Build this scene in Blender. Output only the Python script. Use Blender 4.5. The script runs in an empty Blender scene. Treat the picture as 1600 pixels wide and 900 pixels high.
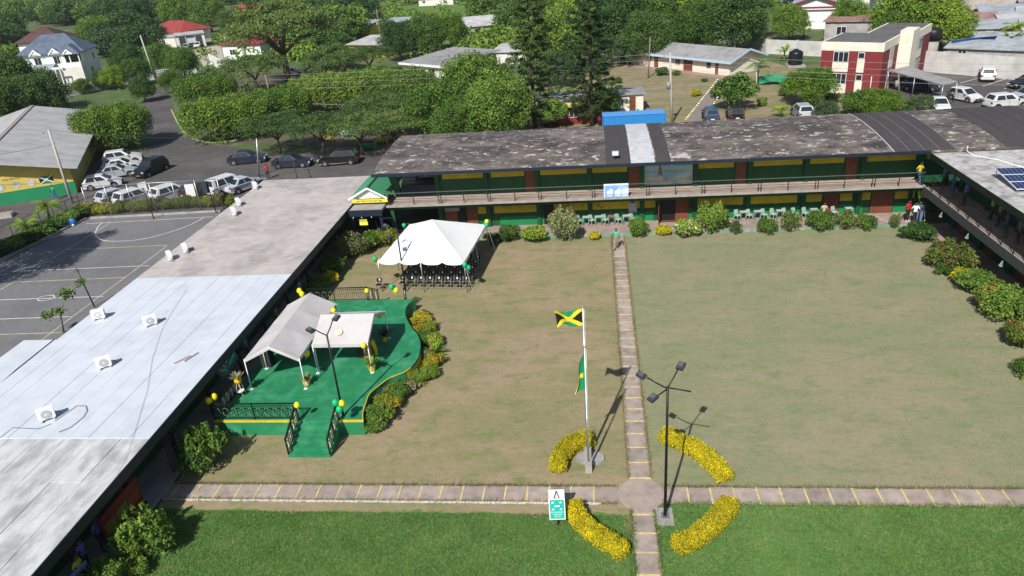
import bpy, bmesh, math, random
import numpy as np
from mathutils import Vector, Matrix
R = math.radians
sc = bpy.context.scene
COL = sc.collection

# ------------------------------------------------------------------ camera, sky, sun, exposure
CAM_H = 22.0
FPX = 1158.07                       # focal length in pixels of a 1600 px wide frame
PITCH, ROLL, YAW = 0.442575631, -0.0794270755, -0.128285876
_f = np.array([math.sin(YAW) * math.cos(PITCH), math.cos(YAW) * math.cos(PITCH), -math.sin(PITCH)])
_r0 = np.array([math.cos(YAW), -math.sin(YAW), 0.0]); _u0 = np.cross(_r0, _f)
_r = math.cos(ROLL) * _r0 + math.sin(ROLL) * _u0
_u = -math.sin(ROLL) * _r0 + math.cos(ROLL) * _u0
cam_d = bpy.data.cameras.new('camera'); cam = bpy.data.objects.new('camera', cam_d); COL.objects.link(cam)
cam_d.sensor_width = 36.0; cam_d.lens = FPX / 1600 * 36.0
cam_d.clip_start = 0.5; cam_d.clip_end = 6000
cam.matrix_world = Matrix(((_r[0], _u[0], -_f[0], 0), (_r[1], _u[1], -_f[1], 0), (_r[2], _u[2], -_f[2], CAM_H), (0, 0, 0, 1)))
sc.camera = cam
SUN_EL, SUN_AZ = R(43.5), R(253.7)   # azimuth counted from +x
sdir = Vector((math.cos(SUN_AZ) * math.cos(SUN_EL), math.sin(SUN_AZ) * math.cos(SUN_EL), math.sin(SUN_EL)))
world = bpy.data.worlds.new('World'); sc.world = world; world.use_nodes = True
wn = world.node_tree.nodes; wl = world.node_tree.links
sky = wn.new('ShaderNodeTexSky'); sky.sky_type = 'NISHITA'; sky.sun_disc = False
sky.sun_elevation = SUN_EL; sky.sun_rotation = math.atan2(sdir.x, sdir.y)
wl.new(sky.outputs[0], wn['Background'].inputs[0]); wn['Background'].inputs[1].default_value = 0.07
sun_d = bpy.data.lights.new('sun', 'SUN'); sun_d.energy = 4.5; sun_d.angle = R(0.5); sun_d.color = (1.0, 0.955, 0.89)
sun = bpy.data.objects.new('sun', sun_d); COL.objects.link(sun)
sun.rotation_euler = (-sdir).to_track_quat('-Z', 'Y').to_euler(); sun.location = sdir * 100
sc.view_settings.view_transform = 'Standard'; sc.view_settings.look = 'None'
sc.view_settings.gamma = 1.0; sc.view_settings.exposure = 0.36
sc.view_settings.use_curve_mapping = False
sc.cycles.max_bounces = 5; sc.cycles.diffuse_bounces = 2; sc.cycles.transparent_max_bounces = 6

def G(px, py, z=0.0):
    """the place on the level z that a survey pixel of the photograph points to"""
    d = _r * (px - 800) / FPX - _u * (py - 450) / FPX + _f
    t = (z - CAM_H) / d[2]
    return Vector((d[0] * t, d[1] * t, z))
def GY(px, py, y):
    d = _r * (px - 800) / FPX - _u * (py - 450) / FPX + _f
    t = y / d[1]
    return Vector((d[0] * t, y, CAM_H + d[2] * t))

# ------------------------------------------------------------------ materials
def mat(name, col, rough=0.75, var=0.12, scale=3.0, col2=None, amt=0.5, scale2=0.4, bump=0.0, metal=0.0, detail=4, spec=0.3, stretch=None, emit=None):
    m = bpy.data.materials.new(name); m.use_nodes = True
    nt = m.node_tree; n = nt.nodes; l = nt.links; b = n['Principled BSDF']
    b.inputs['Roughness'].default_value = rough; b.inputs['Metallic'].default_value = metal
    b.inputs['Specular IOR Level'].default_value = spec
    tc = n.new('ShaderNodeNewGeometry'); src = tc.outputs['Position']
    if stretch:
        mp = n.new('ShaderNodeMapping'); mp.inputs['Scale'].default_value = stretch
        l.new(src, mp.inputs['Vector']); src = mp.outputs['Vector']
    cur = None
    rgb = n.new('ShaderNodeRGB'); rgb.outputs[0].default_value = (*col, 1); cur = rgb.outputs[0]
    if col2:
        ns = n.new('ShaderNodeTexNoise'); ns.inputs['Scale'].default_value = scale2; ns.inputs['Detail'].default_value = 6
        ns.inputs['Roughness'].default_value = 0.65
        l.new(src, ns.inputs['Vector'])
        rp = n.new('ShaderNodeValToRGB'); c = 0.5 + (0.5 - amt) * 0.45
        rp.color_ramp.elements[0].position = c - 0.09; rp.color_ramp.elements[1].position = c + 0.09
        l.new(ns.outputs['Fac'], rp.inputs[0])
        mx = n.new('ShaderNodeMix'); mx.data_type = 'RGBA'
        l.new(rp.outputs[0], mx.inputs['Factor']); l.new(cur, mx.inputs['A']); mx.inputs['B'].default_value = (*col2, 1)
        cur = mx.outputs['Result']
    if var:
        ns = n.new('ShaderNodeTexNoise'); ns.inputs['Scale'].default_value = scale; ns.inputs['Detail'].default_value = detail
        l.new(src, ns.inputs['Vector'])
        mr = n.new('ShaderNodeMapRange'); mr.inputs[1].default_value = 0.25; mr.inputs[2].default_value = 0.75
        mr.inputs[3].default_value = 1 - var; mr.inputs[4].default_value = 1 + var
        l.new(ns.outputs['Fac'], mr.inputs[0])
        vm = n.new('ShaderNodeVectorMath'); vm.operation = 'SCALE'
        l.new(cur, vm.inputs[0]); l.new(mr.outputs[0], vm.inputs['Scale']); cur = vm.outputs[0]
        if bump:
            bp = n.new('ShaderNodeBump'); bp.inputs['Strength'].default_value = bump; bp.inputs['Distance'].default_value = 0.05
            l.new(ns.outputs['Fac'], bp.inputs['Height']); l.new(bp.outputs[0], b.inputs['Normal'])
    l.new(cur, b.inputs['Base Color'])
    return m

def leafmat(name, c1, c2, scale=0.8, trans=0.25, rough=0.6):
    m = bpy.data.materials.new(name); m.use_nodes = True
    nt = m.node_tree; n = nt.nodes; l = nt.links; b = n['Principled BSDF']
    b.inputs['Roughness'].default_value = rough; b.inputs['Specular IOR Level'].default_value = 0.25
    g = n.new('ShaderNodeNewGeometry')
    ns = n.new('ShaderNodeTexNoise'); ns.inputs['Scale'].default_value = scale; ns.inputs['Detail'].default_value = 3
    l.new(g.outputs['Position'], ns.inputs['Vector'])
    oi = n.new('ShaderNodeObjectInfo')
    ad = n.new('ShaderNodeMath'); ad.operation = 'MULTIPLY_ADD'; ad.inputs[1].default_value = 0.36; ad.inputs[2].default_value = -0.18
    l.new(oi.outputs['Random'], ad.inputs[0])
    a2 = n.new('ShaderNodeMath'); a2.operation = 'ADD'; l.new(ns.outputs['Fac'], a2.inputs[0]); l.new(ad.outputs[0], a2.inputs[1])
    ri = n.new('ShaderNodeMath'); ri.operation = 'MULTIPLY_ADD'; ri.inputs[1].default_value = 0.36; ri.inputs[2].default_value = -0.18
    l.new(g.outputs['Random Per Island'], ri.inputs[0])
    a3 = n.new('ShaderNodeMath'); a3.operation = 'ADD'; l.new(a2.outputs[0], a3.inputs[0]); l.new(ri.outputs[0], a3.inputs[1])
    rp = n.new('ShaderNodeValToRGB'); e = rp.color_ramp.elements
    e[0].position = 0.30; e[0].color = (*c1, 1); e[1].position = 0.70; e[1].color = (*c2, 1)
    e3 = e.new(.92); e3.color = (min(1, c2[0] * 1.55), min(1, c2[1] * 1.12), c2[2] * .9, 1)
    l.new(a3.outputs[0], rp.inputs[0]); l.new(rp.outputs[0], b.inputs['Base Color'])
    tr = n.new('ShaderNodeBsdfTranslucent'); l.new(rp.outputs[0], tr.inputs[0])
    mx = n.new('ShaderNodeMixShader'); mx.inputs[0].default_value = trans
    l.new(b.outputs[0], mx.inputs[1]); l.new(tr.outputs[0], mx.inputs[2])
    l.new(mx.outputs[0], n['Material Output'].inputs[0])
    return m
_mc = {}
def pm(r, g, b, rough=0.55, metal=0.0, var=0.08, scale=4.0, spec=0.3):
    """plain paint of a colour, cached"""
    k = (round(r, 3), round(g, 3), round(b, 3), rough, metal, var)
    if k not in _mc: _mc[k] = mat('paint_%d' % len(_mc), (r, g, b), rough, var, scale, metal=metal, spec=spec)
    return _mc[k]

# ------------------------------------------------------------------ mesh helpers
class MB:
    def __init__(s): s.v = []; s.f = []; s.m = []; s.smooth = []
    def add(s, vs, fs, m=0, sm=False):
        o = len(s.v); s.v += [tuple(p) for p in vs]
        for f in fs: s.f.append([i + o for i in f]); s.m.append(m); s.smooth.append(sm)
        return s
    def box(s, x0, x1, y0, y1, z0, z1, m=0):
        return s.add([(x0, y0, z0), (x1, y0, z0), (x1, y1, z0), (x0, y1, z0), (x0, y0, z1), (x1, y0, z1), (x1, y1, z1), (x0, y1, z1)],
                     [(0, 3, 2, 1), (4, 5, 6, 7), (0, 1, 5, 4), (1, 2, 6, 5), (2, 3, 7, 6), (3, 0, 4, 7)], m)
    def obox(s, c, sz, rz=0.0, m=0, rx=0.0):
        M = Matrix.Rotation(rz, 3, 'Z') @ Matrix.Rotation(rx, 3, 'X'); a, b, d = sz[0] / 2, sz[1] / 2, sz[2] / 2
        vs = [M @ Vector(p) + Vector(c) for p in ((-a, -b, -d), (a, -b, -d), (a, b, -d), (-a, b, -d), (-a, -b, d), (a, -b, d), (a, b, d), (-a, b, d))]
        return s.add(vs, [(0, 3, 2, 1), (4, 5, 6, 7), (0, 1, 5, 4), (1, 2, 6, 5), (2, 3, 7, 6), (3, 0, 4, 7)], m)
    def bar(s, p0, p1, w, h=None, m=0):
        p0 = Vector(p0); p1 = Vector(p1); h = h or w; d = p1 - p0
        a = d.cross(Vector((0, 0, 1)));
        if a.length < 1e-6: a = Vector((1, 0, 0))
        a.normalize(); b = a.cross(d).normalized(); a = a * w / 2; b = b * h / 2
        vs = [p + q for p in (p0, p1) for q in (-a - b, a - b, a + b, -a + b)]
        return s.add(vs, [(0, 1, 2, 3), (7, 6, 5, 4), (0, 4, 5, 1), (1, 5, 6, 2), (2, 6, 7, 3), (3, 7, 4, 0)], m)
    def tube(s, pts, rs, n=8, m=0, caps=True):
        pts = [Vector(p) for p in pts]; rs = rs if isinstance(rs, (list, tuple)) else [rs] * len(pts)
        vs = []; k = len(pts)
        for i, p in enumerate(pts):
            d = (pts[min(i + 1, k - 1)] - pts[max(i - 1, 0)])
            d = d.normalized() if d.length > 1e-9 else Vector((0, 0, 1))
            a = d.cross(Vector((0, 0, 1)) if abs(d.z) < .95 else Vector((1, 0, 0))).normalized(); b = d.cross(a)
            for j in range(n):
                t = 2 * math.pi * j / n; vs.append(p + (a * math.cos(t) + b * math.sin(t)) * rs[i])
        fs = [(i * n + j, i * n + (j + 1) % n, (i + 1) * n + (j + 1) % n, (i + 1) * n + j) for i in range(k - 1) for j in range(n)]
        s.add(vs, fs, m, True)
        if caps:
            o = len(s.v) - len(vs)
            s.f.append([o + j for j in range(n)][::-1]); s.m.append(m); s.smooth.append(False)
            s.f.append([o + (k - 1) * n + j for j in range(n)]); s.m.append(m); s.smooth.append(False)
        return s
    def prism(s, pts, z0, z1, m=0, msides=None):
        n = len(pts); vs = [(p[0], p[1], z0) for p in pts] + [(p[0], p[1], z1) for p in pts]
        s.add(vs, [tuple(range(n, 2 * n))], m); o = len(s.v) - 2 * n
        s.f.append([o + i for i in range(n)][::-1]); s.m.append(m); s.smooth.append(False)
        for i in range(n):
            s.f.append([o + i, o + (i + 1) % n, o + n + (i + 1) % n, o + n + i]); s.m.append(m if msides is None else msides); s.smooth.append(False)
        return s
    def quad(s, a, b, c, d, m=0): return s.add([a, b, c, d], [(0, 1, 2, 3)], m)
    def ball(s, c, r, m=0, n=10, k=7, sz=1.0):
        vs = [(c[0], c[1], c[2] - r * sz)]
        for i in range(1, k):
            t = math.pi * i / k
            for j in range(n):
                p = 2 * math.pi * j / n
                vs.append((c[0] + r * math.sin(t) * math.cos(p), c[1] + r * math.sin(t) * math.sin(p), c[2] - r * sz * math.cos(t)))
        vs.append((c[0], c[1], c[2] + r * sz)); L = len(vs) - 1
        fs = [(0, 1 + (j + 1) % n, 1 + j) for j in range(n)]
        for i in range(k - 2):
            for j in range(n): fs.append((1 + i * n + j, 1 + i * n + (j + 1) % n, 1 + (i + 1) * n + (j + 1) % n, 1 + (i + 1) * n + j))
        fs += [(L, 1 + (k - 2) * n + j, 1 + (k - 2) * n + (j + 1) % n) for j in range(n)]
        return s.add(vs, fs, m, True)
    def mesh(s, name, mats):
        me = bpy.data.meshes.new(name); me.from_pydata(s.v, [], s.f)
        for m_ in (mats if isinstance(mats, (list, tuple)) else [mats]): me.materials.append(m_)
        me.polygons.foreach_set('material_index', s.m); me.polygons.foreach_set('use_smooth', s.smooth)
        me.update(); return me
    def build(s, name, mats, parent=None): return link(name, s.mesh(name, mats), parent)

def link(name, data, parent=None):
    o = bpy.data.objects.new(name, data); COL.objects.link(o)
    if parent is not None:
        o.parent = parent
        if parent.get('world_built') and parent.parent is None: o.matrix_parent_inverse = Matrix.Translation(-parent.location)
        if parent.get('world_built'): o['world_built'] = 1
    return o
def tag(o, label=None, cat=None, group=None, kind=None):
    if label: o['label'] = label
    if cat: o['category'] = cat
    if group: o['group'] = group
    if kind: o['kind'] = kind
    return o
def thing(name, label, cat, loc=(0, 0, 0), rz=0.0, group=None, world_built=False):
    o = bpy.data.objects.new(name, None); COL.objects.link(o); o.empty_display_size = 0.3
    o.location = loc; o.rotation_euler = (0, 0, rz)
    if world_built: o['world_built'] = 1
    return tag(o, label, cat, group)
def children(o): return [c for c in bpy.data.objects if c.parent == o]
_kids = {}
def dup(o, loc=None, rz=None, label=None, group=None, sc_=None, _p=None):
    c = o.copy(); COL.objects.link(c)
    if _p is not None: c.parent = _p
    if loc is not None: c.location = loc
    if rz is not None: c.rotation_euler = (0, 0, rz)
    if sc_ is not None: c.scale = sc_ if isinstance(sc_, (tuple, list)) else (sc_,) * 3
    if label: c['label'] = label
    if group: c['group'] = group
    for k in _kids.setdefault(o.name, [x for x in o.children]): dup(k, _p=c)
    return c
def sheet(name, pts, z, m, parent=None, kind='structure'):
    mb = MB(); mb.add([(p[0], p[1], z) for p in pts], [tuple(range(len(pts)))])
    o = mb.build(name, m, parent)
    if o.data.polygons[0].normal.z < 0: o.data.flip_normals()
    if kind and parent is None: o['kind'] = kind
    return o
def text(name, s, size, loc, rot, m, parent=None, ext=0.004, align='CENTER', sx=1.0):
    cu = bpy.data.curves.new('text', 'FONT'); cu.body = s; cu.size = size; cu.extrude = ext
    cu.align_x = align; cu.align_y = 'CENTER'; cu.resolution_u = 2
    t = bpy.data.objects.new('text_tmp', cu); COL.objects.link(t)
    dg = bpy.context.evaluated_depsgraph_get(); me = bpy.data.meshes.new_from_object(t.evaluated_get(dg))
    bpy.data.objects.remove(t)
    me.transform(Matrix.Translation(loc) @ rot @ Matrix.Diagonal((sx, 1, 1, 1))); me.materials.clear(); me.materials.append(m)
    return link(name, me, parent)
FACE_S = Matrix.Rotation(R(90), 4, 'X')            # reads from the south (-y side)
def rng(seed): return np.random.default_rng(seed)

def leaf_mesh(name, lobes, n, size, seed, mats, shell=0.4, out=0.55, asp=0.6, fr2=0.0, flat=0.0, jit=0.08):
    """leaf-sized faces spread through the volume of a set of ellipsoid lobes (cx,cy,cz,rx,ry,rz)"""
    g = rng(seed); L = np.array(lobes, float)
    area = (L[:, 3] * L[:, 4] * L[:, 5]) ** (2 / 3); idx = g.choice(len(L), n, p=area / area.sum())
    d = g.normal(size=(n, 3)); d /= np.linalg.norm(d, axis=1)[:, None]
    d[:, 2] = np.where((d[:, 2] < -0.35) & (g.random(n) < 0.6), -d[:, 2], d[:, 2])
    rad = 1 - shell * g.random(n) ** 1.6 + g.normal(size=n) * jit
    c = L[idx, :3] + d * L[idx, 3:] * rad[:, None]
    nm = d * out + g.normal(size=(n, 3)) * (1 - out) * 0.8; nm[:, 2] += flat
    nm /= np.linalg.norm(nm, axis=1)[:, None]
    t = np.cross(nm, g.normal(size=(n, 3))); t /= np.linalg.norm(t, axis=1)[:, None]; b = np.cross(nm, t)
    s = size * (0.6 + 0.8 * g.random(n))[:, None] * 0.5
    V = np.stack([c - t * s, c - b * s * asp, c + t * s, c + b * s * asp], 1).reshape(-1, 3)
    me = bpy.data.meshes.new(name); me.vertices.add(4 * n); me.vertices.foreach_set('co', V.ravel())
    me.loops.add(4 * n); me.loops.foreach_set('vertex_index', np.arange(4 * n, dtype=np.int32))
    me.polygons.add(n); me.polygons.foreach_set('loop_start', np.arange(0, 4 * n, 4, dtype=np.int32))
    me.polygons.foreach_set('loop_total', np.full(n, 4, dtype=np.int32))
    mats = mats if isinstance(mats, (list, tuple)) else [mats]
    for m_ in mats: me.materials.append(m_)
    if len(mats) > 1: me.polygons.foreach_set('material_index', (g.random(n) < fr2).astype(np.int32))
    me.update(); me.validate(); return me

# materials used all over
M = {}
M['conc'] = mat('concrete', (.34, .32, .30), .85, .14, 1.5, (.25, .24, .23), .4, .5, bump=.15)
M['white'] = pm(.74, .74, .72); M['offwhite'] = mat('off_white_wall', (.66, .64, .60), .8, .07, 1.2, (.55, .53, .49), .3, .6)
M['cream'] = mat('cream_wall', (.72, .67, .56), .8, .06, 1.2, (.60, .55, .45), .3, .5)
M['dkgreen'] = mat('dark_green_paint', (.012, .075, .028), .55, .15, 1.5)
M['green'] = mat('sunlit_green_paint', (.012, .185, .062), .55, .12, 2.0)  # lighter copy of the wall green, for its sunlit foot
M['deck'] = mat('stage_green_paint', (.018, .195, .082), .65, .14, 1.8, (.045, .245, .125), .36, .9, bump=.08, detail=8)
M['yellow'] = mat('yellow_paint', (.62, .47, .03), .6, .12, 2.0, (.50, .38, .04), .35, .8)
M['brown'] = mat('brown_door_paint', (.16, .055, .028), .55, .15, 2.0)
M['black'] = pm(.012, .012, .014, .45); M['navy'] = pm(.012, .02, .035, .5)
M['glass'] = pm(.02, .026, .032, .12, 0, .02, spec=.6)
M['steel'] = pm(.42, .43, .44, .4, .8); M['dksteel'] = pm(.05, .05, .055, .45, .3)
M['trunk'] = mat('bark', (.13, .095, .07), .9, .3, 6.0, bump=.4)
M['pole_wood'] = mat('pole_timber', (.20, .165, .13), .9, .2, 5.0)
M['pole_conc'] = mat('pole_concrete', (.42, .40, .37), .85, .1, 4.0)
M['goldm'] = pm(.75, .56, .02, .5); M['white_plastic'] = pm(.78, .78, .78, .35)
M['leaf_mid'] = leafmat('leaf_mid', (.050, .115, .018), (.165, .275, .044))
M['leaf_dark'] = leafmat('leaf_dark', (.028, .075, .018), (.090, .170, .036))
M['leaf_bright'] = leafmat('leaf_bright', (.080, .170, .016), (.245, .350, .036))
M['leaf_blue'] = leafmat('leaf_bluish', (.040, .080, .034), (.105, .165, .070))
M['leaf_wisp'] = leafmat('leaf_wispy', (.050, .100, .026), (.140, .220, .058))
M['leaf_pine'] = leafmat('needles', (.034, .075, .022), (.110, .180, .050))
M['leaf_yellow'] = leafmat('leaf_yellow', (.44, .37, .012), (.84, .68, .016), 2.0)
M['leaf_pale'] = leafmat('leaf_pale', (.15, .17, .06), (.42, .42, .24), 5.0)
M['leaf_red'] = leafmat('petal_red', (.28, .02, .015), (.50, .06, .04), 5.0)
M['leaf_pink'] = leafmat('petal_pink', (.50, .18, .20), (.70, .45, .45), 5.0)
M['leaf_orange'] = leafmat('petal_orange', (.50, .20, .02), (.65, .42, .02), 5.0)
M['leaf_rust'] = leafmat('leaf_rust', (.10, .07, .025), (.20, .13, .05), 4.0)
M['petal_white'] = leafmat('petal_white', (.6, .6, .5), (.8, .8, .7), 5.0)

# ------------------------------------------------------------------ setting: ground, lawns, paths, asphalt
ground_m = mat('ground_scrub', (.070, .115, .034), .95, .3, .35, (.15, .145, .075), .36, .055, bump=.3, detail=8)
sheet('ground', [(-1300, -60), (500, -60), (500, 1300), (-1300, 1300)], 0, ground_m)

def lawn_mat(name, a, b, c, amt1, amt2, fine=.16):
    m = bpy.data.materials.new(name); m.use_nodes = True; nt = m.node_tree; n = nt.nodes; l = nt.links; bs = n['Principled BSDF']
    bs.inputs['Roughness'].default_value = .95; bs.inputs['Specular IOR Level'].default_value = .1
    g = n.new('ShaderNodeNewGeometry')
    def noise(scale, det, st=None, ro=.6):
        v = g.outputs['Position']
        if st:
            mp = n.new('ShaderNodeMapping'); mp.inputs['Scale'].default_value = st; l.new(v, mp.inputs['Vector']); v = mp.outputs[0]
        t = n.new('ShaderNodeTexNoise'); t.inputs['Scale'].default_value = scale; t.inputs['Detail'].default_value = det; t.inputs['Roughness'].default_value = ro
        l.new(v, t.inputs['Vector']); return t.outputs['Fac']
    def ramp(f, lo, hi):
        r = n.new('ShaderNodeMapRange'); r.inputs[1].default_value = lo; r.inputs[2].default_value = hi; r.interpolation_type = 'SMOOTHSTEP'; l.new(f, r.inputs[0]); return r.outputs[0]
    def mix(f, x, y):
        k = n.new('ShaderNodeMix'); k.data_type = 'RGBA'; l.new(f, k.inputs['Factor'])
        for s_, q in (('A', x), ('B', y)):
            if isinstance(q, tuple): k.inputs[s_].default_value = (*q, 1)
            else: l.new(q, k.inputs[s_])
        return k.outputs['Result']
    c1 = mix(ramp(noise(.15, 10, (.8, 1.5, 1), .68), .45 - amt1, .62 - amt1), a, b)
    c2 = mix(ramp(noise(.9, 9, (.7, 1.3, 1), .72), .50 - amt2, .78 - amt2), c1, c)
    f = noise(3.2, 8, (.8, 1.3, 1), .8); f2 = noise(13.0, 4, (1, .6, 1), .8)
    for q, w in ((f, fine), (f2, fine * .8)):
        mr = n.new('ShaderNodeMapRange'); mr.inputs[1].default_value = .25; mr.inputs[2].default_value = .75; mr.inputs[3].default_value = 1 - w * 1.6; mr.inputs[4].default_value = 1 + w * 1.6
        l.new(q, mr.inputs[0]); vm = n.new('ShaderNodeVectorMath'); vm.operation = 'SCALE'; l.new(c2, vm.inputs[0]); l.new(mr.outputs[0], vm.inputs['Scale']); c2 = vm.outputs[0]
    bp = n.new('ShaderNodeBump'); bp.inputs['Strength'].default_value = .15; bp.inputs['Distance'].default_value = .04; l.new(f2, bp.inputs['Height']); l.new(bp.outputs[0], bs.inputs['Normal'])
    l.new(c2, bs.inputs['Base Color']); return m
lawn_w = lawn_mat('dry_lawn_brown', (.300, .235, .150), (.238, .214, .115), (.155, .188, .072), .04, .06, .10)
lawn_e = lawn_mat('dry_lawn_olive', (.268, .240, .155), (.222, .230, .130), (.160, .205, .092), .05, .05, .10)
lawn_g = lawn_mat('green_lawn_grass', (.100, .200, .052), (.140, .225, .070), (.200, .220, .100), .0, -.02, .22)
yard_m = lawn_mat('yard_dry_grass', (.285, .225, .150), (.215, .190, .108), (.105, .150, .050), .05, .04)
LX0, LX1 = -19.9, 24.3
PX0, PX1 = 1.17, 2.09             # north-south path
CY0, CY1 = 24.62, 25.62           # east-west path
sheet('dry_lawn_west', [(LX0, CY1 - .3), (PX0 + .3, CY1 - .3), (PX0 + .3, 55.3), (LX0, 55.3)], .004, lawn_w)
sheet('dry_lawn_east', [(PX1 - .4, CY1 - .3), (60, CY1 - .3), (60, 55.3), (PX1 - .4, 55.3)], .004, lawn_e)
sheet('dry_strip_beside_path', [(LX0, 23), (PX0 + .3, 23), (PX0 + .3, CY0 + .2), (LX0, CY0 + .2)], .004, lawn_w)
def ragged(x0, x1, y, amp, seed, step=.18):
    g = rng(seed); xs = np.arange(x0, x1, step); return [(float(x), y + amp * (math.sin(x * 1.7 + seed) * .4 + math.sin(x * .6) * .5) + float(g.normal()) * amp * .35) for x in xs]
sheet('green_lawn_west', [(LX0, 12)] + [(PX0 + .2, 12)] + ragged(LX0, PX0 - .25, 23.95, .16, 3)[::-1], .010, lawn_g)
sheet('green_lawn_east', [(PX1 - .2, 12), (60, 12)] + ragged(PX1 + .2, 60, CY0 - .02, .07, 5)[::-1], .010, lawn_g)

# paths: every cast slab and painted joint is a piece of its own
slab_m = [mat('path_slab_%d' % i, c, .9, .16, 2.2, (c[0] * .72, c[1] * .72, c[2] * .73), .35, 1.2, bump=.12) for i, c in
          enumerate(((.345, .280, .240), (.31, .255, .222), (.375, .312, .272)))]
joint_m = mat('path_joint_paint', (.60, .50, .20), .8, .2, 5.0, (.40, .35, .22), .35, 3.0)
edge_m = mat('path_edge_concrete', (.55, .53, .49), .9, .15, 3.0)
random.seed(4)
cross = Vector((1.60, 25.15))
path_ns = sheet('path_north_south', [(PX0 + .05, 12), (PX1 - .05, 12), (PX1 - .05, 55.2), (PX0 + .05, 55.2)], .012, slab_m[1])
path_ew = sheet('path_east_west', [(LX0 - 2, CY0 + .05), (60, CY0 + .05), (60, CY1 - .05), (LX0 - 2, CY1 - .05)], .013, slab_m[1])
def slab(parent, x0, x1, y0, y1):
    j = lambda: random.uniform(-.02, .02); h = .040 + random.uniform(-.006, .006)
    mb = MB(); mb.prism([(x0, y0 + j()), (x1, y0 + j()), (x1, y1 + j()), (x0, y1 + j())], .006, h)
    mb.build('slab', random.choice(slab_m), parent)
def joint(parent, x0, x1, y0, y1):
    mb = MB(); mb.box(x0, x1, y0, y1, .006, .052); mb.build('joint_stripe', joint_m, parent)
# joints of the north-south path read off the photograph
nsy = [898, 863.0, 833, 804]; nsn = [747, 722.5, 699, 677.5, 658, 639, 621.5, 604.5, 587.5, 572, 557, 542, 528, 515, 503, 491, 479.5, 468.5, 458, 447, 437.5, 428, 418.5, 409.5, 400, 391.5]
def ns_run(rows, y_first, y_last):
    ys = [y_first] + [G(990, r, .04).y for r in rows] + [y_last]
    for a, b in zip(ys, ys[1:]):
        if b - a > .15: slab(path_ns, PX0 + random.uniform(-.03, .03), PX1 + random.uniform(-.03, .03), a + .035, b - .035)
    for y in ys[1:-1]: joint(path_ns, PX0 - .01, PX1 + .01, y - .035, y + .035)
ns_run([940] + nsy, 17.5, 24.15); ns_run(nsn, 26.12, 55.15)
ewl = [(303, 0), (336, 0), (368, 0), (399, 0), (432, 0), (464, 0), (495, 0), (527.5, 0), (559, 0), (591, 0), (623, 0), (655.5, 0), (688, 0), (721.5, 0), (755.5, 0), (789, 0), (823.5, 0), (858, 0), (892, 0), (928, 0)]
def ew_run(px, x_first, x_last):
    xs = [x_first] + [G(p, 773, .04).x for p in px] + [x_last]
    for a, b in zip(xs, xs[1:]):
        if b - a > .15: slab(path_ew, a + .035, b - .035, CY0 + random.uniform(-.03, .03), CY1 + random.uniform(-.02, .03))
    for x in xs[1:-1]: joint(path_ew, x - .035, x + .035, CY0 - .01, CY1 + .01)
ew_run([235, 269] + [e[0] for e in ewl], -21.6, .66)
ew_run([1075, 1111, 1147.5, 1184, 1221, 1259.5, 1297, 1335, 1374, 1413, 1452, 1491, 1530.5, 1571, 1612, 1654], 2.52, 24.0)
mb = MB(); mb.box(LX0, -.1, CY0 - .10, CY0 - .035, .004, .075); mb.build('path_edge', edge_m, path_ew)
ring = [(cross.x + .985 * math.cos(t) * (1 + .012 * math.sin(5 * t)), cross.y + 1.03 * math.sin(t)) for t in np.linspace(0, 2 * math.pi, 40, endpoint=False)]
mb = MB(); mb.prism(ring, .006, .047); mb.build('round_slab', slab_m[0], path_ns)
mb = MB(); mb.prism([(2.14, 24.32), (2.83, 24.32), (2.83, 23.32), (2.14, 23.32)], .006, .06); mb.build('lamp_pad', M['conc'], path_ew)

# asphalt yard, road, court
asph = mat('asphalt_yard', (.078, .072, .073), .9, .22, 2.5, (.118, .108, .102), .4, .15, bump=.1, detail=8)
asph2 = mat('asphalt_court', (.165, .165, .170), .9, .14, 3.0, (.135, .135, .142), .4, .2, bump=.1, detail=8)
P = lambda *q: [G(x, y) for x, y in q]
sheet('asphalt_yard', P((-260, 470), (0, 400), (135, 345), (345, 335), (420, 318), (560, 300), (640, 235), (600, 224), (520, 235), (430, 240), (370, 230), (325, 226), (285, 208), (272, 175), (262, 132), (236, 128), (222, 165), (232, 235), (120, 240), (-30, 250), (-300, 262)), .014, asph)
sheet('sports_court', [G(135, 341), G(338, 333), Vector((-30.2, 63.6, 0)), Vector((-30.2, 12, 0)), Vector((-60, 12, 0)), G(-20, 412)], .019, asph2)
def stroke(name, pts, w, z, m, parent):
    mb = MB(); pts = [Vector(p) for p in pts]
    for i, (a, b) in enumerate(zip(pts, pts[1:])):
        d = (b - a).normalized() * .012; n_ = Vector((-(b - a).y, (b - a).x, 0)).normalized() * w / 2; zz = Vector((0, 0, z + .0003 * (i % 2)))
        a = Vector((a.x, a.y, 0)); b = Vector((b.x, b.y, 0))
        mb.quad(a - d - n_ + zz, b + d - n_ + zz, b + d + n_ + zz, a - d + n_ + zz)
    return mb.build(name, m, parent)
line_w = mat('court_line_white', (.62, .62, .60), .8, .2, 4.0, (.35, .35, .35), .25, 1.5)
line_y = mat('court_line_cream', (.50, .46, .33), .8, .2, 4.0, (.30, .29, .25), .3, 1.5)
court = bpy.data.objects['sports_court']
for a, b, m in (((135, 350), (332, 339), line_w), ((104, 390.5), (262, 383.5), line_y), ((18, 424.5), (233, 415.5), line_w), ((28, 441), (196, 434), line_y),
                ((-30, 470), (162, 463.5), line_w), ((-30, 500), (112, 495), line_w), ((-60, 525), (95, 520), line_y)):
    stroke('court_line', [G(*a), G(*b)], .09, .024, m, court)
stroke('court_line', [Vector((-46.2, 62.8, 0)), Vector((-46.2, 38, 0))], .09, .0265, line_y, court)
stroke('court_line', [Vector((-36.85, 56, 0)), Vector((-36.85, 38, 0))], .09, .0265, line_y, court)
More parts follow.
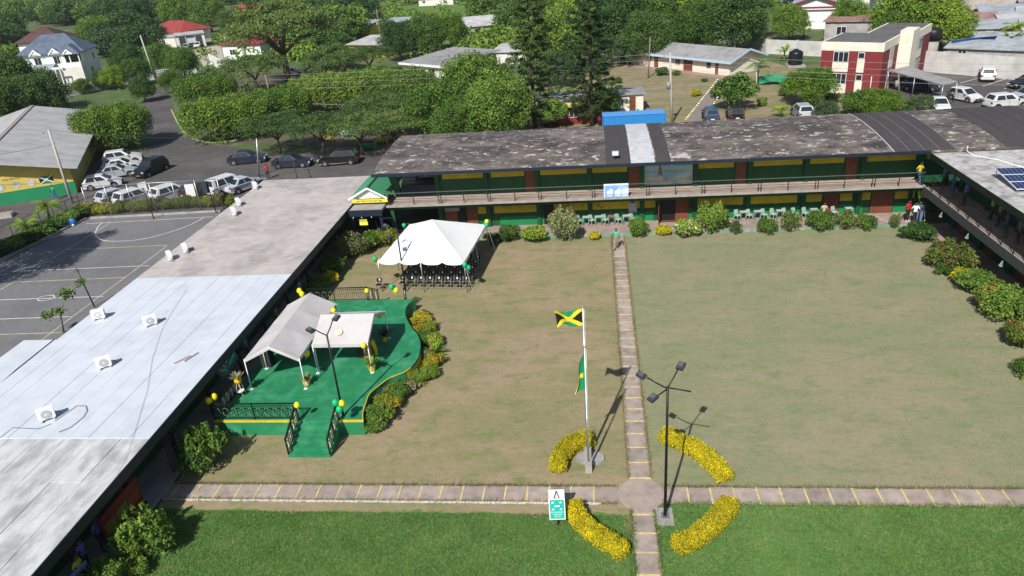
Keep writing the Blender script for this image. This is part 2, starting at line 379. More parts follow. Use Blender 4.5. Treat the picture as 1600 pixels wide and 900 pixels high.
arc = [(160, 348), (153, 355), (149.5, 363), (150, 369), (155, 373.5), (163, 376.5), (178, 377.5), (205, 376.5), (232, 372.5), (258, 365.5), (280, 358.5), (300, 350.5), (312, 344), (319, 340)]
stroke('court_line', [G(*q) for q in arc], .10, .029, line_w, court)
c0 = G(72, 466); stroke('court_line', [c0 + Vector((math.cos(t) * .62, math.sin(t) * .45, 0)) for t in np.linspace(0, 2 * math.pi, 20)], .08, .029, line_w, court)

# yards behind the long block
sheet('shaded_verge', P((272, 150), (290, 204), (330, 222), (380, 224), (520, 232), (600, 222), (700, 196), (720, 150), (600, 112), (430, 112), (300, 118)), .015, mat('shaded_verge_dirt', (.115, .095, .070), .95, .25, 1.2, (.07, .085, .035), .4, .3))  # brown dirt, its colour darkened to carry the tree shade
sheet('back_yard', P((560, 240), (700, 195), (780, 160), (880, 110), (1000, 88), (1180, 90), (1290, 120), (1300, 150), (1500, 205), (1000, 215), (700, 225)), .016, yard_m)
sheet('car_park', P((1385, 175), (1372, 150), (1430, 118), (1455, 108), (1720, 112), (1760, 190), (1500, 200)), .020, asph)
for a, b in (((1535, 135), (1573, 123)), ((1500, 130), (1530, 122)), ((1569, 139), (1588, 133))): stroke('bay_line', [G(*a), G(*b)], .13, .026, line_w, bpy.data.objects['car_park'])
fp = sheet('yard_footpath', P((1072, 188), (1098, 188), (1137, 124), (1122, 122)), .022, mat('footpath_stone', (.22, .19, .18), .9, .2, 2.0))
random.seed(2)
for k in range(21):
    for (a, b) in (((1072, 187), (1121, 125)), ((1101, 187), (1138, 125))):
        t = k / 20; q = G(a[0] + (b[0] - a[0]) * t, a[1] + (b[1] - a[1]) * t)
        mb = MB(); mb.ball((q.x, q.y, .05), .17, n=6, k=4, sz=.7); mb.build('edging_stone', M['offwhite'] if k % 3 else M['yellow'], fp)
sheet('meadow', P((590, 66), (600, 14), (700, 2), (790, 10), (800, 50), (770, 72), (690, 74)), .016, lawn_mat('meadow_grass', (.085, .17, .03), (.12, .20, .045), (.17, .15, .08), .05, .0))
sheet('forecourt', P((300, 78), (345, 70), (352, 100), (318, 104)), .018, mat('pale_dirt', (.42, .37, .31), .95, .15, 1.0))

# ================================================================== the long two-storey block
BW, BF = 57.9, 55.70           # wall plane and balcony front
BX0, BX1 = -16.9, 46.0
blk = thing('classroom_block', 'long two storey green and yellow classroom block under a stained dark roof', 'building', (14, 62, 0), world_built=True)
walk_m = mat('walkway_screed', (.33, .255, .225), .9, .14, 1.5, (.26, .21, .19), .4, .8)
mb = MB(); mb.box(BX0, 24.6, 55.3, BW + .02, 0, .15); o = mb.build('walkway', walk_m, blk)
mb = MB(); mb.box(BX0, 24.6, 55.18, 55.297, 0, .155); mb.build('kerb', mat('kerb_green', (.10, .27, .17), .8, .25, 1.5, (.35, .36, .30), .4, 1.0), o)
for k in range(-1, 6):        # painted yellow joints on the walkway
    mb = MB(); mb.obox((10 + k * 4.2 * .66 - 2, 56.7, .153), (.07, 2.6, .006), R(18), 0); mb.build('joint_stripe', line_y, o)
mb = MB(); mb.box(-12.9, BX1, BW, 66.0, .10, 5.75); mb.build('wall', M['dkgreen'], blk)
# balcony slab with painted edge
bal_m = mat('balcony_screed', (.40, .325, .275), .9, .12, 1.6, (.33, .27, .23), .4, .6)
bal = MB().box(BX0 - .1, 24.4, BF, BW + .02, 2.84, 3.0).build('balcony', bal_m, blk)
MB().box(BX0 - .12, 24.4, BF - .05, BF - .003, 2.86, 3.03).build('edge_beam', mat('slab_edge_grey', (.30, .27, .25), .85, .2, 2.0), bal)
MB().box(BX0, 24.4, BF + .4, BF + .6, 2.5, 2.837).build('soffit_shade_beam', M['dkgreen'], bal)  # added dark strip, stands in for the shadow under the slab edge
for k in range(5): MB().obox((7.5 + k * 4.3, 56.8, 3.003), (.06, 2.3, .006), R(24)).build('joint_stripe', line_y, bal)
PIL = [-12.95, -8.92, -4.72, -.52, 3.68, 7.87, 12.05, 16.3, 20.5, 24.8, 29, 33.2]
for x in PIL:
    MB().box(x - .17, x + .17, BW - .22, BW - .002, .15, 2.78).build('pilaster', M['dkgreen'], blk)
    MB().box(x - .17, x + .17, BW - .22, BW - .002, 3.0, 5.7).build('pilaster', M['dkgreen'], blk)
# upper storey: yellow louvre bands (each a row of blades) and brown doors
yb = MB().box(0, 1, -.05, -.002, 0, 1).mesh('louvre_band', M['yellow'])
slat_me = MB().add([(0, -.052, 0), (1, -.052, 0), (1, -.11, .02), (0, -.11, .02), (0, -.052, .085), (1, -.052, .085)], [(0, 3, 2, 1), (3, 4, 5, 2)]).mesh('louvre_blade', M['yellow'])
def band(x0, x1, z0, z1, blades=True):
    o = link('louvre_band', yb, blk); o.location = Vector((x0, BW, z0)); o.scale = (x1 - x0, 1, z1 - z0)
    n_ = 5
    for k in range(n_):
        b_ = link('louvre_blade', slat_me, blk); b_.location = Vector((x0 + .02, BW, z0 + .02 + (z1 - z0) * k / n_)); b_.scale = (x1 - x0 - .04, 1, (z1 - z0) / n_ / .115)
    return o
def door(x0, x1, z0, z1, m=None, open_=0):
    d = MB().box(x0, x1, BW - .07, BW - .004, z0, z1).build('door', m or M['brown'], blk)
    MB().box(x0 - .06, x0 - .002, BW - .10, BW - .003, z0, z1 + .06).box(x1 + .002, x1 + .06, BW - .10, BW - .003, z0, z1 + .06).box(x0 - .002, x1 + .002, BW - .10, BW - .003, z1 + .002, z1 + .06).build('door_frame', M['dkgreen'], d)
    MB().tube([(x1 - .15, BW - .13, z0 + 1.05), (x1 - .15, BW - .07, z0 + 1.05)], .03, 6).build('handle', M['steel'], d)
gx = lambda px, py: GY(px, py, BW).x
for a, b in ((691, 760), (767, 819), (844, 918), (925, 980), (1088, 1146), (1173, 1252), (1259, 1317), (1346, 1427), (1440, 1500), (1506, 1570), (1580, 1640)):
    band(gx(a, 275), gx(b, 268), 4.40, 5.25)
for a, b in ((821, 838), (982, 1000), (1148, 1164), (1318, 1336)): door(gx(a, 285), gx(b, 280), 3.0, 5.2)
# ground floor
for a, b in ((747, 765), (772, 842), (866, 919), (926, 1000), (1006, 1024), (1087, 1160), (1168, 1244), (1251, 1282), (1309, 1329), (1336, 1357), (1394, 1415), (1422, 1450)):
    band(gx(a, 330), gx(b, 325), 1.29, 2.05)
for a, b, c in ((697, 714, 1), (731, 746, 1), (1284, 1308, 1), (1358, 1392, 1)): door(gx(a, 335), gx(b, 330), .15, 2.35)
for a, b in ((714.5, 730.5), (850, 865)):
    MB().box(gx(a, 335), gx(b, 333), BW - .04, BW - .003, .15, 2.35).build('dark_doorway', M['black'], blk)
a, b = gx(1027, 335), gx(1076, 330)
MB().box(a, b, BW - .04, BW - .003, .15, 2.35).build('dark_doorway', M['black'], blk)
leaf = MB(); leaf.obox((a + .12, BW - .62, 1.25), (.05, 1.15, 2.15), R(-12)); leaf.build('door', M['brown'], blk)
MB().obox((b - .55, BW - .09, 1.25), (1.05, .05, 2.15), 0).build('door', M['brown'], blk)
MB().box(a + .1, b - .1, BW - .5, BW - .1, .15, .17).build('door_mat', M['brown'], blk)
g0 = MB()
for x0, x1 in ((-8.0, -4.0), (-2.9, 4.6), (7.2, 17.6), (19.0, 20.9), (22.9, 24.3)):
    MB().box(x0, x1, BW - .012, BW - .001, .15, .95).build('sunlit_wall_band', M['green'], blk)  # sunlight on the wall foot, painted in as brighter green
# mural on the upper wall: a shore scene in bands
mx0, mx1 = gx(1006, 280), gx(1081, 275)
mural = MB().box(mx0, mx1, BW - .06, BW - .003, 3.25, 5.25).build('mural', mat('mural_sea', (.22, .42, .52), .7, .25, 1.2, (.45, .52, .50), .45, .9, stretch=(.5, 1, 2.4)), blk)
MB().box(mx0 + .05, mx1 - .05, BW - .066, BW - .061, 4.75, 5.2).build('sky_band', mat('mural_sky', (.20, .45, .70), .7, .2, 1.0), mural)
g = rng(3); mbx = MB(); pts = [(mx0 + .05 + (mx1 - mx0 - .1) * t, 3.28 + .5 + .18 * math.sin(t * 7) + .08 * math.sin(t * 19)) for t in np.linspace(0, 1, 24)]
mbx.add([(x, BW - .066, z) for x, z in pts] + [(mx1 - .05, BW - .066, 3.27), (mx0 + .05, BW - .066, 3.27)], [tuple(range(26))[::-1]]); mbx.build('sand_band', mat('mural_sand', (.42, .40, .34), .8, .3, 2.0, (.25, .27, .28), .4, 1.4), mural)
MB().box(mx0 - .05, mx0, BW - .08, BW - .004, 3.2, 5.3).box(mx1, mx1 + .05, BW - .08, BW - .004, 3.2, 5.3).box(mx0, mx1, BW - .08, BW - .004, 3.2, 3.248).build('frame', pm(.25, .42, .55), mural)
rock = MB(); rock.add([(mx0 + 1.1, BW - .068, 4.0), (mx0 + 1.45, BW - .068, 4.0), (mx0 + 1.4, BW - .068, 4.45), (mx0 + 1.27, BW - .068, 5.0), (mx0 + 1.18, BW - .068, 4.6)], [(0, 1, 2, 3, 4)]); rock.build('sail', pm(.20, .15, .11), mural)
# lettering on the ground floor boards
text('lettering', 'BLOCK B', .42, (gx(893, 324), BW - .056, 1.62), FACE_S, M['black'], blk, sx=1.25)
text('lettering', 'Sagicor Bank', .38, (gx(963, 323), BW - .056, 1.62), FACE_S @ Matrix.Shear('XY', 4, (.25, 0)) if False else FACE_S, pm(.04, .03, .01), blk)
lg = MB()
for k in range(3): lg.tube([(gx(941, 323) - .45 + .16 * k + .2 * t, BW - .06, 1.50 + .28 * abs(math.sin(t * 3 + k)) - .1 * k) for t in np.linspace(0, 1.3, 7)], .03, 5)
lg.build('emblem', pm(.04, .03, .01), blk)
po = MB().box(gx(982, 330), gx(995, 328), BW - .09, BW - .062, .95, 2.5).build('portrait_poster', pm(.34, .33, .36), blk)
MB().ball((gx(988, 325), BW - .10, 2.02), .2, n=10, k=7, sz=1.25).build('poster_face', pm(.05, .035, .03), po)
MB().obox((gx(988, 330), BW - .10, 1.4), (.62, .02, .7)).build('poster_shirt', pm(.42, .42, .46), po)
# stairwell at the west end: back wall, grille, stair flight and corner column
st_ = MB(); st_.box(BX0 + .3, -12.92, 62.4, 62.6, .1, 5.7); st_.build('stair_wall', M['dkgreen'], blk)
MB().box(BX0 + .2, BX0 + .5, BF + .3, BF + .6, 0, 2.6).build('column', M['dkgreen'], blk)
MB().add([(BX0 + .35, BW, 3.0), (BX0 + .75, BW, 3.0), (BX0 + .55, BW, 5.6), (BX0 - .35, BW, 5.6), (BX0 + .35, BW + .3, 3.0), (BX0 + .75, BW + .3, 3.0), (BX0 + .55, BW + .3, 5.6), (BX0 - .35, BW + .3, 5.6)],
         [(0, 1, 2, 3), (7, 6, 5, 4), (0, 4, 5, 1), (1, 5, 6, 2), (2, 6, 7, 3), (3, 7, 4, 0)]).build('tapered_column', M['dkgreen'], blk)
lo = MB().box(BX0 + .2, -12.92, BW + .1, 62.4, 2.75, 3.0).build('landing', M['conc'], blk)
MB().box(BX0 + 1.0, -12.95, BW - .1, BW + .08, 3.0, 4.0).build('landing_wall', M['navy'], blk)
gr = MB()
for k in range(5): gr.box(-14.9 + .42 * k, -14.83 + .42 * k, 60.0, 60.07, 4.0, 5.5)
for k in range(4): gr.box(-15.0, -13.0, 59.99, 60.08, 4.0 + .47 * k, 4.07 + .47 * k)
for k in range(3): gr.bar((-14.9 + .6 * k, 60.03, 4.1), (-14.3 + .6 * k, 60.03, 5.4), .06)
gr.build('window_grille', pm(.5, .46, .40), blk)
for k in range(10): MB().box(BX0 + .5, BX0 + 1.7, BW + .4 + .3 * k, BW + .72 + .3 * k, 3.0 + .17 * k - .05, 3.0 + .17 * (k + 1) - .02).build('stair_tread', M['conc'], blk)
MB().box(-12.4, -11.2, BW - .9, BW - .75, 1.9, 2.6).build('notice_board', M['conc'], blk)
# balcony railing: paired posts, mid posts, four rails, every bay
rail_m = pm(.022, .02, .02, .5, .3); RY = BF + .07
rl = MB()
for h in (.25, .5, .75): rl.bar((BX0, RY, 3.0 + h), (24.3, RY, 3.0 + h), .025)
railing = rl.build('railing', rail_m, blk)
MB().bar((BX0, RY, 4.02), (24.3, RY, 4.02), .05).build('top_rail', pm(.10, .14, .12, .5, .3), railing)
post_me = MB().box(-.025, .025, -.025, .025, 0, 1.0).mesh('post', rail_m)
foot_me = MB().bar((0, 0, .45), (.02, .33, .02), .022).mesh('stay', rail_m)
for x in [-16.9, -16.6, -12.55, -12.35, -8.55, -8.35, -4.5, -4.3, -.3, -.1, 3.9, 4.1, 8.1, 8.3, 12.3, 12.5, 16.5, 16.7, 20.6, 20.8, 24.2] + [-14.6, -10.5, -6.4, -2.3, 1.9, 6.1, 10.3, 14.5, 18.6, 22.5]:
    o = link('post', post_me, railing); o.location = (x, RY, 3.0)
    o = link('stay', foot_me, railing); o.location = (x + .03, RY, 3.0)
# arched roof with worn bitumen felt
def zr(y):
    t = (y - 55.35) / 10.9; return 5.78 + 1.45 * t - .95 * t * t - .12 * t ** 4
ys = list(np.linspace(55.35, 66.2, 12))
roof_m = mat('roof_bitumen', (.098, .084, .077), .9, .35, 2.6, (.045, .041, .042), .45, .32, bump=.2, detail=9)
nt = roof_m.node_tree; n = nt.nodes; l = nt.links; bs = n['Principled BSDF']; prev = bs.inputs['Base Color'].links[0].from_socket
gg = n.new('ShaderNodeNewGeometry')
def rmask(scale, lo_, hi_, st):
    mp = n.new('ShaderNodeMapping'); mp.inputs['Scale'].default_value = st; l.new(gg.outputs['Position'], mp.inputs[0])
    t = n.new('ShaderNodeTexNoise'); t.inputs['Scale'].default_value = scale; t.inputs['Detail'].default_value = 9; t.inputs['Roughness'].default_value = .72; l.new(mp.outputs[0], t.inputs[0])
    r = n.new('ShaderNodeMapRange'); r.inputs[1].default_value = lo_; r.inputs[2].default_value = hi_; l.new(t.outputs['Fac'], r.inputs[0]); return r.outputs[0]
for (s, a, b, c, st) in ((.35, .47, .64, (.20, .172, .152), (.6, 1, 1)), (1.6, .56, .61, (.46, .42, .39), (.8, 1.2, 1)), (2.4, .60, .66, (.035, .03, .03), (.8, 1.3, 1))):
    mx = n.new('ShaderNodeMix'); mx.data_type = 'RGBA'; l.new(rmask(s, a, b, st), mx.inputs['Factor']); l.new(prev, mx.inputs['A']); mx.inputs['B'].default_value = (*c, 1); prev = mx.outputs['Result']
l.new(prev, bs.inputs['Base Color'])
def roofstrip(name, x0, x1, up_, m, parent, th=.0, y0=0, y1=12):
    mb = MB(); yy = ys[y0:y1]; k = len(yy); vs = []
    for y in yy: vs += [(x0, y, zr(y) + up_), (x1, y, zr(y) + up_), (x0, y, zr(y) + up_ - th), (x1, y, zr(y) + up_ - th)]
    fs = []
    for i in range(k - 1):
        a = 4 * i; b = a + 4
        fs += [(a, a + 1, b + 1, b), (a + 2, b + 2, b + 3, a + 3), (a, b, b + 2, a + 2), (a + 1, a + 3, b + 3, b + 1)]
    fs += [(0, 2, 3, 1), (4 * k - 4, 4 * k - 3, 4 * k - 1, 4 * k - 2)]
    mb.add(vs, fs); return mb.build(name, m, parent)
roof = roofstrip('roof', -17.6, BX1, 0, roof_m, blk, .16)
MB().box(-17.62, 24.2, 55.26, 55.345, 5.56, 5.80).build('fascia', M['navy'], roof)
felt = mat('new_felt', (.058, .052, .054), .9, .15, 2.0); silver = mat('silver_sheet', (.52, .53, .55), .55, .08, 2.0, (.42, .43, .44), .4, 1.5)
gxr = lambda px, py, z: G(px, py, z).x
def sheetstrip(px0, px1, m, up_):
    x0, x1 = G(px0, 238, 6.1).x, G(px1, 238, 6.1).x; return roofstrip('roofing_sheet', x0, x1, up_, m, roof, .012)
sheetstrip(946, 983, felt, .02); sheetstrip(984, 1021, silver, .026); sheetstrip(1023, 1046, felt, .02)
xs0 = G(1410, 238, 6.1).x
white_seam = mat('seam_sealant', (.45, .43, .42), .8, .2, 3.0)
for k in range(4): roofstrip('roofing_sheet', xs0 + 1.05 * k, xs0 + 1.05 * k + 1.0, .02 + .004 * (k % 2), felt, roof, .012)
for k in range(5): roofstrip('roofing_sheet', xs0 + 7.6 + 1.1 * k, xs0 + 7.6 + 1.1 * k + 1.05, .02 + .004 * (k % 2), felt, roof, .012)
roofstrip('roof_seam', xs0 - .1, xs0 - .02, .03, white_seam, roof, .012)
for k in range(4): roofstrip('roof_seam', xs0 + 1.0 + 1.05 * k, xs0 + 1.05 + 1.05 * k, .03, pm(.16, .15, .15), roof, .012)
# pale laitance patches near the silver sheet
g = rng(8)
def blotch(x, y, r, m):
    k = 15; pts = [(x + r * 1.4 * (1 + .35 * g.normal()) * math.cos(t), y + r * (1 + .35 * g.normal()) * math.sin(t)) for t in np.linspace(0, 2 * math.pi, k, endpoint=False)]
    mb = MB(); mb.add([(a, b, zr(b) + .018) for a, b in pts] + [(x, y, zr(y) + .018)], [(i, (i + 1) % k, k) for i in range(k)]); mb.build('worn_patch', m, roof)
wp = mat('worn_patch_pale', (.40, .38, .365), .9, .2, 3.0, (.10, .09, .09), .35, 1.8)
blotch(5.4, 56.6, .75, wp); blotch(6.5, 56.3, .5, wp); blotch(5.0, 57.5, .45, wp)
fl = thing('roof_floodlight', 'small floodlight on a stub post at the dark roof edge', 'floodlight', (G(961, 243, 6.0).x, 56.2, zr(56.2)))
MB().tube([(0, 0, 0), (0, 0, .35)], .03, 6).build('bracket', M['dksteel'], fl); MB().obox((0, -.05, .52), (.5, .18, .34), 0, 0, R(-20)).build('lamp_head', pm(.30, .38, .36), fl); MB().obox((0, -.15, .5), (.42, .02, .27), 0, 0, R(-20)).build('lens', pm(.5, .62, .6, .2), fl)
# blue banner on the balcony rail
bx0, bx1 = GY(943.5, 300, RY - .06).x, GY(982, 298, RY - .06).x
ban = thing('banner', 'small blue and white printed banner tied to the balcony railing', 'banner', ((bx0 + bx1) / 2, RY - .06, 3.1), world_built=True)
MB().box(bx0, bx1, RY - .09, RY - .05, 3.02, 4.12).build('cloth', mat('banner_blue', (.16, .36, .74), .6, .15, 1.5, (.40, .58, .82), .4, .8), ban)
MB().box(bx0, bx1, RY - .096, RY - .091, 4.0, 4.12).box(bx0, bx0 + .06, RY - .096, RY - .091, 3.02, 4.0).build('border', M['white'], ban)
for k in range(3):
    cx = bx0 + .45 + .6 * k
    MB().add([(cx - .22, RY - .095, 3.3), (cx + .24, RY - .095, 3.3), (cx + .24, RY - .095, 3.62), (cx + .1, RY - .095, 3.75), (cx - .05, RY - .095, 3.6), (cx - .2, RY - .095, 3.56)], [(0, 1, 2, 3, 4, 5)]).build('picture', M['white'], ban)
    MB().box(cx - .2, cx + .2, RY - .095, RY - .092, 3.13, 3.2).build('caption_line', M['white'], ban)

# ================================================================== west single-storey block with the pale roof
wb = thing('west_classroom_block', 'low single storey block with a long pale flat roof and shaded veranda', 'building', (-25, 38, 0), world_built=True)
WX0, WX1 = -30.6, -19.78
MB().box(WX0 + .3, -21.9, 8, 63.3, 0, 2.95).build('wall', M['dkgreen'], wb)
MB().box(-21.9 + .003, -20.05, 8, 55, 0, .12).build('veranda_floor', M['conc'], wb)
conc_roof = mat('roof_screed', (.44, .405, .385), .9, .13, 1.6, (.33, .305, .295), .42, .45, bump=.12, detail=9)
memb = mat('roof_membrane', (.56, .60, .655), .6, .05, 1.0, (.50, .54, .60), .38, .45)
patch = mat('roof_silver_paint', (.53, .535, .545), .75, .14, 1.6, (.34, .345, .355), .45, .95, bump=.1, detail=8, stretch=(1.3, .55, 1))
MB().box(WX0, WX1, 42.3, 63.8, 2.95, 3.20).build('roof', conc_roof, wb)
rw = MB().box(WX0, WX1, 24.9, 42.297, 2.95, 3.17).build('roof', memb, wb)
random.seed(11)
ny = [24.93, 29.5, 33.6, 38.0, 42.28]
for i in range(11):
    x0 = WX0 + (WX1 - WX0) * i / 11; x1 = WX0 + (WX1 - WX0) * (i + 1) / 11
    off = random.uniform(-1.2, 1.2)
    cuts = [24.93] + [y + off for y in ny[1:-1]] + [42.28]
    for a, b in zip(cuts, cuts[1:]):
        mb = MB(); h = 3.186 + random.uniform(0, .012); mb.prism([(x0 + .008, a + .01), (x1 - .008, a + .01), (x1 - .008, b - .01), (x0 + .008, b - .01)], 3.171, h); mb.build('roofing_sheet', memb, rw)
MB().box(WX0, WX1, 8, 24.897, 2.95, 3.16).build('roof', patch, wb)
for i in range(8):
    x0 = WX0 + (WX1 - WX0) * i / 8; 
    for a, b in ((14.0, 18.2), (18.2, 22.0), (22.0, 24.87)):
        o_ = random.uniform(-.5, .5) if b < 24 else 0
        MB().prism([(x0 + .012, a + .012), (x0 + 1.352 - .012, a + .012), (x0 + 1.352 - .012, b - .012), (x0 + .012, b - .012)], 3.161, 3.172 + random.uniform(0, .012)).build('roofing_sheet', patch, bpy.data.objects[wb.children[-1].name] if False else rw)
MB().box(WX1 + .003, WX1 + .06, 8, 63.7, 2.72, 3.21).build('fascia', M['navy'], wb)
MB().box(-33.0, WX0 - .003, 8, 34.4, 2.6, 2.98).build('lower_roof', memb, wb)
MB().box(-32.7, WX0 - .003, 8, 34.1, 0, 2.597).build('annex_wall', M['offwhite'], wb)
for k in range(12): MB().box(-20.62, -20.47, 12 + 3.8 * k, 12.15 + 3.8 * k, .12, 2.95).build('column', M['navy'], wb)
for k in range(11):
    MB().box(-21.897, -21.86, 13 + 3.8 * k, 14.1 + 3.8 * k, .12, 2.2).build('door', M['brown'], wb)
    MB().box(-21.897, -21.85, 14.5 + 3.8 * k, 16.4 + 3.8 * k, 1.3, 2.3).build('louvre_band', M['yellow'], wb)
# gate bars at the veranda end of the path
gt = thing('veranda_gate', 'black metal gate standing open in the veranda shade', 'gate', (-20.1, 26.3, 0.12), world_built=True)
for k in range(9): MB().bar((-20.3, 26.3 + .17 * k, .2), (-20.3, 26.3 + .17 * k, 2.1), .03).build('bar', M['dksteel'], gt)
MB().bar((-20.3, 26.25, 2.12), (-20.3, 27.75, 2.12), .06).build('top_bar', M['dksteel'], gt); MB().bar((-20.3, 26.25, .16), (-20.3, 27.75, .16), .06).build('bottom_bar', M['dksteel'], gt)
# roof furniture: condensers
def condenser(loc, rz, label):
    t = thing('condenser_unit', label, 'air conditioner', loc, rz, 'condenser units on the pale roof'); t.scale = (.84, .95, .84)
    MB().box(-.42, .42, -.16, .16, .10, .72).build('casing', M['white_plastic'], t)
    mb = MB(); mb.tube([(0, -.163, .41), (0, -.185, .41)], .25, 18); gl = mb.build('fan_guard', pm(.45, .47, .48), t)
    mb = MB(); mb.tube([(0, -.186, .41), (0, -.19, .41)], .07, 10); mb.build('hub', pm(.7, .7, .7), gl)
    for s in (-.3, .3): MB().box(s - .05, s + .05, -.22, .22, .0, .098).build('foot', pm(.5, .5, .48), t)
    MB().tube([(.42, .05, .3), (.62, .06, .25), (.72, .1, .03)], .025, 6).build('pipe', pm(.1, .1, .11), t)
    for k in range(5): MB().box(-.422 - .006, -.4225, -.12, .12, .2 + .1 * k, .25 + .1 * k).build('louvre', pm(.6, .6, .6), t)
    return t
for (px, py, lab, rz) in ((75, 655, 'white condenser unit nearest the bottom of the pale roof', 40), (164, 574, 'white condenser unit in the middle of the pale membrane roof', 40), (236, 508, 'white condenser unit on the membrane roof nearest the screed roof', 40),
                          (156, 498, 'white condenser unit at the court side edge of the membrane roof', 20), (266, 406, 'left one of two condenser units side by side on the screed roof', -52), (290, 394, 'right one of two condenser units side by side on the screed roof', -52),
                          (366, 336, 'condenser unit on the screed roof edge closest to the thin dark court post', -52), (373, 321, 'condenser unit on the screed roof edge in the middle of its row of three', -52), (399, 295, 'farthest condenser unit at the north end of the screed roof edge', -52)):
    condenser(G(px, py, 3.2), R(rz), lab)
cable_m = pm(.05, .05, .055, .6)
def cable(name, pts, r, label, cat='cable', m=None, group=None):
    return tag(MB().tube(pts, r, 5).build(name, m or cable_m), label, cat, group)
cable('cable', [G(x, y, 3.23) for x, y in ((85, 658), (120, 634), (134, 634), (136, 642), (130, 652), (110, 668), (92, 675))], .014, 'looping black cable beside the nearest condenser on the pale roof')
cable('cable', [G(x, y, 3.23) for x, y in ((80, 662), (60, 670), (20, 668), (0, 684))], .012, 'black cable trailing from the nearest condenser to the left frame edge')
cable('cable', [G(x, y, 3.23) for x, y in ((292, 452), (270, 485), (254, 512), (238, 560), (230, 610), (210, 676), (195, 720), (178, 748))], .007, 'long thin grey wire lying across the pale membrane roof', m=pm(.2, .2, .22))
cable('cable', [G(x, y, 3.0) for x, y in ((85, 530), (60, 550), (25, 578), (0, 600))], .03, 'thick dark cable along the step between upper and lower pale roofs')
for px, py, lab in ((285, 562, 'reddish short plank lying on the pale membrane roof'), (299, 558, 'grey short plank lying on the pale membrane roof')):
    q = G(px, py, 3.21); mb = MB(); mb.obox((q.x, q.y, 3.225), (.1, .95, .03), R(-20 if px > 290 else -34)); tag(mb.build('plank', pm(.45, .33, .30) if px < 290 else pm(.3, .3, .31)), lab, 'plank')

# ================================================================== east two-storey block
eb = thing('east_classroom_block', 'two storey block on the right with solar panels on its speckled flat roof', 'building', (30, 42, 0), world_built=True)
EX = 24.05
MB().box(26.3, 38, 20, 53.6, .1, 5.6).build('wall', M['dkgreen'], eb)
MB().box(24.4, 26.297, 20, 55.2, 0, .15).build('walkway', walk_m, eb)
eb_b = MB().box(EX + .15, 26.297, 20, 55.45, 2.76, 2.99).build('balcony', bal_m, eb)
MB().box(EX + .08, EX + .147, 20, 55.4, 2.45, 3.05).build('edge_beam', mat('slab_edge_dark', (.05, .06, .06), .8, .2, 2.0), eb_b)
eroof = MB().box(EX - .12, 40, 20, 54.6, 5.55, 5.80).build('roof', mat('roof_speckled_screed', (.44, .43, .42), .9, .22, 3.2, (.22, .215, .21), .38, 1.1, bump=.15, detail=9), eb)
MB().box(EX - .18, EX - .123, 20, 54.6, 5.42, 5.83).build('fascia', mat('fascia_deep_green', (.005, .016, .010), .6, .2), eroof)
for k in range(9):
    y = 22 + 4 * k
    MB().box(26.1, 26.297, y, y + .35, .15, 2.76).build('pilaster', M['dkgreen'], eb); MB().box(26.1, 26.297, y, y + .35, 2.99, 5.5).build('pilaster', M['dkgreen'], eb)
    MB().box(26.25, 26.297, y + .7, y + 3.5, 4.2, 5.1).build('louvre_band', M['yellow'], eb); MB().box(26.25, 26.297, y + .7, y + 2.0, 1.5, 2.3).build('louvre_band', M['yellow'], eb)
    MB().box(26.24, 26.297, y + 2.4, y + 3.4, .15, 2.3).build('door', M['brown'], eb)
rl = MB()
for h in (.25, .5, .75, 1.02): rl.bar((EX + .25, 20, 2.99 + h), (EX + .25, 55.3, 2.99 + h), .03)
er = rl.build('railing', rail_m, eb)
for k in range(24): o = link('post', post_me, er); o.location = (EX + .25, 21 + 1.45 * k, 2.99); 
for px, py in ((1483, 332), (1530, 365), (1585, 408)):   # small wall lamps under the slab edge
    q = G(px, py, 2.3); MB().add([(EX + .06, q.y - .12, 2.0), (EX + .06, q.y + .12, 2.0), (EX + .06, q.y + .04, 2.35), (EX + .06, q.y - .04, 2.35), (EX - .08, q.y - .1, 2.0), (EX - .08, q.y + .1, 2.0)], [(0, 1, 2, 3), (4, 5, 2, 3), (0, 1, 5, 4)]).build('wall_lamp', pm(.3, .42, .38), eb)
# solar panels: frame, cells and white joints
sp = thing('solar_array', 'dark blue solar panels with white frames on the right hand roof', 'solar panel', (26.6, 47.6, 5.8), R(-2))
cellm = pm(.012, .03, .10, .15, 0, .1, spec=.6)
for i in range(2):
    for j in range(3):
        x0, y0 = -1.3 + i * 1.72, -2.1 + j * 1.05
        pn = MB().add([(x0, y0, .25 + .12 * (y0 + 2)), (x0 + 1.65, y0, .25 + .12 * (y0 + 2)), (x0 + 1.65, y0 + 1, .25 + .12 * (y0 + 3)), (x0, y0 + 1, .25 + .12 * (y0 + 3)), (x0, y0, .20 + .12 * (y0 + 2)), (x0 + 1.65, y0, .20 + .12 * (y0 + 2)), (x0 + 1.65, y0 + 1, .20 + .12 * (y0 + 3)), (x0, y0 + 1, .20 + .12 * (y0 + 3))],
                       [(0, 1, 2, 3), (7, 6, 5, 4), (0, 4, 5, 1), (1, 5, 6, 2), (2, 6, 7, 3), (3, 7, 4, 0)]).build('panel', pm(.62, .63, .65, .4), sp)
        for a in range(6):
            for b in range(3):
                u0, u1 = x0 + .04 + a * .264, x0 + .04 + a * .264 + .25; v0, v1 = y0 + .03 + b * .315, y0 + .03 + b * .315 + .305
                zz = lambda v: .256 + .12 * (v + 2)
                MB().quad((u0, v0, zz(v0)), (u1, v0, zz(v0)), (u1, v1, zz(v1)), (u0, v1, zz(v1))).build('cell', cellm, pn)
for sx in (-1.2, 2.0):
    for sy in (-2.0, .9): MB().tube([(sx, sy, 0), (sx, sy, .22 + .12 * (sy + 2))], .03, 6).build('leg', M['steel'], sp)
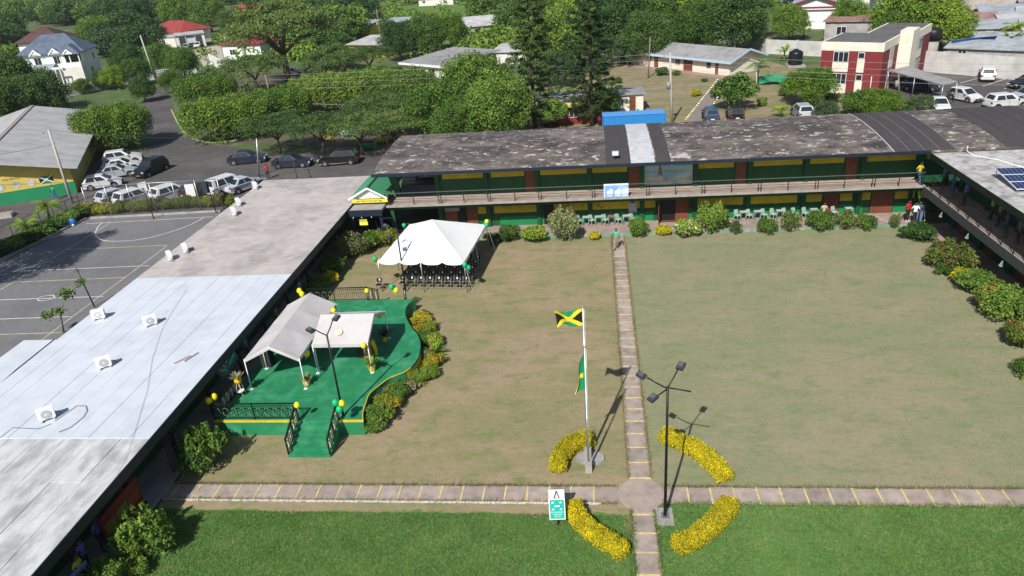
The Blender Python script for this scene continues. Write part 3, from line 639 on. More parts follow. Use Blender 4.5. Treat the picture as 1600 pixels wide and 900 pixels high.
cable('cable', [G(1512, 229, 6.3), G(1511, 236, 5.9), G(1522, 243, 5.83), G(1560, 250, 5.83), G(1600, 262, 5.83)], .04, 'white cable crossing the speckled right hand roof', m=M['white'])

# ================================================================== gabled green entrance roof and flat canopy
gb = thing('entrance_canopy', 'small entrance with green gable roof, white gable trim and yellow name strip', 'canopy', (-18.2, 56, 0), world_built=True)
GXL, GXR, GXM, GY0, GY1, GE, GA = -19.9, -16.75, -18.25, 55.7, 66.6, 3.72, 4.62
grn = mat('green_roof_sheet', (.070, .290, .150), .5, .08, 2.0, (.055, .24, .12), .4, .6)
for a, b in ((GXL, GXM), (GXM, GXR)):
    za, zb = (GE, GA) if a == GXL else (GA, GE)
    MB().add([(a, GY0, za), (b, GY0, zb), (b, GY1, zb), (a, GY1, za), (a, GY0, za - .08), (b, GY0, zb - .08), (b, GY1, zb - .08), (a, GY1, za - .08)], [(0, 1, 2, 3), (7, 6, 5, 4), (0, 4, 5, 1), (1, 5, 6, 2), (2, 6, 7, 3), (3, 7, 4, 0)]).build('roof_slope', grn, gb)
MB().bar((GXM, GY0 - .02, GA + .03), (GXM, GY1, GA + .03), .16, .05).build('ridge_cap', pm(.03, .16, .08), gb)
MB().bar((GXL - .05, GY0 - .05, GE - .05), (GXM, GY0 - .05, GA - .05), .06, .14).build('barge_board', M['white'], gb); MB().bar((GXM, GY0 - .055, GA - .05), (GXR + .05, GY0 - .055, GE - .05), .06, .14).build('barge_board', M['white'], gb)
MB().add([(GXL + .2, GY0 + .25, GE - .1), (GXR - .2, GY0 + .25, GE - .1), (GXM, GY0 + .25, GA - .15)], [(0, 1, 2)]).build('gable_wall', M['white'], gb)
ns_ = MB().box(GXL + .25, GXR + .05, GY0 - .02, GY0 + .03, GE - .36, GE - .08).build('name_strip', pm(.72, .60, .03), gb)
text('lettering', 'Jose Marti Technical High', .21, ((GXL + GXR) / 2 + .1, GY0 - .026, GE - .22), FACE_S, M['black'], gb, sx=1.0)
MB().box(-19.6, -16.95, 54.35, 56.3, 2.95, 3.15).build('flat_roof', M['conc'], gb); MB().box(-19.65, -16.9, 54.28, 54.345, 2.68, 3.2).build('fascia', M['navy'], gb)
MB().box(-19.55, -17.0, 58.6, 58.8, 0, 2.94).build('back_wall', M['navy'], gb)
for x in (-19.5, -17.1): MB().box(x - .1, x + .1, 54.5, 54.7, 0, 2.94).build('column', M['navy'], gb)
for x in (-19.3, -18.6, -17.8): MB().ball((x, 54.3, 2.6), .05, n=6, k=4).build('bulb', M['white'], gb)
ys_ = thing('hanging_sign', 'small yellow two part sign hanging under the flat entrance canopy', 'sign', (-18.55, 54.4, 2.2)); MB().box(-.33, .33, -.02, .02, -.28, .0).build('board', pm(.85, .78, .08), ys_); MB().box(-.31, .31, -.024, -.021, .01, .22).build('upper_board', pm(.45, .42, .08), ys_); MB().tube([(-.2, 0, .22), (-.2, 0, .62)], .01, 4).tube([(.2, 0, .22), (.2, 0, .62)], .01, 4).build('hanger', M['dksteel'], ys_)
MB().box(-19.8, -16.6, 55.4, 63, 0, .03)

# ================================================================== the green stage
DZ = .9
stage = thing('stage', 'green painted open air stage with a wavy front edge and steps', 'stage', (-15.5, 36, 0), world_built=True)
edge_px = [(567, 657), (566.5, 645), (571, 630), (577, 615), (592, 602), (607, 591), (621, 585), (635, 579), (647, 568), (654, 556), (657, 537), (652, 522), (642, 510), (634, 494), (633.5, 484), (638, 475), (648, 467.5)]
ed = [G(x, y, DZ) for x, y in edge_px]
def smooth(pts, k=4):
    out = []
    for i in range(len(pts) - 1):
        p0, p1, p2, p3 = pts[max(i - 1, 0)], pts[i], pts[i + 1], pts[min(i + 2, len(pts) - 1)]
        for j in range(k):
            t = j / k; out.append(.5 * ((2 * p1) + (p2 - p0) * t + (2 * p0 - 5 * p1 + 4 * p2 - p3) * t * t + (3 * p1 - p0 - 3 * p2 + p3) * t ** 3))
    return out + [pts[-1]]
eds = smooth(ed); FY = 29.38; BY = eds[-1].y
outline = [(-19.55, FY), (eds[0].x, FY)] + [(p.x, p.y) for p in eds[1:]] + [(-19.55, BY + .1)]
mb = MB(); mb.prism(outline, 0.0, DZ); mb.build('deck', M['deck'], stage)
lip = MB()
for a, b in zip(eds[:30], eds[1:31]): 
    n_ = Vector(((b - a).y, -(b - a).x, 0)).normalized()
    lip.add([a + n_ * .025 + Vector((0, 0, .004)), b + n_ * .03 + Vector((0, 0, .004)), b - n_ * .012 + Vector((0, 0, .006)), a - n_ * .012 + Vector((0, 0, .006)), a + n_ * .03 - Vector((0, 0, .03)), b + n_ * .03 - Vector((0, 0, .03))], [(0, 1, 2, 3), (0, 4, 5, 1)])
lip.build('yellow_edge', M['yellow'], stage)
# yellow lower face panel where the wave turns to the south
wall_y = MB()
for a, b in zip(eds[28:38], eds[29:39]):
    n_ = Vector(((b - a).y, -(b - a).x, 0)).normalized() * .02
    wall_y.quad((a + n_).xy.to_3d() + Vector((0, 0, .02)), (b + n_).xy.to_3d() + Vector((0, 0, .02)), (b + n_).xy.to_3d() + Vector((0, 0, .78)), (a + n_).xy.to_3d() + Vector((0, 0, .78)))
wall_y.build('yellow_face', M['yellow'], stage)
MB().box(-19.5, -15.12, FY - .03, FY + .05, DZ - .10, DZ + .005).box(-12.95, eds[0].x + .02, FY - .03, FY + .05, DZ - .10, DZ + .005).build('yellow_edge', M['yellow'], stage)
for k in range(5): MB().box(-15.1, -12.98, 27.6 + .36 * k, 27.6 + .36 * (k + 1) + (.0 if k == 4 else .0), .0, .16 * (k + 1)).build('step', M['deck'], stage)
for y_ in (31.6, 34.4, 37.3, 40.2): MB().box(-19.5, -13.4 if y_ < 33 else -12.0, y_, y_ + .02, DZ - .01, DZ + .004).build('deck_seam', pm(.05, .27, .15), stage)
iron = pm(.012, .018, .016, .45, .3); scroll = pm(.55, .55, .42, .6)
def rail_run(p0, p1, h=.95, infill=False, n=None):
    p0 = Vector(p0); p1 = Vector(p1); L = (p1 - p0).length; n = n or max(3, int(L / .14)); Z = Vector((0, 0, 1))
    rr = MB().bar(p0 + Z * h, p1 + Z * h, .06, .05).bar(p0 + Z * .1, p1 + Z * .1, .035).bar(p0 + Z * (h - .14), p1 + Z * (h - .14), .025).build('railing', iron, stage)
    bal_ = MB()
    for k in range(n + 1):
        q = p0.lerp(p1, k / n); wd = .06 if k in (0, n) else .018
        if k in (0, n, n // 2): MB().bar(q, q + Z * (h + .04), .055).build('post', iron, rr)
        else: MB().bar(q + Z * .1, q + Z * h, .018).build('baluster', iron, rr)
    d = (p1 - p0).normalized()
    for k in range(max(2, int(L / .42))):          # scrolls
        c = p0.lerp(p1, (k + .5) / max(2, int(L / .42))) + Z * (h * .48); pts = [c + d * (.16 * math.cos(t)) + Z * (.24 * math.sin(t)) for t in np.linspace(0, 2 * math.pi, 9)]
        MB().tube(pts, .022 if infill else .012, 4).build('scroll', scroll if infill else pm(.25, .30, .22), rr)
        if infill: MB().bar(c - Z * .26, c + Z * .26, .10, .03).build('scroll', scroll, rr)
    return rr
rail_run((-19.5, FY + .1, DZ), (-15.12, FY + .1, DZ)); 
rail_run((-15.08, FY + .1, DZ), (-15.08, 27.65, .1), .95, True); rail_run((-13.0, FY + .1, DZ), (-13.0, 27.65, .1), .95, True)
q0 = G(500, 471, DZ); q1 = G(575, 469, DZ)
rail_run((q0.x - 1.2, BY, DZ), (q1.x, BY, DZ)); 
rail_run((q1.x + .05, BY, DZ), (q1.x + .45, BY + .9, .3), .95, True); q2 = G(636, 468, DZ); rail_run((q2.x - .05, BY, DZ), (q2.x - .42, BY + .9, .3), .95, True)
for k in range(3): MB().box(q1.x, q2.x, BY + .101 + .3 * k, BY + .401 + .3 * k, 0, .72 - .2 * k).build('step', M['deck'], stage)
rail_run((-19.4, 30.2, DZ), (-19.4, 32.4, DZ), .95, True)

# canopies on the stage
canv = mat('canvas_grey', (.50, .485, .48), .85, .05, 2.0, (.45, .435, .43), .4, .9)
def gable_canopy(name, label, x0, x1, y0, y1, ze, zr_, along, panels, legs):
    t = thing(name, label, 'canopy', ((x0 + x1) / 2, (y0 + y1) / 2, DZ), world_built=True)
    def pt(u, v, z): return (x0 + (x1 - x0) * v, y0 + (y1 - y0) * u, z) if along == 'y' else (x0 + (x1 - x0) * u, y0 + (y1 - y0) * v, z)
    for k in range(panels):
        for side in (0, 1):
            mb = MB(); K = 7; vs = []; fs = []
            for i in range(K):
                u = (k + i / (K - 1)) / panels
                for j in range(6):
                    w = j / 5; v = .5 * w if side == 0 else 1 - .5 * w
                    sag = -.07 * math.sin(math.pi * (i / (K - 1))) * math.sin(math.pi * min(1, w * .9 + .1))
                    vs.append(pt(u, v, ze + (zr_ - ze) * w + sag))
            for i in range(K - 1):
                for j in range(5): a = i * 6 + j; fs.append((a, a + 1, a + 7, a + 6))
            mb.add(vs, fs, 0, True); mb.build('canvas_panel', canv, t)
    val = MB()
    for v in (0, 1):
        a, b = Vector(pt(-.004, v, ze + .01)), Vector(pt(1.004, v, ze + .01)); val.quad(a, b, b - Vector((0, 0, .2)), a - Vector((0, 0, .2)))
    for u in (-.002, 1.002):
        a, b, c = Vector(pt(u, 0, ze)), Vector(pt(u, .5, zr_)), Vector(pt(u, 1, ze)); d = Vector((0, 0, .2))
        val.quad(a, b, b - d, a - d); val.quad(b, c, c - d, b - d)
    val.build('valance', canv, t)
    for (u, v) in legs:
        p = Vector(pt(u, v, ze)); MB().tube([(p.x, p.y, DZ), (p.x, p.y, ze)], .028, 6).build('leg', M['white_plastic'], t); 
        MB().box(p.x - .09, p.x + .09, p.y - .09, p.y + .09, DZ + .002, DZ + .03).build('base_plate', M['white_plastic'], t)
    fr = MB().tube([pt(0, .5, zr_ - .03), pt(1, .5, zr_ - .03)], .025, 6)
    for u in [k / panels for k in range(panels + 1)]: fr.tube([pt(u, 0, ze - .03), pt(u, .5, zr_ - .04), pt(u, 1, ze - .03)], .022, 5)
    fr.build('frame', M['white_plastic'], t); return t
c1 = gable_canopy('gable_canopy', 'long grey gabled canopy in three sections along the stage', -18.75, -15.7, 32.25, 38.6, 2.78, 3.55, 'y', 3, [(0, 0), (0, 1), (.33, 0), (.33, 1), (.67, 0), (.67, 1), (1, 0), (1, 1)])
c2 = gable_canopy('gable_canopy', 'smaller grey canopy with a round badge beside the long stage canopy', -15.55, -12.45, 33.8, 37.6, 2.72, 3.58, 'x', 1, [(0, 0), (1, 0), (0, 1), (1, 1)])
def badge(px, py, z, par, tilt):
    q = G(px, py, z); m_ = MB(); rot = Matrix.Rotation(tilt[1], 4, tilt[0])
    for r_, mt, up_ in ((.22, pm(.75, .72, .35), .02), (.13, M['white'], .03)):
        pts = [Vector((q.x, q.y, z + up_)) + (rot @ Vector((r_ * math.cos(t), r_ * math.sin(t), 0)).to_4d()).to_3d() for t in np.linspace(0, 2 * math.pi, 18, endpoint=False)]
        MB().add(pts, [tuple(range(18))]).build('badge', mt, par)
badge(529, 519.5, 3.06, c2, ('X', R(24))); badge(482, 505, 3.02, c1, ('Y', R(27)))

# white marquee
mq = thing('marquee', 'white peaked marquee on the lawn beside the stage with chairs underneath', 'marquee', (-11.75, 49.3, 0), R(-5))
MW, MD, ME, MA = 3.08, 3.6, 2.3, 4.05
mcv = mat('marquee_canvas', (.80, .80, .79), .7, .03, 1.5)
vs = []; N = 16
for side, (ax, ay) in enumerate((((-MW, -MD), (MW, -MD)), ((MW, -MD), (MW, MD)), ((MW, MD), (-MW, MD)), ((-MW, MD), (-MW, -MD)))):
    mb = MB(); vs = []; fs = []; K = 10
    for i in range(K + 1):
        w = i / K
        for j in range(K + 1):
            u = j / K; p = Vector((ax[0] + (ay[0] - ax[0]) * u, ax[1] + (ay[1] - ax[1]) * u, 0)) * (1 - w)
            sag = .07 * math.sin(math.pi * u) * math.sin(math.pi * w) + .02 * math.sin(math.pi * w) ** .8
            vs.append((p.x, p.y, ME + (MA - ME) * w - sag + .012 * math.sin(u * 23 + side) * (1 - w)))
    for i in range(K):
        for j in range(K): a = i * (K + 1) + j; fs.append((a, a + 1, a + K + 2, a + K + 1))
    mb.add(vs, fs, 0, True); cp = mb.build('canvas_slope', mcv, mq)
    v = MB(); nseg = 4
    for k in range(nseg):
        for j in range(6):
            u0, u1 = (k + j / 6) / nseg, (k + (j + 1) / 6) / nseg
            d0 = .24 * (math.sin(math.pi * j / 6)) ** .35 if j else .04; d1 = .24 * (math.sin(math.pi * (j + 1) / 6)) ** .35 if j < 5 else .04
            f_ = lambda u: Vector((ax[0] + (ay[0] - ax[0]) * u, ax[1] + (ay[1] - ax[1]) * u, ME + .01)) * 1.0
            a, b = f_(u0), f_(u1); a.xy *= 1.003; b.xy *= 1.003; v.quad(a, b, b - Vector((0, 0, d1)), a - Vector((0, 0, d0)))
    v.build('valance', mcv, cp)
for x, y in ((-MW, -MD), (0, -MD), (MW, -MD), (-MW, 0), (MW, 0), (-MW, MD), (0, MD), (MW, MD)):
    MB().tube([(x, y, 0), (x, y, ME)], .03, 6).build('pole', M['steel'], mq)
fr = MB()
for x, y in ((-MW, -MD), (MW, -MD), (MW, MD), (-MW, MD)): fr.tube([(x, y, ME - .03), (0, 0, MA - .12)], .025, 5)
fr.build('rafters', M['steel'], mq)
for x, y, a in ((MW, -MD, -.8), (MW, MD, .8)): MB().tube([(x, y, ME), (x + .5, y + a * .2, 0)], .012, 4).build('guy_rope', M['white'], mq)

ORD = ('first', 'second', 'third', 'fourth', 'fifth', 'sixth', 'seventh', 'eighth', 'ninth', 'tenth', 'eleventh', 'twelfth', 'thirteenth', 'fourteenth', 'fifteenth')
# folding chairs under it: dark back and seat, light frame, all facing the stage
blk_pl = pm(.014, .015, .02, .5); tagm = M['white_plastic']; frm = pm(.34, .35, .37, .4, .4)
def folding_chair():
    t = thing('folding_chair', 'x', 'chair')
    MB().obox((0, -.02, .44), (.42, .40, .03), 0, 0, R(-4)).build('seat', blk_pl, t)
    bk = MB().obox((0, .21, .68), (.42, .025, .28), 0, 0, R(-12)).build('backrest', blk_pl, t); MB().obox((0, .19, .72), (.08, .01, .14), 0, 0, R(-12)).build('sticker', tagm, bk)
    for s in (-.22, .22):
        MB().tube([(s, -.26, 0), (s, .24, .82)], .016, 5).build('leg', frm, t); MB().tube([(s, .24, 0), (s, -.18, .44)], .016, 5).build('leg', frm, t)
    MB().tube([(-.22, -.18, .14), (.22, -.18, .14)], .012, 4).build('stretcher', frm, t); return t
fc = folding_chair(); MR = Matrix.Rotation(R(-5), 3, 'Z'); first = True
rows_ = 5; cols_ = 8
names_r = ('front', 'second', 'third', 'fourth', 'back')
for r_ in range(rows_):
    for c_ in range(cols_):
        p = mq.location + MR @ Vector((-1.75 + .66 * c_, -2.95 + .95 * r_, 0)); lab = '%s dark folding chair from the left in the %s row under the white marquee' % (ORD[c_], names_r[r_])
        grp = 'folding chairs in the %s marquee row' % names_r[r_]
        if first: fc.location = p; fc.rotation_euler.z = R(-5); fc['label'] = lab; fc['group'] = grp; first = False
        else: dup(fc, p, R(-5 + ((c_ * 7 + r_ * 5) % 7 - 3) * 1.2), lab, grp)
dup(fc, G(594, 453, 0), R(-2), 'single black folding chair on the lawn left of the marquee', 'lone folding chair')

# small tablet chairs along the long block
tg = pm(.34, .46, .40, .5); tg2 = pm(.20, .42, .30, .5)
def plastic_chair(name, label, m, group):
    t = thing(name, label, 'chair', group=group)
    MB().obox((0, 0, .44), (.44, .42, .04)).build('seat', m, t); MB().obox((0, .21, .68), (.42, .03, .36), 0, 0, R(-10)).build('backrest', m, t)
    for sx in (-.18, .18):
        for sy in (-.17, .17): MB().tube([(sx * 1.15, sy * 1.15, 0), (sx, sy, .43)], .02, 5).build('leg', m, t)
    return t
def desk(name, label, m, group):
    t = thing(name, label, 'desk', group=group)
    MB().obox((0, 0, .72), (.56, .42, .035)).build('desktop', m, t); MB().obox((0, .05, .60), (.48, .34, .02)).build('shelf', frm, t)
    for sx in (-.24, .24):
        for sy in (-.17, .17): MB().tube([(sx, sy, 0), (sx * .95, sy, .70)], .018, 5).build('leg', frm, t)
    return t
pc = plastic_chair('plastic_chair', 'pale green plastic chair in the line against the block beside the lettered boards', tg, 'plastic chairs by the lettered boards')
dk = desk('school_desk', 'small pale school desk in the line beside the lettered boards', pm(.40, .46, .45, .5), 'school desks by the lettered boards')
ch = [(905, 350, 'c'), (916, 350, 'd'), (925, 349, 'c'), (935, 349, 'd'), (946, 348, 'c'), (955, 348, 'r'), (966, 347, 'c'), (978, 347, 'd'), (988, 346, 'c'), (898, 351, 'd')]
first = {}
for px, py, k in ch:
    p = G(px, py, .15); p.y = 57.35
    if k == 'r':
        r1 = desk('school_desk', 'reddish brown topped school desk in the line of pale ones', pm(.30, .15, .11), None); r1.location = p; continue
    src = pc if k == 'c' else dk; nth = sum(1 for q in ch if q[2] == k and q[0] <= px) - 1
    lab = '%s %s from the left in the line beside the lettered boards' % (ORD[nth], 'pale green plastic chair' if k == 'c' else 'small pale school desk')
    if k not in first: src.location = p; src.rotation_euler.z = R(40 if k == 'c' else 0); first[k] = 1; src['label'] = lab
    else: dup(src, p, R(40 if k == 'c' else 4), lab)
nn = {'c': -1, 'd': -1}
for px, py, k in ((1150, 340, 'c'), (1158, 339, 'd'), (1168, 339, 'c'), (1180, 338, 'd'), (1190, 337, 'c'), (1204, 336, 'c'), (1213, 335, 'd'), (1222, 335, 'c'), (1236, 334, 'c'), (1253, 334, 'c'), (1265, 333, 'd'), (1297, 332, 'c'), (1318, 331, 'd')):
    p = G(px, py, .15); p.y = 57.3; nn[k] += 1
    dup(pc if k == 'c' else dk, p, R(35 if k == 'c' else 3), ORD[nn[k]] + (' pale green plastic chair' if k == 'c' else ' small pale school desk') + ' from the left behind the shrubs right of the brown door', ('plastic chairs' if k == 'c' else 'school desks') + ' behind the right hand shrubs')

# speakers, plants and lectern on the stage
sp1 = thing('loudspeaker', 'tall black loudspeaker under the long grey canopy', 'speaker', G(420, 570, DZ)); MB().box(-.3, .3, -.3, .3, 0, 1.15).build('cabinet', M['black'], sp1); MB().box(-.26, .26, -.306, -.301, .05, 1.1).build('grille', pm(.03, .03, .03, .8), sp1)
sp2 = thing('loudspeaker', 'black loudspeaker at the right leg of the smaller canopy', 'speaker', G(567, 556, DZ)); MB().box(-.25, .25, -.25, .25, 0, .95).build('cabinet', M['black'], sp2); MB().box(-.21, .21, -.256, -.251, .05, .9).build('grille', pm(.03, .03, .03, .8), sp2)
lec = thing('lectern', 'brown wooden lectern draped with yellow cloth beside the smaller canopy', 'lectern', G(578, 558, DZ), R(-8))
MB().box(-.25, .25, -.2, .2, 0, 1.0).build('body', mat('lectern_wood', (.30, .16, .06), .5, .2, 3.0), lec); MB().obox((0, -.02, 1.06), (.6, .5, .05), 0, 0, R(14)).build('top', pm(.32, .18, .07), lec)
for k in range(6): MB().box(-.24, .24, -.215, -.201, .06 + .15 * k, .17 + .15 * k).build('slat', pm(.36, .20, .08), lec)
MB().add([(.26, -.22, 1.12), (.34, -.15, .9), (.42, -.1, .5), (.40, -.05, .1), (.26, .22, 1.12), (.36, .2, .9), (.44, .2, .5), (.42, .2, .1)], [(0, 1, 5, 4), (1, 2, 6, 5), (2, 3, 7, 6)], 0, True).build('drape', M['goldm'], lec)
def blade_plant(mb, c, n, L, w, seed, m=0, droop=.5, z0=0):
    g = rng(seed)
    for k in range(n):
        a = g.random() * 6.283; e = .35 + g.random() * .9; l_ = L * (.7 + .5 * g.random()); pts = []
        for t in (0, .35, .7, 1):
            rr_ = l_ * t * math.cos(e) ; zz = l_ * (t * math.sin(e) - droop * t * t * .5); pts.append(Vector((c[0] + rr_ * math.cos(a), c[1] + rr_ * math.sin(a), c[2] + zz)))
        s_ = Vector((-math.sin(a), math.cos(a), 0)) * w
        ws = (.5, 1, .8, .05)
        for i in range(3): mb.add([pts[i] - s_ * ws[i], pts[i] + s_ * ws[i], pts[i + 1] + s_ * ws[i + 1], pts[i + 1] - s_ * ws[i + 1]], [(0, 1, 2, 3)], m)
def potted(loc, label, potm, h, seed, leafm='leaf_mid', stand=False, br=.22):
    t = thing('potted_plant', label, 'potted plant', loc)
    z = .75 if stand else 0
    if stand:
        for a in range(4): MB().tube([(.26 * math.cos(a * 1.57 + .7), .26 * math.sin(a * 1.57 + .7), 0), (.12 * math.cos(a * 1.57 + .7), .12 * math.sin(a * 1.57 + .7), z)], .015, 5).build('stand_leg', pm(.6, .5, .35), t)
        MB().tube([(0, 0, .3), (0, 0, .32)], .2, 12).build('stand_shelf', M['white_plastic'], t); MB().ball((0, 0, z + .2), .2, n=12, k=8).build('pot', potm, t)
    else: MB().tube([(0, 0, 0), (0, 0, .05), (0, 0, .34), (0, 0, .36)], [br * .75, br * .8, br, br], 12).build('pot', potm, t)
    mb = MB(); blade_plant(mb, (0, 0, z + .33), 34, h, .05, seed); mb.build('leaves', M[leafm], t); return t
potted(G(480, 601, DZ), 'pale yellow potted plant at the front leg of the long canopy', pm(.75, .55, .12), .5, 1, 'leaf_pale'); potted(G(582, 579, DZ), 'leafy plant in a yellow pot right of the smaller canopy', pm(.72, .50, .05), .75, 2, 'leaf_bright')
potted(G(601, 533, DZ), 'dark leafy plant in a yellow pot standing in the canopy shadow', pm(.72, .50, .05), .85, 3, 'leaf_dark'); potted(G(378, 618, DZ), 'yellow ball pot with a spiky pale plant on a tall stand', pm(.75, .42, .01), .5, 4, 'leaf_pale', True)
def balloons(loc, label, cols, seed, r=.17, n=None):
    t = thing('balloon_cluster', label, 'balloons', loc); g = rng(seed)
    for k, c in enumerate(cols):
        a = k * 2.2 + seed; p = (.16 * math.cos(a), .16 * math.sin(a), .14 * k - .1) if len(cols) > 1 else (0, 0, 0)
        b = MB().ball(p, r, n=12, k=9, sz=1.18).build('balloon', {'y': pm(.80, .66, .02, .3), 'g': pm(.01, .42, .16, .3), 'b': pm(.02, .03, .2, .3)}[c], t)
        MB().tube([(p[0], p[1], p[2] - r * 1.15), (0, 0, -.5)], .008, 4).build('string', M['white'], t)
    return t
for px, py, z, lab, cols in ((588, 407, 2.2, 'green and yellow balloons at the left front marquee corner', 'ygg'), (728, 416, 2.1, 'green balloons at the right front marquee corner', 'gyg'), (759, 351, 2.35, 'green balloons at the right rear marquee corner', 'ggy'), (631, 352, 2.4, 'green balloon behind the left rear marquee corner', 'g'),
                             (615, 451, 1.9, 'green and yellow balloons at the back steps of the stage', 'ygg'), (573, 454.5, 1.9, 'single yellow balloon on the back stage rail', 'y'), (530, 634, 2.0, 'green and yellow balloons above the right stair rail', 'gyg'), (464, 633, 1.95, 'single small yellow balloon on the corner of the stage rail', 'y'),
                             (331, 625, 1.9, 'yellow and dark blue balloons at the left end of the stage rail', 'byy'), (475, 549, 2.4, 'pair of yellow balloons under the long canopy edge', 'yy'), (521, 485, 2.8, 'yellow balloon at the back right of the long canopy', 'y'), (468, 457, 3.0, 'pair of yellow balloons behind the long canopy ridge', 'yy'),
                             (568, 540, 2.7, 'yellow balloon at the front right corner of the smaller canopy', 'y'), (593, 493, 2.7, 'small orange yellow balloon at the back corner of the smaller canopy', 'y')):
    balloons(G(px, py, z), lab, cols, px % 7, .17 if len(cols) > 1 else .15)

# ================================================================== lamps, flags, sign
def floodhead(mb, p, rz, tilt, m=0): mb.obox(p, (.42, .34, .16), rz, m, tilt)
def lamp_post(base, H_, heads, label, arms_z=None, r=.055):
    t = thing('lamp_post', label, 'lamp post', base)
    MB().tube([(0, 0, 0), (0, 0, H_ * .5), (0, 0, H_)], [r * 1.25, r, r * .85], 8).build('pole', M['black'], t); MB().box(-.16, .16, -.16, .16, 0, .05).build('base_plate', M['steel'], t)
    for k in range(4): MB().tube([(.11 * (-1) ** k, .11 * (1 if k < 2 else -1), .05), (.11 * (-1) ** k, .11 * (1 if k < 2 else -1), .12)], .015, 5).build('bolt', M['steel'], t)
    for (dx, dy, dz, z0, head, rz) in heads:
        am = MB().tube([(0, 0, z0), (dx * .6, dy * .6, z0 + dz * .55), (dx, dy, z0 + dz)], .028, 6).build('arm', M['black'], t)
        if head:
            n_ = math.hypot(dx, dy); c = (dx * (1 + .22 / n_), dy * (1 + .22 / n_), z0 + dz + .04)
            hd = MB().obox(c, (.28, .36, .11), rz, 0, R(18)).build('lamp_head', pm(.06, .065, .075, .4, .3), t)
            MB().obox((c[0], c[1], c[2] - .065), (.23, .30, .012), rz, 0, R(18)).build('lens', pm(.45, .47, .5, .2), hd); MB().obox((c[0], c[1], c[2] + .08), (.17, .19, .05), rz, 0, R(18)).build('ballast_box', pm(.16, .17, .19, .4, .4), hd)
    return t
lamp_post(G(1039, 806, .06), 6.3, [(-.75, .3, .32, 6.2, 1, R(60)), (.42, .55, .45, 6.25, 1, R(-30)), (-.45, -.5, .0, 6.2, 1, R(-50)), (.85, -.1, -.12, 6.25, 0, 0)], 'black lamp post with three floodlights beside the round path slab')
lamp_post(G(541, 672), 5.5, [(-.42, -.2, .42, 5.5, 1, R(70)), (.28, .35, .62, 5.5, 1, R(-20))], 'black lamp post with twin floodlights at the stage corner')
lamp_post(G(634, 455), 4.7, [(-.55, .1, .2, 4.65, 1, R(80)), (-.3, -.5, -.1, 4.5, 1, R(10))], 'thin black lamp post behind the stage in front of the marquee')
lamp_post(G(668, 453), 2.2, [], 'short grey guy post left of the marquee centre', r=.02) if False else None
def flagpole(base, H_, label, r):
    t = thing('flagpole', label, 'flagpole', base)
    MB().tube([(0, 0, 0), (0, 0, H_ * .45), (0, 0, H_ * .451), (0, 0, H_)], [r, r, r * .75, r * .6], 8).build('pole', M['steel'], t); MB().ball((0, 0, H_ + .04), .06, n=8, k=6).build('finial', M['steel'], t)
    MB().obox((0, 0, .3), (.3, .25, .6)).build('base_block', M['conc'], t); MB().tube([(.05, -.02, .6), (.06, -.02, H_ - .1)], .006, 4).build('halyard', M['white'], t); return t
b1 = G(919, 717); b2 = G(920, 737); 
flagpole(b1, 7.85, 'tall steel flagpole flying the black green and gold flag', .06); flagpole(b2, 6.45, 'shorter steel flagpole with the limp green and gold flag', .045)
sl = MB(); g = rng(2); sl.prism([(b1.x + .1 + (.62 + .1 * g.random()) * math.cos(t), b1.y - .02 + (.42 + .1 * g.random()) * math.sin(t)) for t in np.linspace(0, 6.283, 14, endpoint=False)], .005, .10); tag(sl.build('stone_base', M['conc']), 'rough concrete footing around the flagpoles', 'footing')
fb, fg, fy = pm(.008, .008, .008, .7), pm(.01, .26, .10, .7), pm(.75, .58, .02, .7); pg = pm(.08, .42, .24, .7)
def flag_obj(name, label, f_pos, nx, ny, colour, mats_, base):
    vs = [f_pos(i / nx, j / ny) for j in range(ny + 1) for i in range(nx + 1)]; mb = MB()
    groups = {}
    t = thing(name, label, 'flag', base, world_built=True)
    for j in range(ny):
        for i in range(nx):
            a = j * (nx + 1) + i; groups.setdefault(colour((i + .5) / nx, (j + .5) / ny), []).append((a, a + 1, a + nx + 2, a + nx + 1))
    for k, fs in groups.items():
        idx = sorted({q for f in fs for q in f}); mp_ = {q: i for i, q in enumerate(idx)}
        MB().add([vs[q] for q in idx], [[mp_[q] for q in f] for f in fs], 0, True).build(('black_panel', 'green_panel', 'gold_saltire')[k], mats_[k], t)
    return t
top = Vector((b1.x, b1.y, 7.8))
def jf(u, v):   # u along the fly (to the west), v down
    return Vector((top.x - .05 - 1.16 * u + .10 * v * u, top.y + .22 * math.sin(u * 7.5 + v * 1.8) * (u + .12) + .10 * u, top.z - .78 * v - .24 * u - .06 * math.sin(u * 6.5 + v) * (.4 + u) + .12 * v * u))
def jc(u, v):
    d = min(abs(u - v), abs(u - (1 - v)))
    if d < .13: return 2
    return 0 if (u < v) == (u < 1 - v) else 1
flag_obj('national_flag', 'black green and gold saltire flag streaming from the tall pole', jf, 56, 40, jc, (fb, fg, fy), top - Vector((0, 0, .5)))
top2 = Vector((b2.x, b2.y, 6.2))
def sf(u, v): return Vector((top2.x - .03 - .42 * u * (.25 + .75 * v) - .05 * math.sin(v * 7) * u, top2.y + .1 * math.sin(u * 9 + v * 3) * u, top2.z - 1.75 * v - .25 * u))
def s2(u, v): return 2 if (.50 < v < .62 and u > .25) or (v > .62 and u > .86) else 1
flag_obj('school_flag', 'limp green flag with gold patch hanging on the shorter pole', sf, 24, 40, s2, (fb, fg, fy), top2 - Vector((0, 0, 1)))
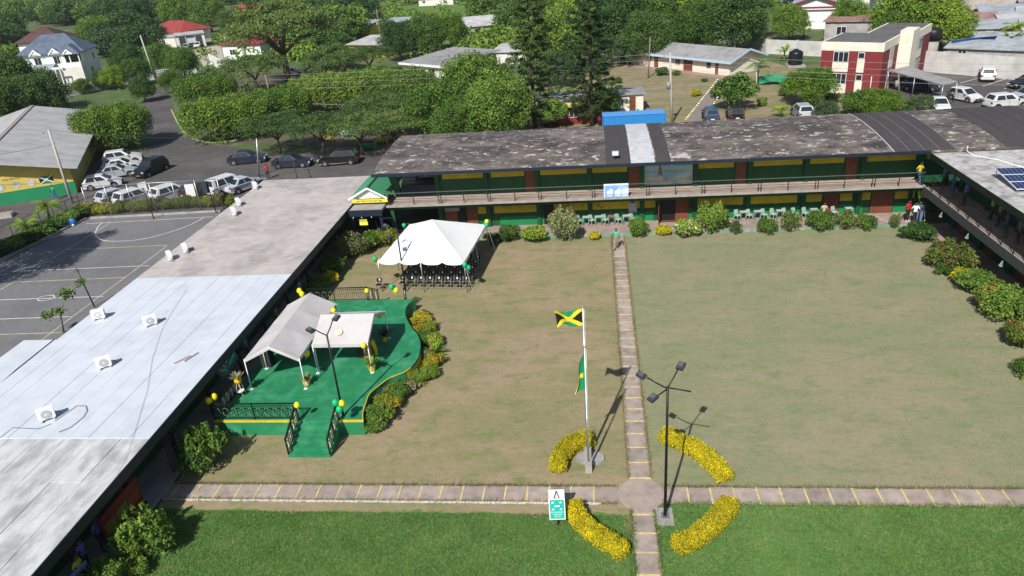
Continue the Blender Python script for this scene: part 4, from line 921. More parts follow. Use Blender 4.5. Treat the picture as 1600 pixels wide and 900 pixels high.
# teal notice sign: two boards leaning together on legs
sg = thing('notice_sign', 'teal and white double sided notice sign beside the path crossing', 'sign', G(872, 821), R(4))
teal = pm(.01, .40, .33, .6)
MB().add([(-.33, -.12, .42), (.33, -.12, .42), (.33, .10, 1.32), (-.33, .10, 1.32), (-.33, -.09, .40), (.33, -.09, .40), (.33, .13, 1.31), (-.33, .13, 1.31)], [(0, 1, 2, 3), (7, 6, 5, 4), (0, 4, 5, 1), (1, 5, 6, 2), (2, 6, 7, 3), (3, 7, 4, 0)]).build('front_board', M['white'], sg)
tl = Matrix.Translation((0, -.012, .87)) @ Matrix.Rotation(math.atan2(.9, .22), 4, 'X')
pn = MB().add([tl @ Vector(p) for p in ((-.29, -.42, .004), (.29, -.42, .004), (.29, .42, .004), (-.29, .42, .004))], [(0, 1, 2, 3)]).build('teal_panel', teal, sg)
for i, (s_, sz, v) in enumerate((('EXCELLENCE', .085, -.13), ('THROUGH', .075, -.23), ('SERVICE', .07, -.32))):
    text('lettering', s_, sz, tl @ Vector((0, v, .008)), tl.to_3x3().to_4x4(), M['white'], pn, .002)
for (x, y) in ((-.17, .30), (.15, .30), (-.16, .0), (.16, .0), (-.05, .14), (.06, .14)): MB().add([tl @ Vector((x + dx, y + dy, .008)) for dx, dy in ((-.06, -.03), (.05, -.03), (.03, .045), (-.03, .03))], [(0, 1, 2, 3)]).build('emblem', M['white'], pn)
MB().box(-.33, .33, .50, .54, .75, 1.42).build('rear_board', M['white'], sg)
MB().tube([(0, .0, 0), (0, .15, 1.3)], .03, 6).build('leg', M['dksteel'], sg); MB().tube([(.0, .52, 0), (0, .52, 1.0)], .025, 6).build('leg', M['dksteel'], sg); MB().bar((-.16, .49, .8), (.0, .49, 1.4), .03).build('brace', M['black'], sg); MB().bar((.16, .49, .8), (.0, .49, 1.4), .03).build('brace', M['black'], sg)
# banner by the west veranda
vb = thing('banner', 'dark printed banner strung from the roof edge by two poles', 'banner', (-19.2, 33.5, 2.6), world_built=True)
A, B, C_, D = G(330, 572, 3.1), G(357, 540, 3.1), G(372, 556, 2.3), G(350, 590, 2.1)
def bil(u, v): return A.lerp(B, u).lerp(D.lerp(C_, u), v) + Vector((0, 0, -.15 * math.sin(math.pi * u) + .03 * math.sin(9 * u)))
mb = MB(); vs = [bil(i / 10, j / 8) for j in range(9) for i in range(11)]; mb.add(vs, [(j * 11 + i, j * 11 + i + 1, (j + 1) * 11 + i + 1, (j + 1) * 11 + i) for j in range(8) for i in range(10)], 0, True); mb.build('cloth', mat('banner_print', (.02, .06, .07), .6, .5, 2.5, (.02, .12, .16), .5, 1.4), vb)
for v0, v1, u0, u1, c in ((.12, .18, .35, .8, (.3, .35, .1)), (.3, .35, .5, .9, (.4, .5, .5)), (.42, .46, .5, .85, (.4, .5, .5)), (.62, .68, .55, .95, (.1, .5, .4)), (.75, .80, .45, .9, (.05, .35, .3)), (.05, .08, .1, .6, (.5, .3, .2))):
    z = Vector((.0, 0, .015)); MB().quad(bil(u0, v0) + z, bil(u1, v0) + z, bil(u1, v1) + z, bil(u0, v1) + z).build('print_line', pm(*c), vb)
cc = [bil(.25 + .13 * math.cos(t), .55 + .2 * math.sin(t)) + Vector((0, 0, .02)) for t in np.linspace(0, 6.283, 14)]; MB().tube(cc, .04, 5).build('emblem', pm(.35, .33, .12), vb)
MB().tube([A + Vector((0, 0, .02)), G(356, 601, .2)], .02, 5).build('pole', pm(.4, .33, .25), vb); MB().tube([B, G(381, 572, .9)], .02, 5).build('pole', pm(.4, .33, .25), vb)
# red board and blue panel in the veranda shade
rb = thing('display_board', 'red framed display board standing in the veranda shade', 'display board', (-20.35, 22.6, 0.12), R(90))
MB().box(-1.35, 1.35, -.04, .04, .5, 1.75).build('board', pm(.15, .014, .012), rb)
for i, c in enumerate(((.20, .15, .02), (.13, .17, .02), (.2, .05, .02))): MB().box(-1.25 + .85 * i, -.5 + .85 * i, -.05, -.041, .75, 1.3).build('poster', pm(*c), rb)
for s in (-1.2, 1.2): MB().box(s - .03, s + .03, -.3, .3, 0, .5).build('leg', M['dksteel'], rb)
bb = thing('display_board', 'pale blue folding display board near the bottom of the veranda', 'display board', (-20.2, 18.9, 0.12), R(80))
MB().obox((0, 0, 1.0), (1.5, .05, .5), 0, 0, R(20)).build('upper_panel', pm(.20, .26, .5), bb); MB().obox((0, -.15, .5), (1.5, .05, .45), 0, 0, R(20)).build('lower_panel', pm(.16, .2, .42), bb)
for s in (-.65, .65): MB().box(s - .03, s + .03, -.2, .2, 0, .35).build('leg', M['dksteel'], bb)

# ================================================================== planting
# yellow hedges round the crossing
def hedge_arc(name, label, a0, a1, r0, w, h, seed, c=cross):
    g = rng(seed); lobes = []; n_ = max(9, int(abs(a1 - a0) * r0 / .16))
    for k in range(n_):
        a = a0 + (a1 - a0) * (k + .5) / n_
        for j in (-1, 0, 1):
            rr_ = r0 + j * w * .28 + g.normal() * .02; hh = h * (.92 + .12 * g.random())
            lobes.append((c.x + rr_ * math.cos(a), c.y + rr_ * math.sin(a), hh * .52, .17 + .04 * g.random(), .17 + .04 * g.random(), hh * .5))
    t = thing(name, label, 'hedge', (c.x + r0 * math.cos((a0 + a1) / 2), c.y + r0 * math.sin((a0 + a1) / 2), 0), group='yellow hedges around the path crossing', world_built=True)
    link('foliage', leaf_mesh('foliage', lobes, 15000, .085, seed, [M['leaf_yellow'], M['leaf_bright']], .3, .5, .7, .10), t)
    st = MB()
    for l_ in lobes[::5]: st.tube([(l_[0], l_[1], 0), (l_[0], l_[1], l_[2])], .012, 4)
    st.build('stems', M['trunk'], t); return t
def hedge_line(label, pts, w, h, seed):
    pts = smooth([Vector(p) for p in pts], 6); g = rng(seed); lobes = []
    for i, p in enumerate(pts):
        d = (pts[min(i + 1, len(pts) - 1)] - pts[max(i - 1, 0)]).normalized(); n_ = Vector((-d.y, d.x, 0))
        for j in (-1, 0, 1):
            q = p + n_ * (j * w * .3 + g.normal() * .02); hh = h * (.80 + .28 * g.random()); lobes.append((q.x, q.y, hh * .5, .2 + .05 * g.random(), .2 + .05 * g.random(), hh * .5))
    m_ = pts[len(pts) // 2]; t = thing('yellow_hedge', label, 'hedge', (m_.x, m_.y, 0), group='yellow hedges around the path crossing', world_built=True)
    link('foliage', leaf_mesh('foliage', lobes, 30000, .062, seed, [M['leaf_yellow'], M['leaf_bright']], .38, .42, .65, .13, .05, .10), t)
    st = MB()
    for l_ in lobes[::6]: st.tube([(l_[0], l_[1], 0), (l_[0], l_[1], l_[2])], .012, 4)
    st.build('stems', M['trunk'], t)
zh = .45
hedge_line('yellow clipped hedge behind the flagpole bases', [G(x, y, zh) for x, y in ((921, 683), (902, 687), (886, 697), (874, 713), (871, 727))], .62, .75, 1)
hedge_line('yellow clipped hedge right of the black lamp post', [G(x, y, zh) for x, y in ((1038, 677), (1062, 687), (1090, 702), (1115, 722), (1132, 741))], .66, .75, 2)
hedge_line('yellow clipped hedge next to the teal sign', [G(x, y, zh) for x, y in ((897, 788), (905, 809), (924, 827), (948, 842), (972, 857))], .62, .75, 3)
hedge_line('yellow clipped hedge on the green lawn below the lamp post', [G(x, y, zh) for x, y in ((1060, 850), (1086, 838), (1108, 822), (1126, 803), (1141, 785))], .66, .78, 4)

# bush prototypes: (lobes, leaves) at about unit radius
def bush_mesh(seed, mats_, fr2, n=3600, size=.13, spiky=False, tall=1.0, lumps=13):
    g = rng(seed); lobes = [(0, 0, .5 * tall, .62, .62, .5 * tall)]
    for k in range(lumps):
        a = g.random() * 6.283; e = g.random() * 1.25; r_ = .62 + .2 * g.random()
        s_ = .26 + .16 * g.random(); lobes.append((r_ * math.cos(a) * math.cos(e), r_ * math.sin(a) * math.cos(e), (.45 + .55 * math.sin(e) * r_) * tall * .95, s_, s_, s_ * tall * .9))
    if spiky:
        for k in range(16):
            a = g.random() * 6.283; e = .5 + g.random() * .9; r_ = 1.0 + .3 * g.random()
            lobes.append((r_ * .8 * math.cos(a) * math.cos(e), r_ * .8 * math.sin(a) * math.cos(e), (.5 + .75 * math.sin(e) * r_) * tall * .8, .09, .09, .22))
    return leaf_mesh('foliage', lobes, n, size, seed, mats_, .45, .45, .55, fr2, .1)
BM = {'green': bush_mesh(1, M['leaf_mid'], 0), 'bright': bush_mesh(2, [M['leaf_bright'], M['petal_white']], .012), 'dark': bush_mesh(3, M['leaf_dark'], 0, 4200), 'pale': bush_mesh(4, [M['leaf_pale'], M['leaf_mid']], .3, 5200, .11, True, 1.25),
      'white': bush_mesh(5, [M['leaf_bright'], M['petal_white']], .12, 4200), 'yellow': bush_mesh(6, [M['leaf_yellow'], M['leaf_bright']], .35, 3000), 'sparse': bush_mesh(7, [M['leaf_mid'], M['leaf_rust']], .2, 1300, .14, True, 1.3, 9),
      'rust': bush_mesh(8, [M['leaf_rust'], M['leaf_mid']], .55, 5200, .12, True), 'red': bush_mesh(9, [M['leaf_mid'], M['leaf_red']], .14, 5200, .12), 'wild': bush_mesh(10, M['leaf_mid'], 0, 5200, .12, True, 1.1),
      'orange': bush_mesh(11, [M['leaf_bright'], M['leaf_orange']], .38, 3200, .14), 'pink': bush_mesh(12, [M['leaf_mid'], M['leaf_pink']], .3, 2200, .15), 'mixed': bush_mesh(13, [M['leaf_bright'], M['leaf_orange']], .25, 2600, .15)}
stem_me = MB()
for k in range(7):
    a = k * .9; stem_me.tube([(.05 * math.cos(a), .05 * math.sin(a), 0), (.3 * math.cos(a), .3 * math.sin(a), .6)], [.03, .012], 4)
stem_me = stem_me.mesh('stems', M['trunk'])
random.seed(21)
def bush(px, py, r, h, kind, label, group=None, z=0.0, name='shrub'):
    p = G(px, py, z); t = thing(name, label, 'shrub', p, random.random() * 6.28, group)
    f = link('foliage', BM[kind], t); f.scale = (r * random.uniform(.92, 1.08), r * random.uniform(.92, 1.08), h * .8); s_ = link('stems', stem_me, t); s_.scale = (r, r, h * .8); return t
for a in ((326, 726, 1.25, 2.0, 'wild', 'big leafy shrub beside the veranda left of the stage'), (230, 866, 1.25, 2.0, 'wild', 'big leafy shrub at the veranda end of the long path'), (170, 925, 1.0, 1.3, 'wild', 'leafy shrub cut by the bottom edge of the frame'), (205, 898, .8, .8, 'green', 'low shrub at the bottom beside the green lawn'),
          (797, 376, 1.0, 1.5, 'dark', 'dark shrub right of the marquee at the walkway'), (836, 377, 1.25, 1.45, 'bright', 'round bright green shrub beside the pale one'), (883, 376, 1.3, 2.3, 'pale', 'tall pale variegated shrub below the BLOCK B board'),
          (930, 374, .62, .75, 'yellow', 'small yellowish shrub left of the walking person'), (996, 370, .95, 1.7, 'green', 'upright green shrub right of the path end'), (1036, 368, .72, .95, 'yellow', 'yellow green shrub in front of the open brown door'), (1073, 369, 1.15, 1.6, 'white', 'round shrub dotted with white flowers'),
          (1112, 363, 1.35, 2.3, 'wild', 'tall leafy green shrub behind the white flowered one'), (1149, 367, .55, 1.0, 'sparse', 'thin small shrub between the two leafy groups'), (1197, 364, .85, 1.3, 'green', 'first of the even row of shrubs along the walkway'), (1232, 362, .9, 1.35, 'sparse', 'second of the even row of shrubs, loose and thin'),
          (1280, 359, 1.1, 1.4, 'wild', 'third and widest of the even row of shrubs'), (1320, 359, .95, 1.25, 'sparse', 'fourth of the even row of shrubs, with bare patches'), (1350, 358, .8, 1.3, 'green', 'last of the even row of shrubs before the gap'), (1398, 357, .5, 1.0, 'sparse', 'lone sparse twiggy shrub by the group of people'),
          (1436, 376, 1.25, 1.5, 'dark', 'dense dark round shrub at the corner of the lawn'), (1484, 420, 1.7, 1.9, 'rust', 'large rusty leaved shrub along the right hand block'), (1478, 428, .8, .9, 'green', 'low green shrub tucked under the rusty one'), (1503, 442, .8, 1.2, 'yellow', 'yellow shrub between rusty and green shrubs on the right'),
          (1526, 458, 1.3, 1.6, 'green', 'green shrub right of the yellow one'), (1552, 486, 1.4, 1.7, 'red', 'red flowered shrub along the right hand block'), (1578, 500, 1.5, 1.9, 'wild', 'leafy shrub at the right frame edge'), (1592, 540, 1.3, 1.5, 'red', 'red flowered shrub lowest at the right frame edge'), (1612, 590, .9, 1.2, 'green', 'shrub just entering the right frame edge'),
          (549, 402, 1.35, 1.7, 'pale', 'pale variegated shrub left of the marquee'), (552, 378, 1.0, 1.1, 'yellow', 'yellow topped shrub behind the pale one left of the marquee'), (586, 386, 1.1, 1.6, 'green', 'green shrub behind the marquee near the entrance'), (608, 384, 1.1, 1.6, 'mixed', 'green and orange shrub nearest the entrance canopy'), (570, 376, .8, 1.0, 'white', 'shrub with white specks by the entrance'),
          (523, 425, 1.15, 1.4, 'green', 'green shrub beside the veranda behind the stage'), (500, 452, 1.2, 1.0, 'green', 'low green shrub at the back corner of the stage'), (517, 442, .75, 1.0, 'yellow', 'yellow shrub at the back corner of the stage'), (770, 380, .8, 1.0, 'dark', 'dark low shrub at the marquee rear corner')):
    bush(*a)
# flower bed along the wavy stage edge
bed = [(657, 505, .62, .75, 'orange', 'orange flowering plant at the north end of the stage bed'), (663, 498, .35, .55, 'red', 'small red flowered plant in the stage bed'), (648, 523, .5, .7, 'orange', 'orange plant in the hollow of the stage edge'), (668, 519, .5, .7, 'mixed', 'green and orange plant behind the hollow of the stage edge'), (665, 538, .6, .8, 'green', 'green plant in the middle of the stage bed'),
       (678, 540, .5, .8, 'bright', 'bright green plant bulging onto the lawn'), (668, 563, .45, .6, 'pink', 'pink flowered plant near the stage nose'), (680, 571, .6, .75, 'orange', 'orange plant beside the pink one'), (672, 588, .5, .6, 'bright', 'green plant below the stage nose'), (660, 596, .5, .6, 'wild', 'leafy plant right of the yellow stage face'), (641, 610, .45, .55, 'pink', 'pink flowered plant below the yellow stage face'),
       (626, 604, .5, .6, 'green', 'green plant against the yellow stage face'), (606, 612, .6, .65, 'orange', 'orange topped plant in the second hollow of the stage edge'), (624, 624, .6, .75, 'wild', 'leafy plant on the lawn side of the second hollow'), (606, 640, .7, .8, 'mixed', 'green plant with yellow flowers near the stage corner'), (594, 662, .75, .85, 'wild', 'leafy plant at the south end of the stage bed'), (583, 672, .6, .6, 'green', 'low plant at the stage corner by the lamp post'), (610, 628, .55, .6, 'red', 'reddish plant in the lower part of the stage bed')]
for b_ in bed: bush(b_[0], b_[1], b_[2] * 1.28, b_[3] * 1.12, *b_[4:], group='flowering plants along the stage edge', name='flowering_plant')
for px, py, L, lab in ((673, 512, .75, 'spiky green plant in the upper stage bed'), (681, 553, .95, 'spiky bright plant halfway down the stage bed'), (668, 582, .8, 'spiky plant beside the stage nose'), (652, 600, .7, 'spiky plant below the yellow stage face')):
    t = thing('spiky_plant', lab, 'plant', G(px, py)); mb = MB(); blade_plant(mb, (0, 0, .05), 42, L, .055, px); mb.build('leaves', M['leaf_bright'], t)

# ------------------------------------------------------------------ tree prototypes
def tubes_tree(H0, R_, n, seed, r0=.25, lean=0):
    g = rng(seed); mb = MB(); top_ = Vector((lean, 0, H0))
    mb.tube([(0, 0, 0), (lean * .4, .05, H0 * .5), top_], [r0, r0 * .8, r0 * .62], 8)
    for k in range(n):
        a = k * 6.283 / n + g.random() * .6; e = top_ + Vector((R_ * .72 * math.cos(a), R_ * .72 * math.sin(a), R_ * (.25 + .4 * g.random())))
        mid = top_.lerp(e, .5) + Vector((0, 0, R_ * .1)); mb.tube([top_ - Vector((0, 0, .3)), mid, e], [r0 * .5, r0 * .32, r0 * .12], 6)
    return mb.mesh('trunk', M['trunk'])
def crown_round(seed, R_, hz, zc, leaf, n, size, lumps=26, low=-.25, lump=.36):
    g = rng(seed); lobes = [(0, 0, zc, R_ * .62, R_ * .62, hz * .62)]
    for k in range(lumps):
        a = k * 2.39996 + g.random() * .5; s_ = low + (1 - low) * (k + .5) / lumps; c_ = math.sqrt(max(.05, 1 - s_ * s_))
        rr_ = .68 + .30 * g.random(); q = lump * (.55 + .75 * g.random()); lobes.append((R_ * rr_ * c_ * math.cos(a), R_ * rr_ * c_ * math.sin(a), zc + hz * rr_ * s_, R_ * q, R_ * q, hz * q * .9))
    return leaf_mesh('crown', lobes, n, size, seed, M[leaf], .5, .5, .6, 0, .15, .13)
def crown_flat(seed, R_, hz, zc, leaf, n, size, lumps=34):
    g = rng(seed); lobes = []
    for k in range(lumps):
        a = k * 2.39996; rr_ = R_ * math.sqrt((k + .5) / lumps) * .92; z = zc + hz * (.9 * math.sqrt(max(0, 1 - (rr_ / R_) ** 2)) - .35) + g.normal() * hz * .14
        s_ = R_ * (.20 + .09 * g.random()); lobes.append((rr_ * math.cos(a) + g.normal() * .2, rr_ * math.sin(a) + g.normal() * .2, z, s_, s_, s_ * .42))
    return leaf_mesh('crown', lobes, n, size, seed, M[leaf], .5, .4, .5, 0, .25, .14)
def crown_box(seed, wx, wy, hz, zc, leaf, n, size, topleaf=None):
    g = rng(seed); lobes = []
    for i in range(7):
        for j in range(7):
            u, v = (i - 3) / 3, (j - 3) / 3; e = max(abs(u), abs(v))
            if abs(u) + abs(v) > 1.75: continue
            lobes.append((wx * u * .84 + g.normal() * .12, wy * v * .84 + g.normal() * .12, zc + g.normal() * .10 + (.18 if e < .8 else -.1), wx * .2, wy * .2, hz * (.5 + .06 * g.normal())))
    return leaf_mesh('crown', lobes, n, size, seed, [M[leaf], M[topleaf or leaf]], .35, .5, .65, .4, .2, .07)
TP = {}
def proto(key, crown, trunk): TP[key] = (crown, trunk)
proto('mango', crown_round(31, 4.0, 3.9, 4.3, 'leaf_mid', 24000, .25, 38, -.6), tubes_tree(2.8, 4.0, 6, 31, .3))
proto('dark', crown_round(32, 4.0, 4.0, 4.4, 'leaf_dark', 20000, .28, 36, -.6), tubes_tree(2.8, 4.0, 6, 32, .3))
proto('bright', crown_round(33, 4.0, 3.7, 4.1, 'leaf_bright', 20000, .27, 36, -.6), tubes_tree(2.6, 4.0, 6, 33, .3))
proto('blue', crown_round(34, 3.6, 3.2, 3.4, 'leaf_blue', 12000, .28, 28, -.6), tubes_tree(2.6, 3.6, 5, 34, .25))
proto('wide', crown_flat(35, 6.0, 3.2, 6.0, 'leaf_mid', 16000, .27), tubes_tree(3.6, 6.0, 7, 35, .35))
proto('feather', crown_flat(36, 5.0, 2.2, 4.0, 'leaf_wisp', 15000, .24, 40), tubes_tree(2.4, 5.0, 7, 36, .2))
proto('guango', crown_flat(37, 6.5, 4.2, 6.6, 'leaf_wisp', 24000, .28, 52), tubes_tree(3.8, 6.5, 8, 37, .5))
proto('box', crown_box(38, 4.4, 3.6, 4.1, 2.95, 'leaf_mid', 36000, .19, 'leaf_bright'), tubes_tree(2.0, 3.2, 7, 38, .25))
proto('scrub', crown_round(39, 2.2, 1.8, 1.9, 'leaf_mid', 4500, .30, 14), tubes_tree(.9, 2.0, 5, 39, .12))
proto('far1', crown_round(41, 4.4, 3.8, 3.6, 'leaf_dark', 7000, .42, 26, -.5), tubes_tree(2.4, 4.0, 5, 41, .3))
proto('far2', crown_round(42, 4.4, 3.4, 3.3, 'leaf_mid', 7000, .42, 26, -.5), tubes_tree(2.4, 4.0, 5, 42, .3))
proto('far3', crown_round(43, 4.4, 3.2, 3.1, 'leaf_blue', 7000, .42, 24, -.5), tubes_tree(2.4, 4.0, 5, 43, .3))
def tree(px, py, zc, kind, s, label, group=None, name='tree', rz=None, loc=None, sz=None):
    p = loc if loc is not None else G(px, py, zc); t = thing(name, label, 'tree', (p.x, p.y, 0), rz if rz is not None else random.random() * 6.28, group)
    t.scale = s if isinstance(s, tuple) else (s, s, s if sz is None else sz)
    cr, tr = TP[kind]; link('trunk', tr, t); link('crown', cr, t); return t
random.seed(77)
# pines with ragged tiers
def pine(px, py, H_, seed, label):
    g = rng(seed); t = thing('pine_tree', label, 'tree', G(px, py)); lobes = []; mb = MB().tube([(0, 0, 0), (0, 0, H_ * .5), (0, 0, H_)], [.28, .18, .04], 8)
    z = 1.6; k = 0
    while z < H_ - .2:
        fr_ = 1 - (z / H_); L = (1.15 + 3.0 * fr_ ** .7) * (.7 + .6 * g.random()); nb = 5
        for j in range(nb):
            a = j * 6.283 / nb + k * .7 + g.random() * .5; l_ = L * (.65 + .6 * g.random())
            for u in (.35, .62, .88): lobes.append((l_ * u * math.cos(a), l_ * u * math.sin(a), z + .25 * u * u * l_ * .4 + g.normal() * .1, .36 + .15 * g.random(), .36 + .15 * g.random(), .24 + .13 * g.random()))
            mb.tube([(0, 0, z), (l_ * .9 * math.cos(a), l_ * .9 * math.sin(a), z + .15)], [.05, .015], 4)
        z += .72 + .3 * g.random(); k += 1
    mb.build('trunk', M['trunk'], t); link('crown', leaf_mesh('crown', lobes, 40000, .26, seed, M['leaf_pine'], .8, .35, .36, 0, .1, .2), t)
pine(836, 200, 17.5, 5, 'tall ragged pine on the left of the pair behind the dark roof'); pine(925, 197, 16.5, 6, 'tall slim pine on the right of the pair behind the dark roof')
# palms and bananas
def palm(px, py, H_, L, n, label, seed, z=0, leaf='leaf_bright', loc=None):
    g = rng(seed); t = thing('palm_tree', label, 'palm', loc if loc is not None else G(px, py, z)); MB().tube([(0, 0, 0), (.1, 0, H_ * .5), (.15, .05, H_)], [.17, .12, .10], 8).build('trunk', M['trunk'], t)
    for k in range(n):
        a = k * 2.4 + g.random() * .3; e = 1.15 - 1.25 * (k / n) + .15 * g.normal(); mb = MB(); sp = []
        for i in range(8):
            u = i / 7; rr_ = L * u * math.cos(e * (1 - .3 * u)); zz = L * (u * math.sin(e) - .62 * u * u); sp.append(Vector((.15 + rr_ * math.cos(a), .05 + rr_ * math.sin(a), H_ + zz)))
        mb.tube(sp, [.03, .028, .025, .022, .018, .014, .01, .006], 4)
        s_ = Vector((-math.sin(a), math.cos(a), 0))
        for i in range(1, 15):
            u = i / 15 * 7; j = min(int(u), 6); q = sp[j].lerp(sp[j + 1], u - j); d = (sp[j + 1] - sp[j]).normalized(); ll = L * .34 * math.sin(math.pi * (.15 + .8 * i / 15)) + .08
            for sg_ in (-1, 1):
                tip = q + (s_ * sg_ * .8 + d * .55 + Vector((0, 0, -.35))) * ll; w_ = d * .05 * L / 2; mb.add([q - w_, q + w_, tip], [(0, 1, 2)])
        mb.build('frond', M[leaf], t)
def banana(px, py, H_, label, seed, z=0):
    g = rng(seed); t = thing('banana_plant', label, 'banana plant', G(px, py, z)); MB().tube([(0, 0, 0), (0, 0, H_ * .6)], [.16, .10], 7).build('stem', pm(.20, .22, .08), t)
    for k in range(9):
        a = k * 2.4 + g.random(); e = .55 + .7 * g.random(); L = H_ * (.75 + .35 * g.random()); mb = MB(); pts = []
        for i in range(6):
            u = i / 5; rr_ = L * u * math.cos(e); zz = L * (u * math.sin(e) - .5 * u * u); pts.append((Vector((rr_ * math.cos(a), rr_ * math.sin(a), H_ * .55 + zz)), .02 + .24 * math.sin(math.pi * min(1, .12 + .86 * u)) * H_ / 2.6))
        s_ = Vector((-math.sin(a), math.cos(a), .0)); vs = []
        for p, w_ in pts: vs += [p - s_ * w_ + Vector((0, 0, -.3 * w_)), p, p + s_ * w_ + Vector((0, 0, -.3 * w_))]
        fs = [];
        for i in range(5): fs += [(3 * i, 3 * i + 1, 3 * i + 4, 3 * i + 3), (3 * i + 1, 3 * i + 2, 3 * i + 5, 3 * i + 4)]
        mb.add(vs, fs, 0, True); mb.build('leaf_blade', M['leaf_bright'], t)
palm(78, 345, 1.5, 1.9, 13, 'small palm in the planted strip beside the court, right one', 3); palm(44, 372, 1.2, 1.8, 13, 'small palm in the planted strip beside the court, left one', 4)
palm(1195, 60, 6.0, 4.2, 18, 'tall palm with hanging fronds in the back row of trees', 5, leaf='leaf_mid'); palm(1218, 184, .9, 1.6, 12, 'low palm behind the dark roof near the parked cars', 6); palm(985, 172, .7, 2.0, 16, 'bushy low palm beside the blue container', 7, leaf='leaf_mid')
palm(190, 90, 4.5, 2.8, 14, 'palm in the garden of the blue roofed house', 8, leaf='leaf_dark'); palm(1580, 70, 2.6, 2.8, 12, 'palm by the shacks at the right edge', 10, leaf='leaf_bright'); palm(1182, 135, 3.0, 2.2, 12, 'slim palm right of the long white building', 11, leaf='leaf_mid')
for i, (px, py, h_, lab) in enumerate(((1062, 72, 3.4, 'banana plant behind the left end of the long white building'), (1112, 75, 3.0, 'banana plant behind the middle of the long white building'), (1178, 78, 3.2, 'banana plant behind the right end of the long white building'), (1255, 60, 3.6, 'banana plant beside the white gabled house'), (1238, 62, 3.0, 'smaller banana plant beside the white gabled house'),
                                         (1512, 78, 3.2, 'banana plant over the perimeter wall by the blue tarpaulin'), (1575, 85, 3.6, 'banana plant over the perimeter wall at the right'), (892, 122, 3.4, 'banana plant between the two pines'), (1225, 95, 2.6, 'banana plant left of the black water tank'), (968, 96, 2.4, 'young banana plant left of the long white building'))): banana(px, py, h_, lab, 20 + i)
# individual trees, crown centre read off the photograph
for a in ((174, 196, 3.3, 'box', (1.0, 1.15, 1.12), 'box clipped bright tree beside the road left of the white cars', 0.25), (320, 138, 3.2, 'box', (1.05, 1.1, 1.0), 'clipped tree right of the road, farther one', 0.4), (352, 180, 3.2, 'box', (1.25, 1.15, 1.05), 'clipped tree right of the road, nearer one', 0.3),
          (430, 160, 3.3, 'box', (1.05, .9, 1.0), 'clipped tree left of the leaning pole in the avenue', .2), (505, 140, 3.3, 'box', (1.15, .95, 1.05), 'clipped flat topped tree in the middle of the avenue', .2), (575, 132, 3.3, 'box', (1.1, .95, 1.05), 'clipped flat topped tree right of the middle in the avenue', .2), (635, 128, 3.3, 'box', (.95, .85, 1.0), 'clipped flat topped tree at the right end of the avenue', .2)):
    tree(a[0], a[1], a[2], a[3], a[4], a[5], 'clipped trees along the road', 'clipped_tree', R(7) + a[6] * .2)
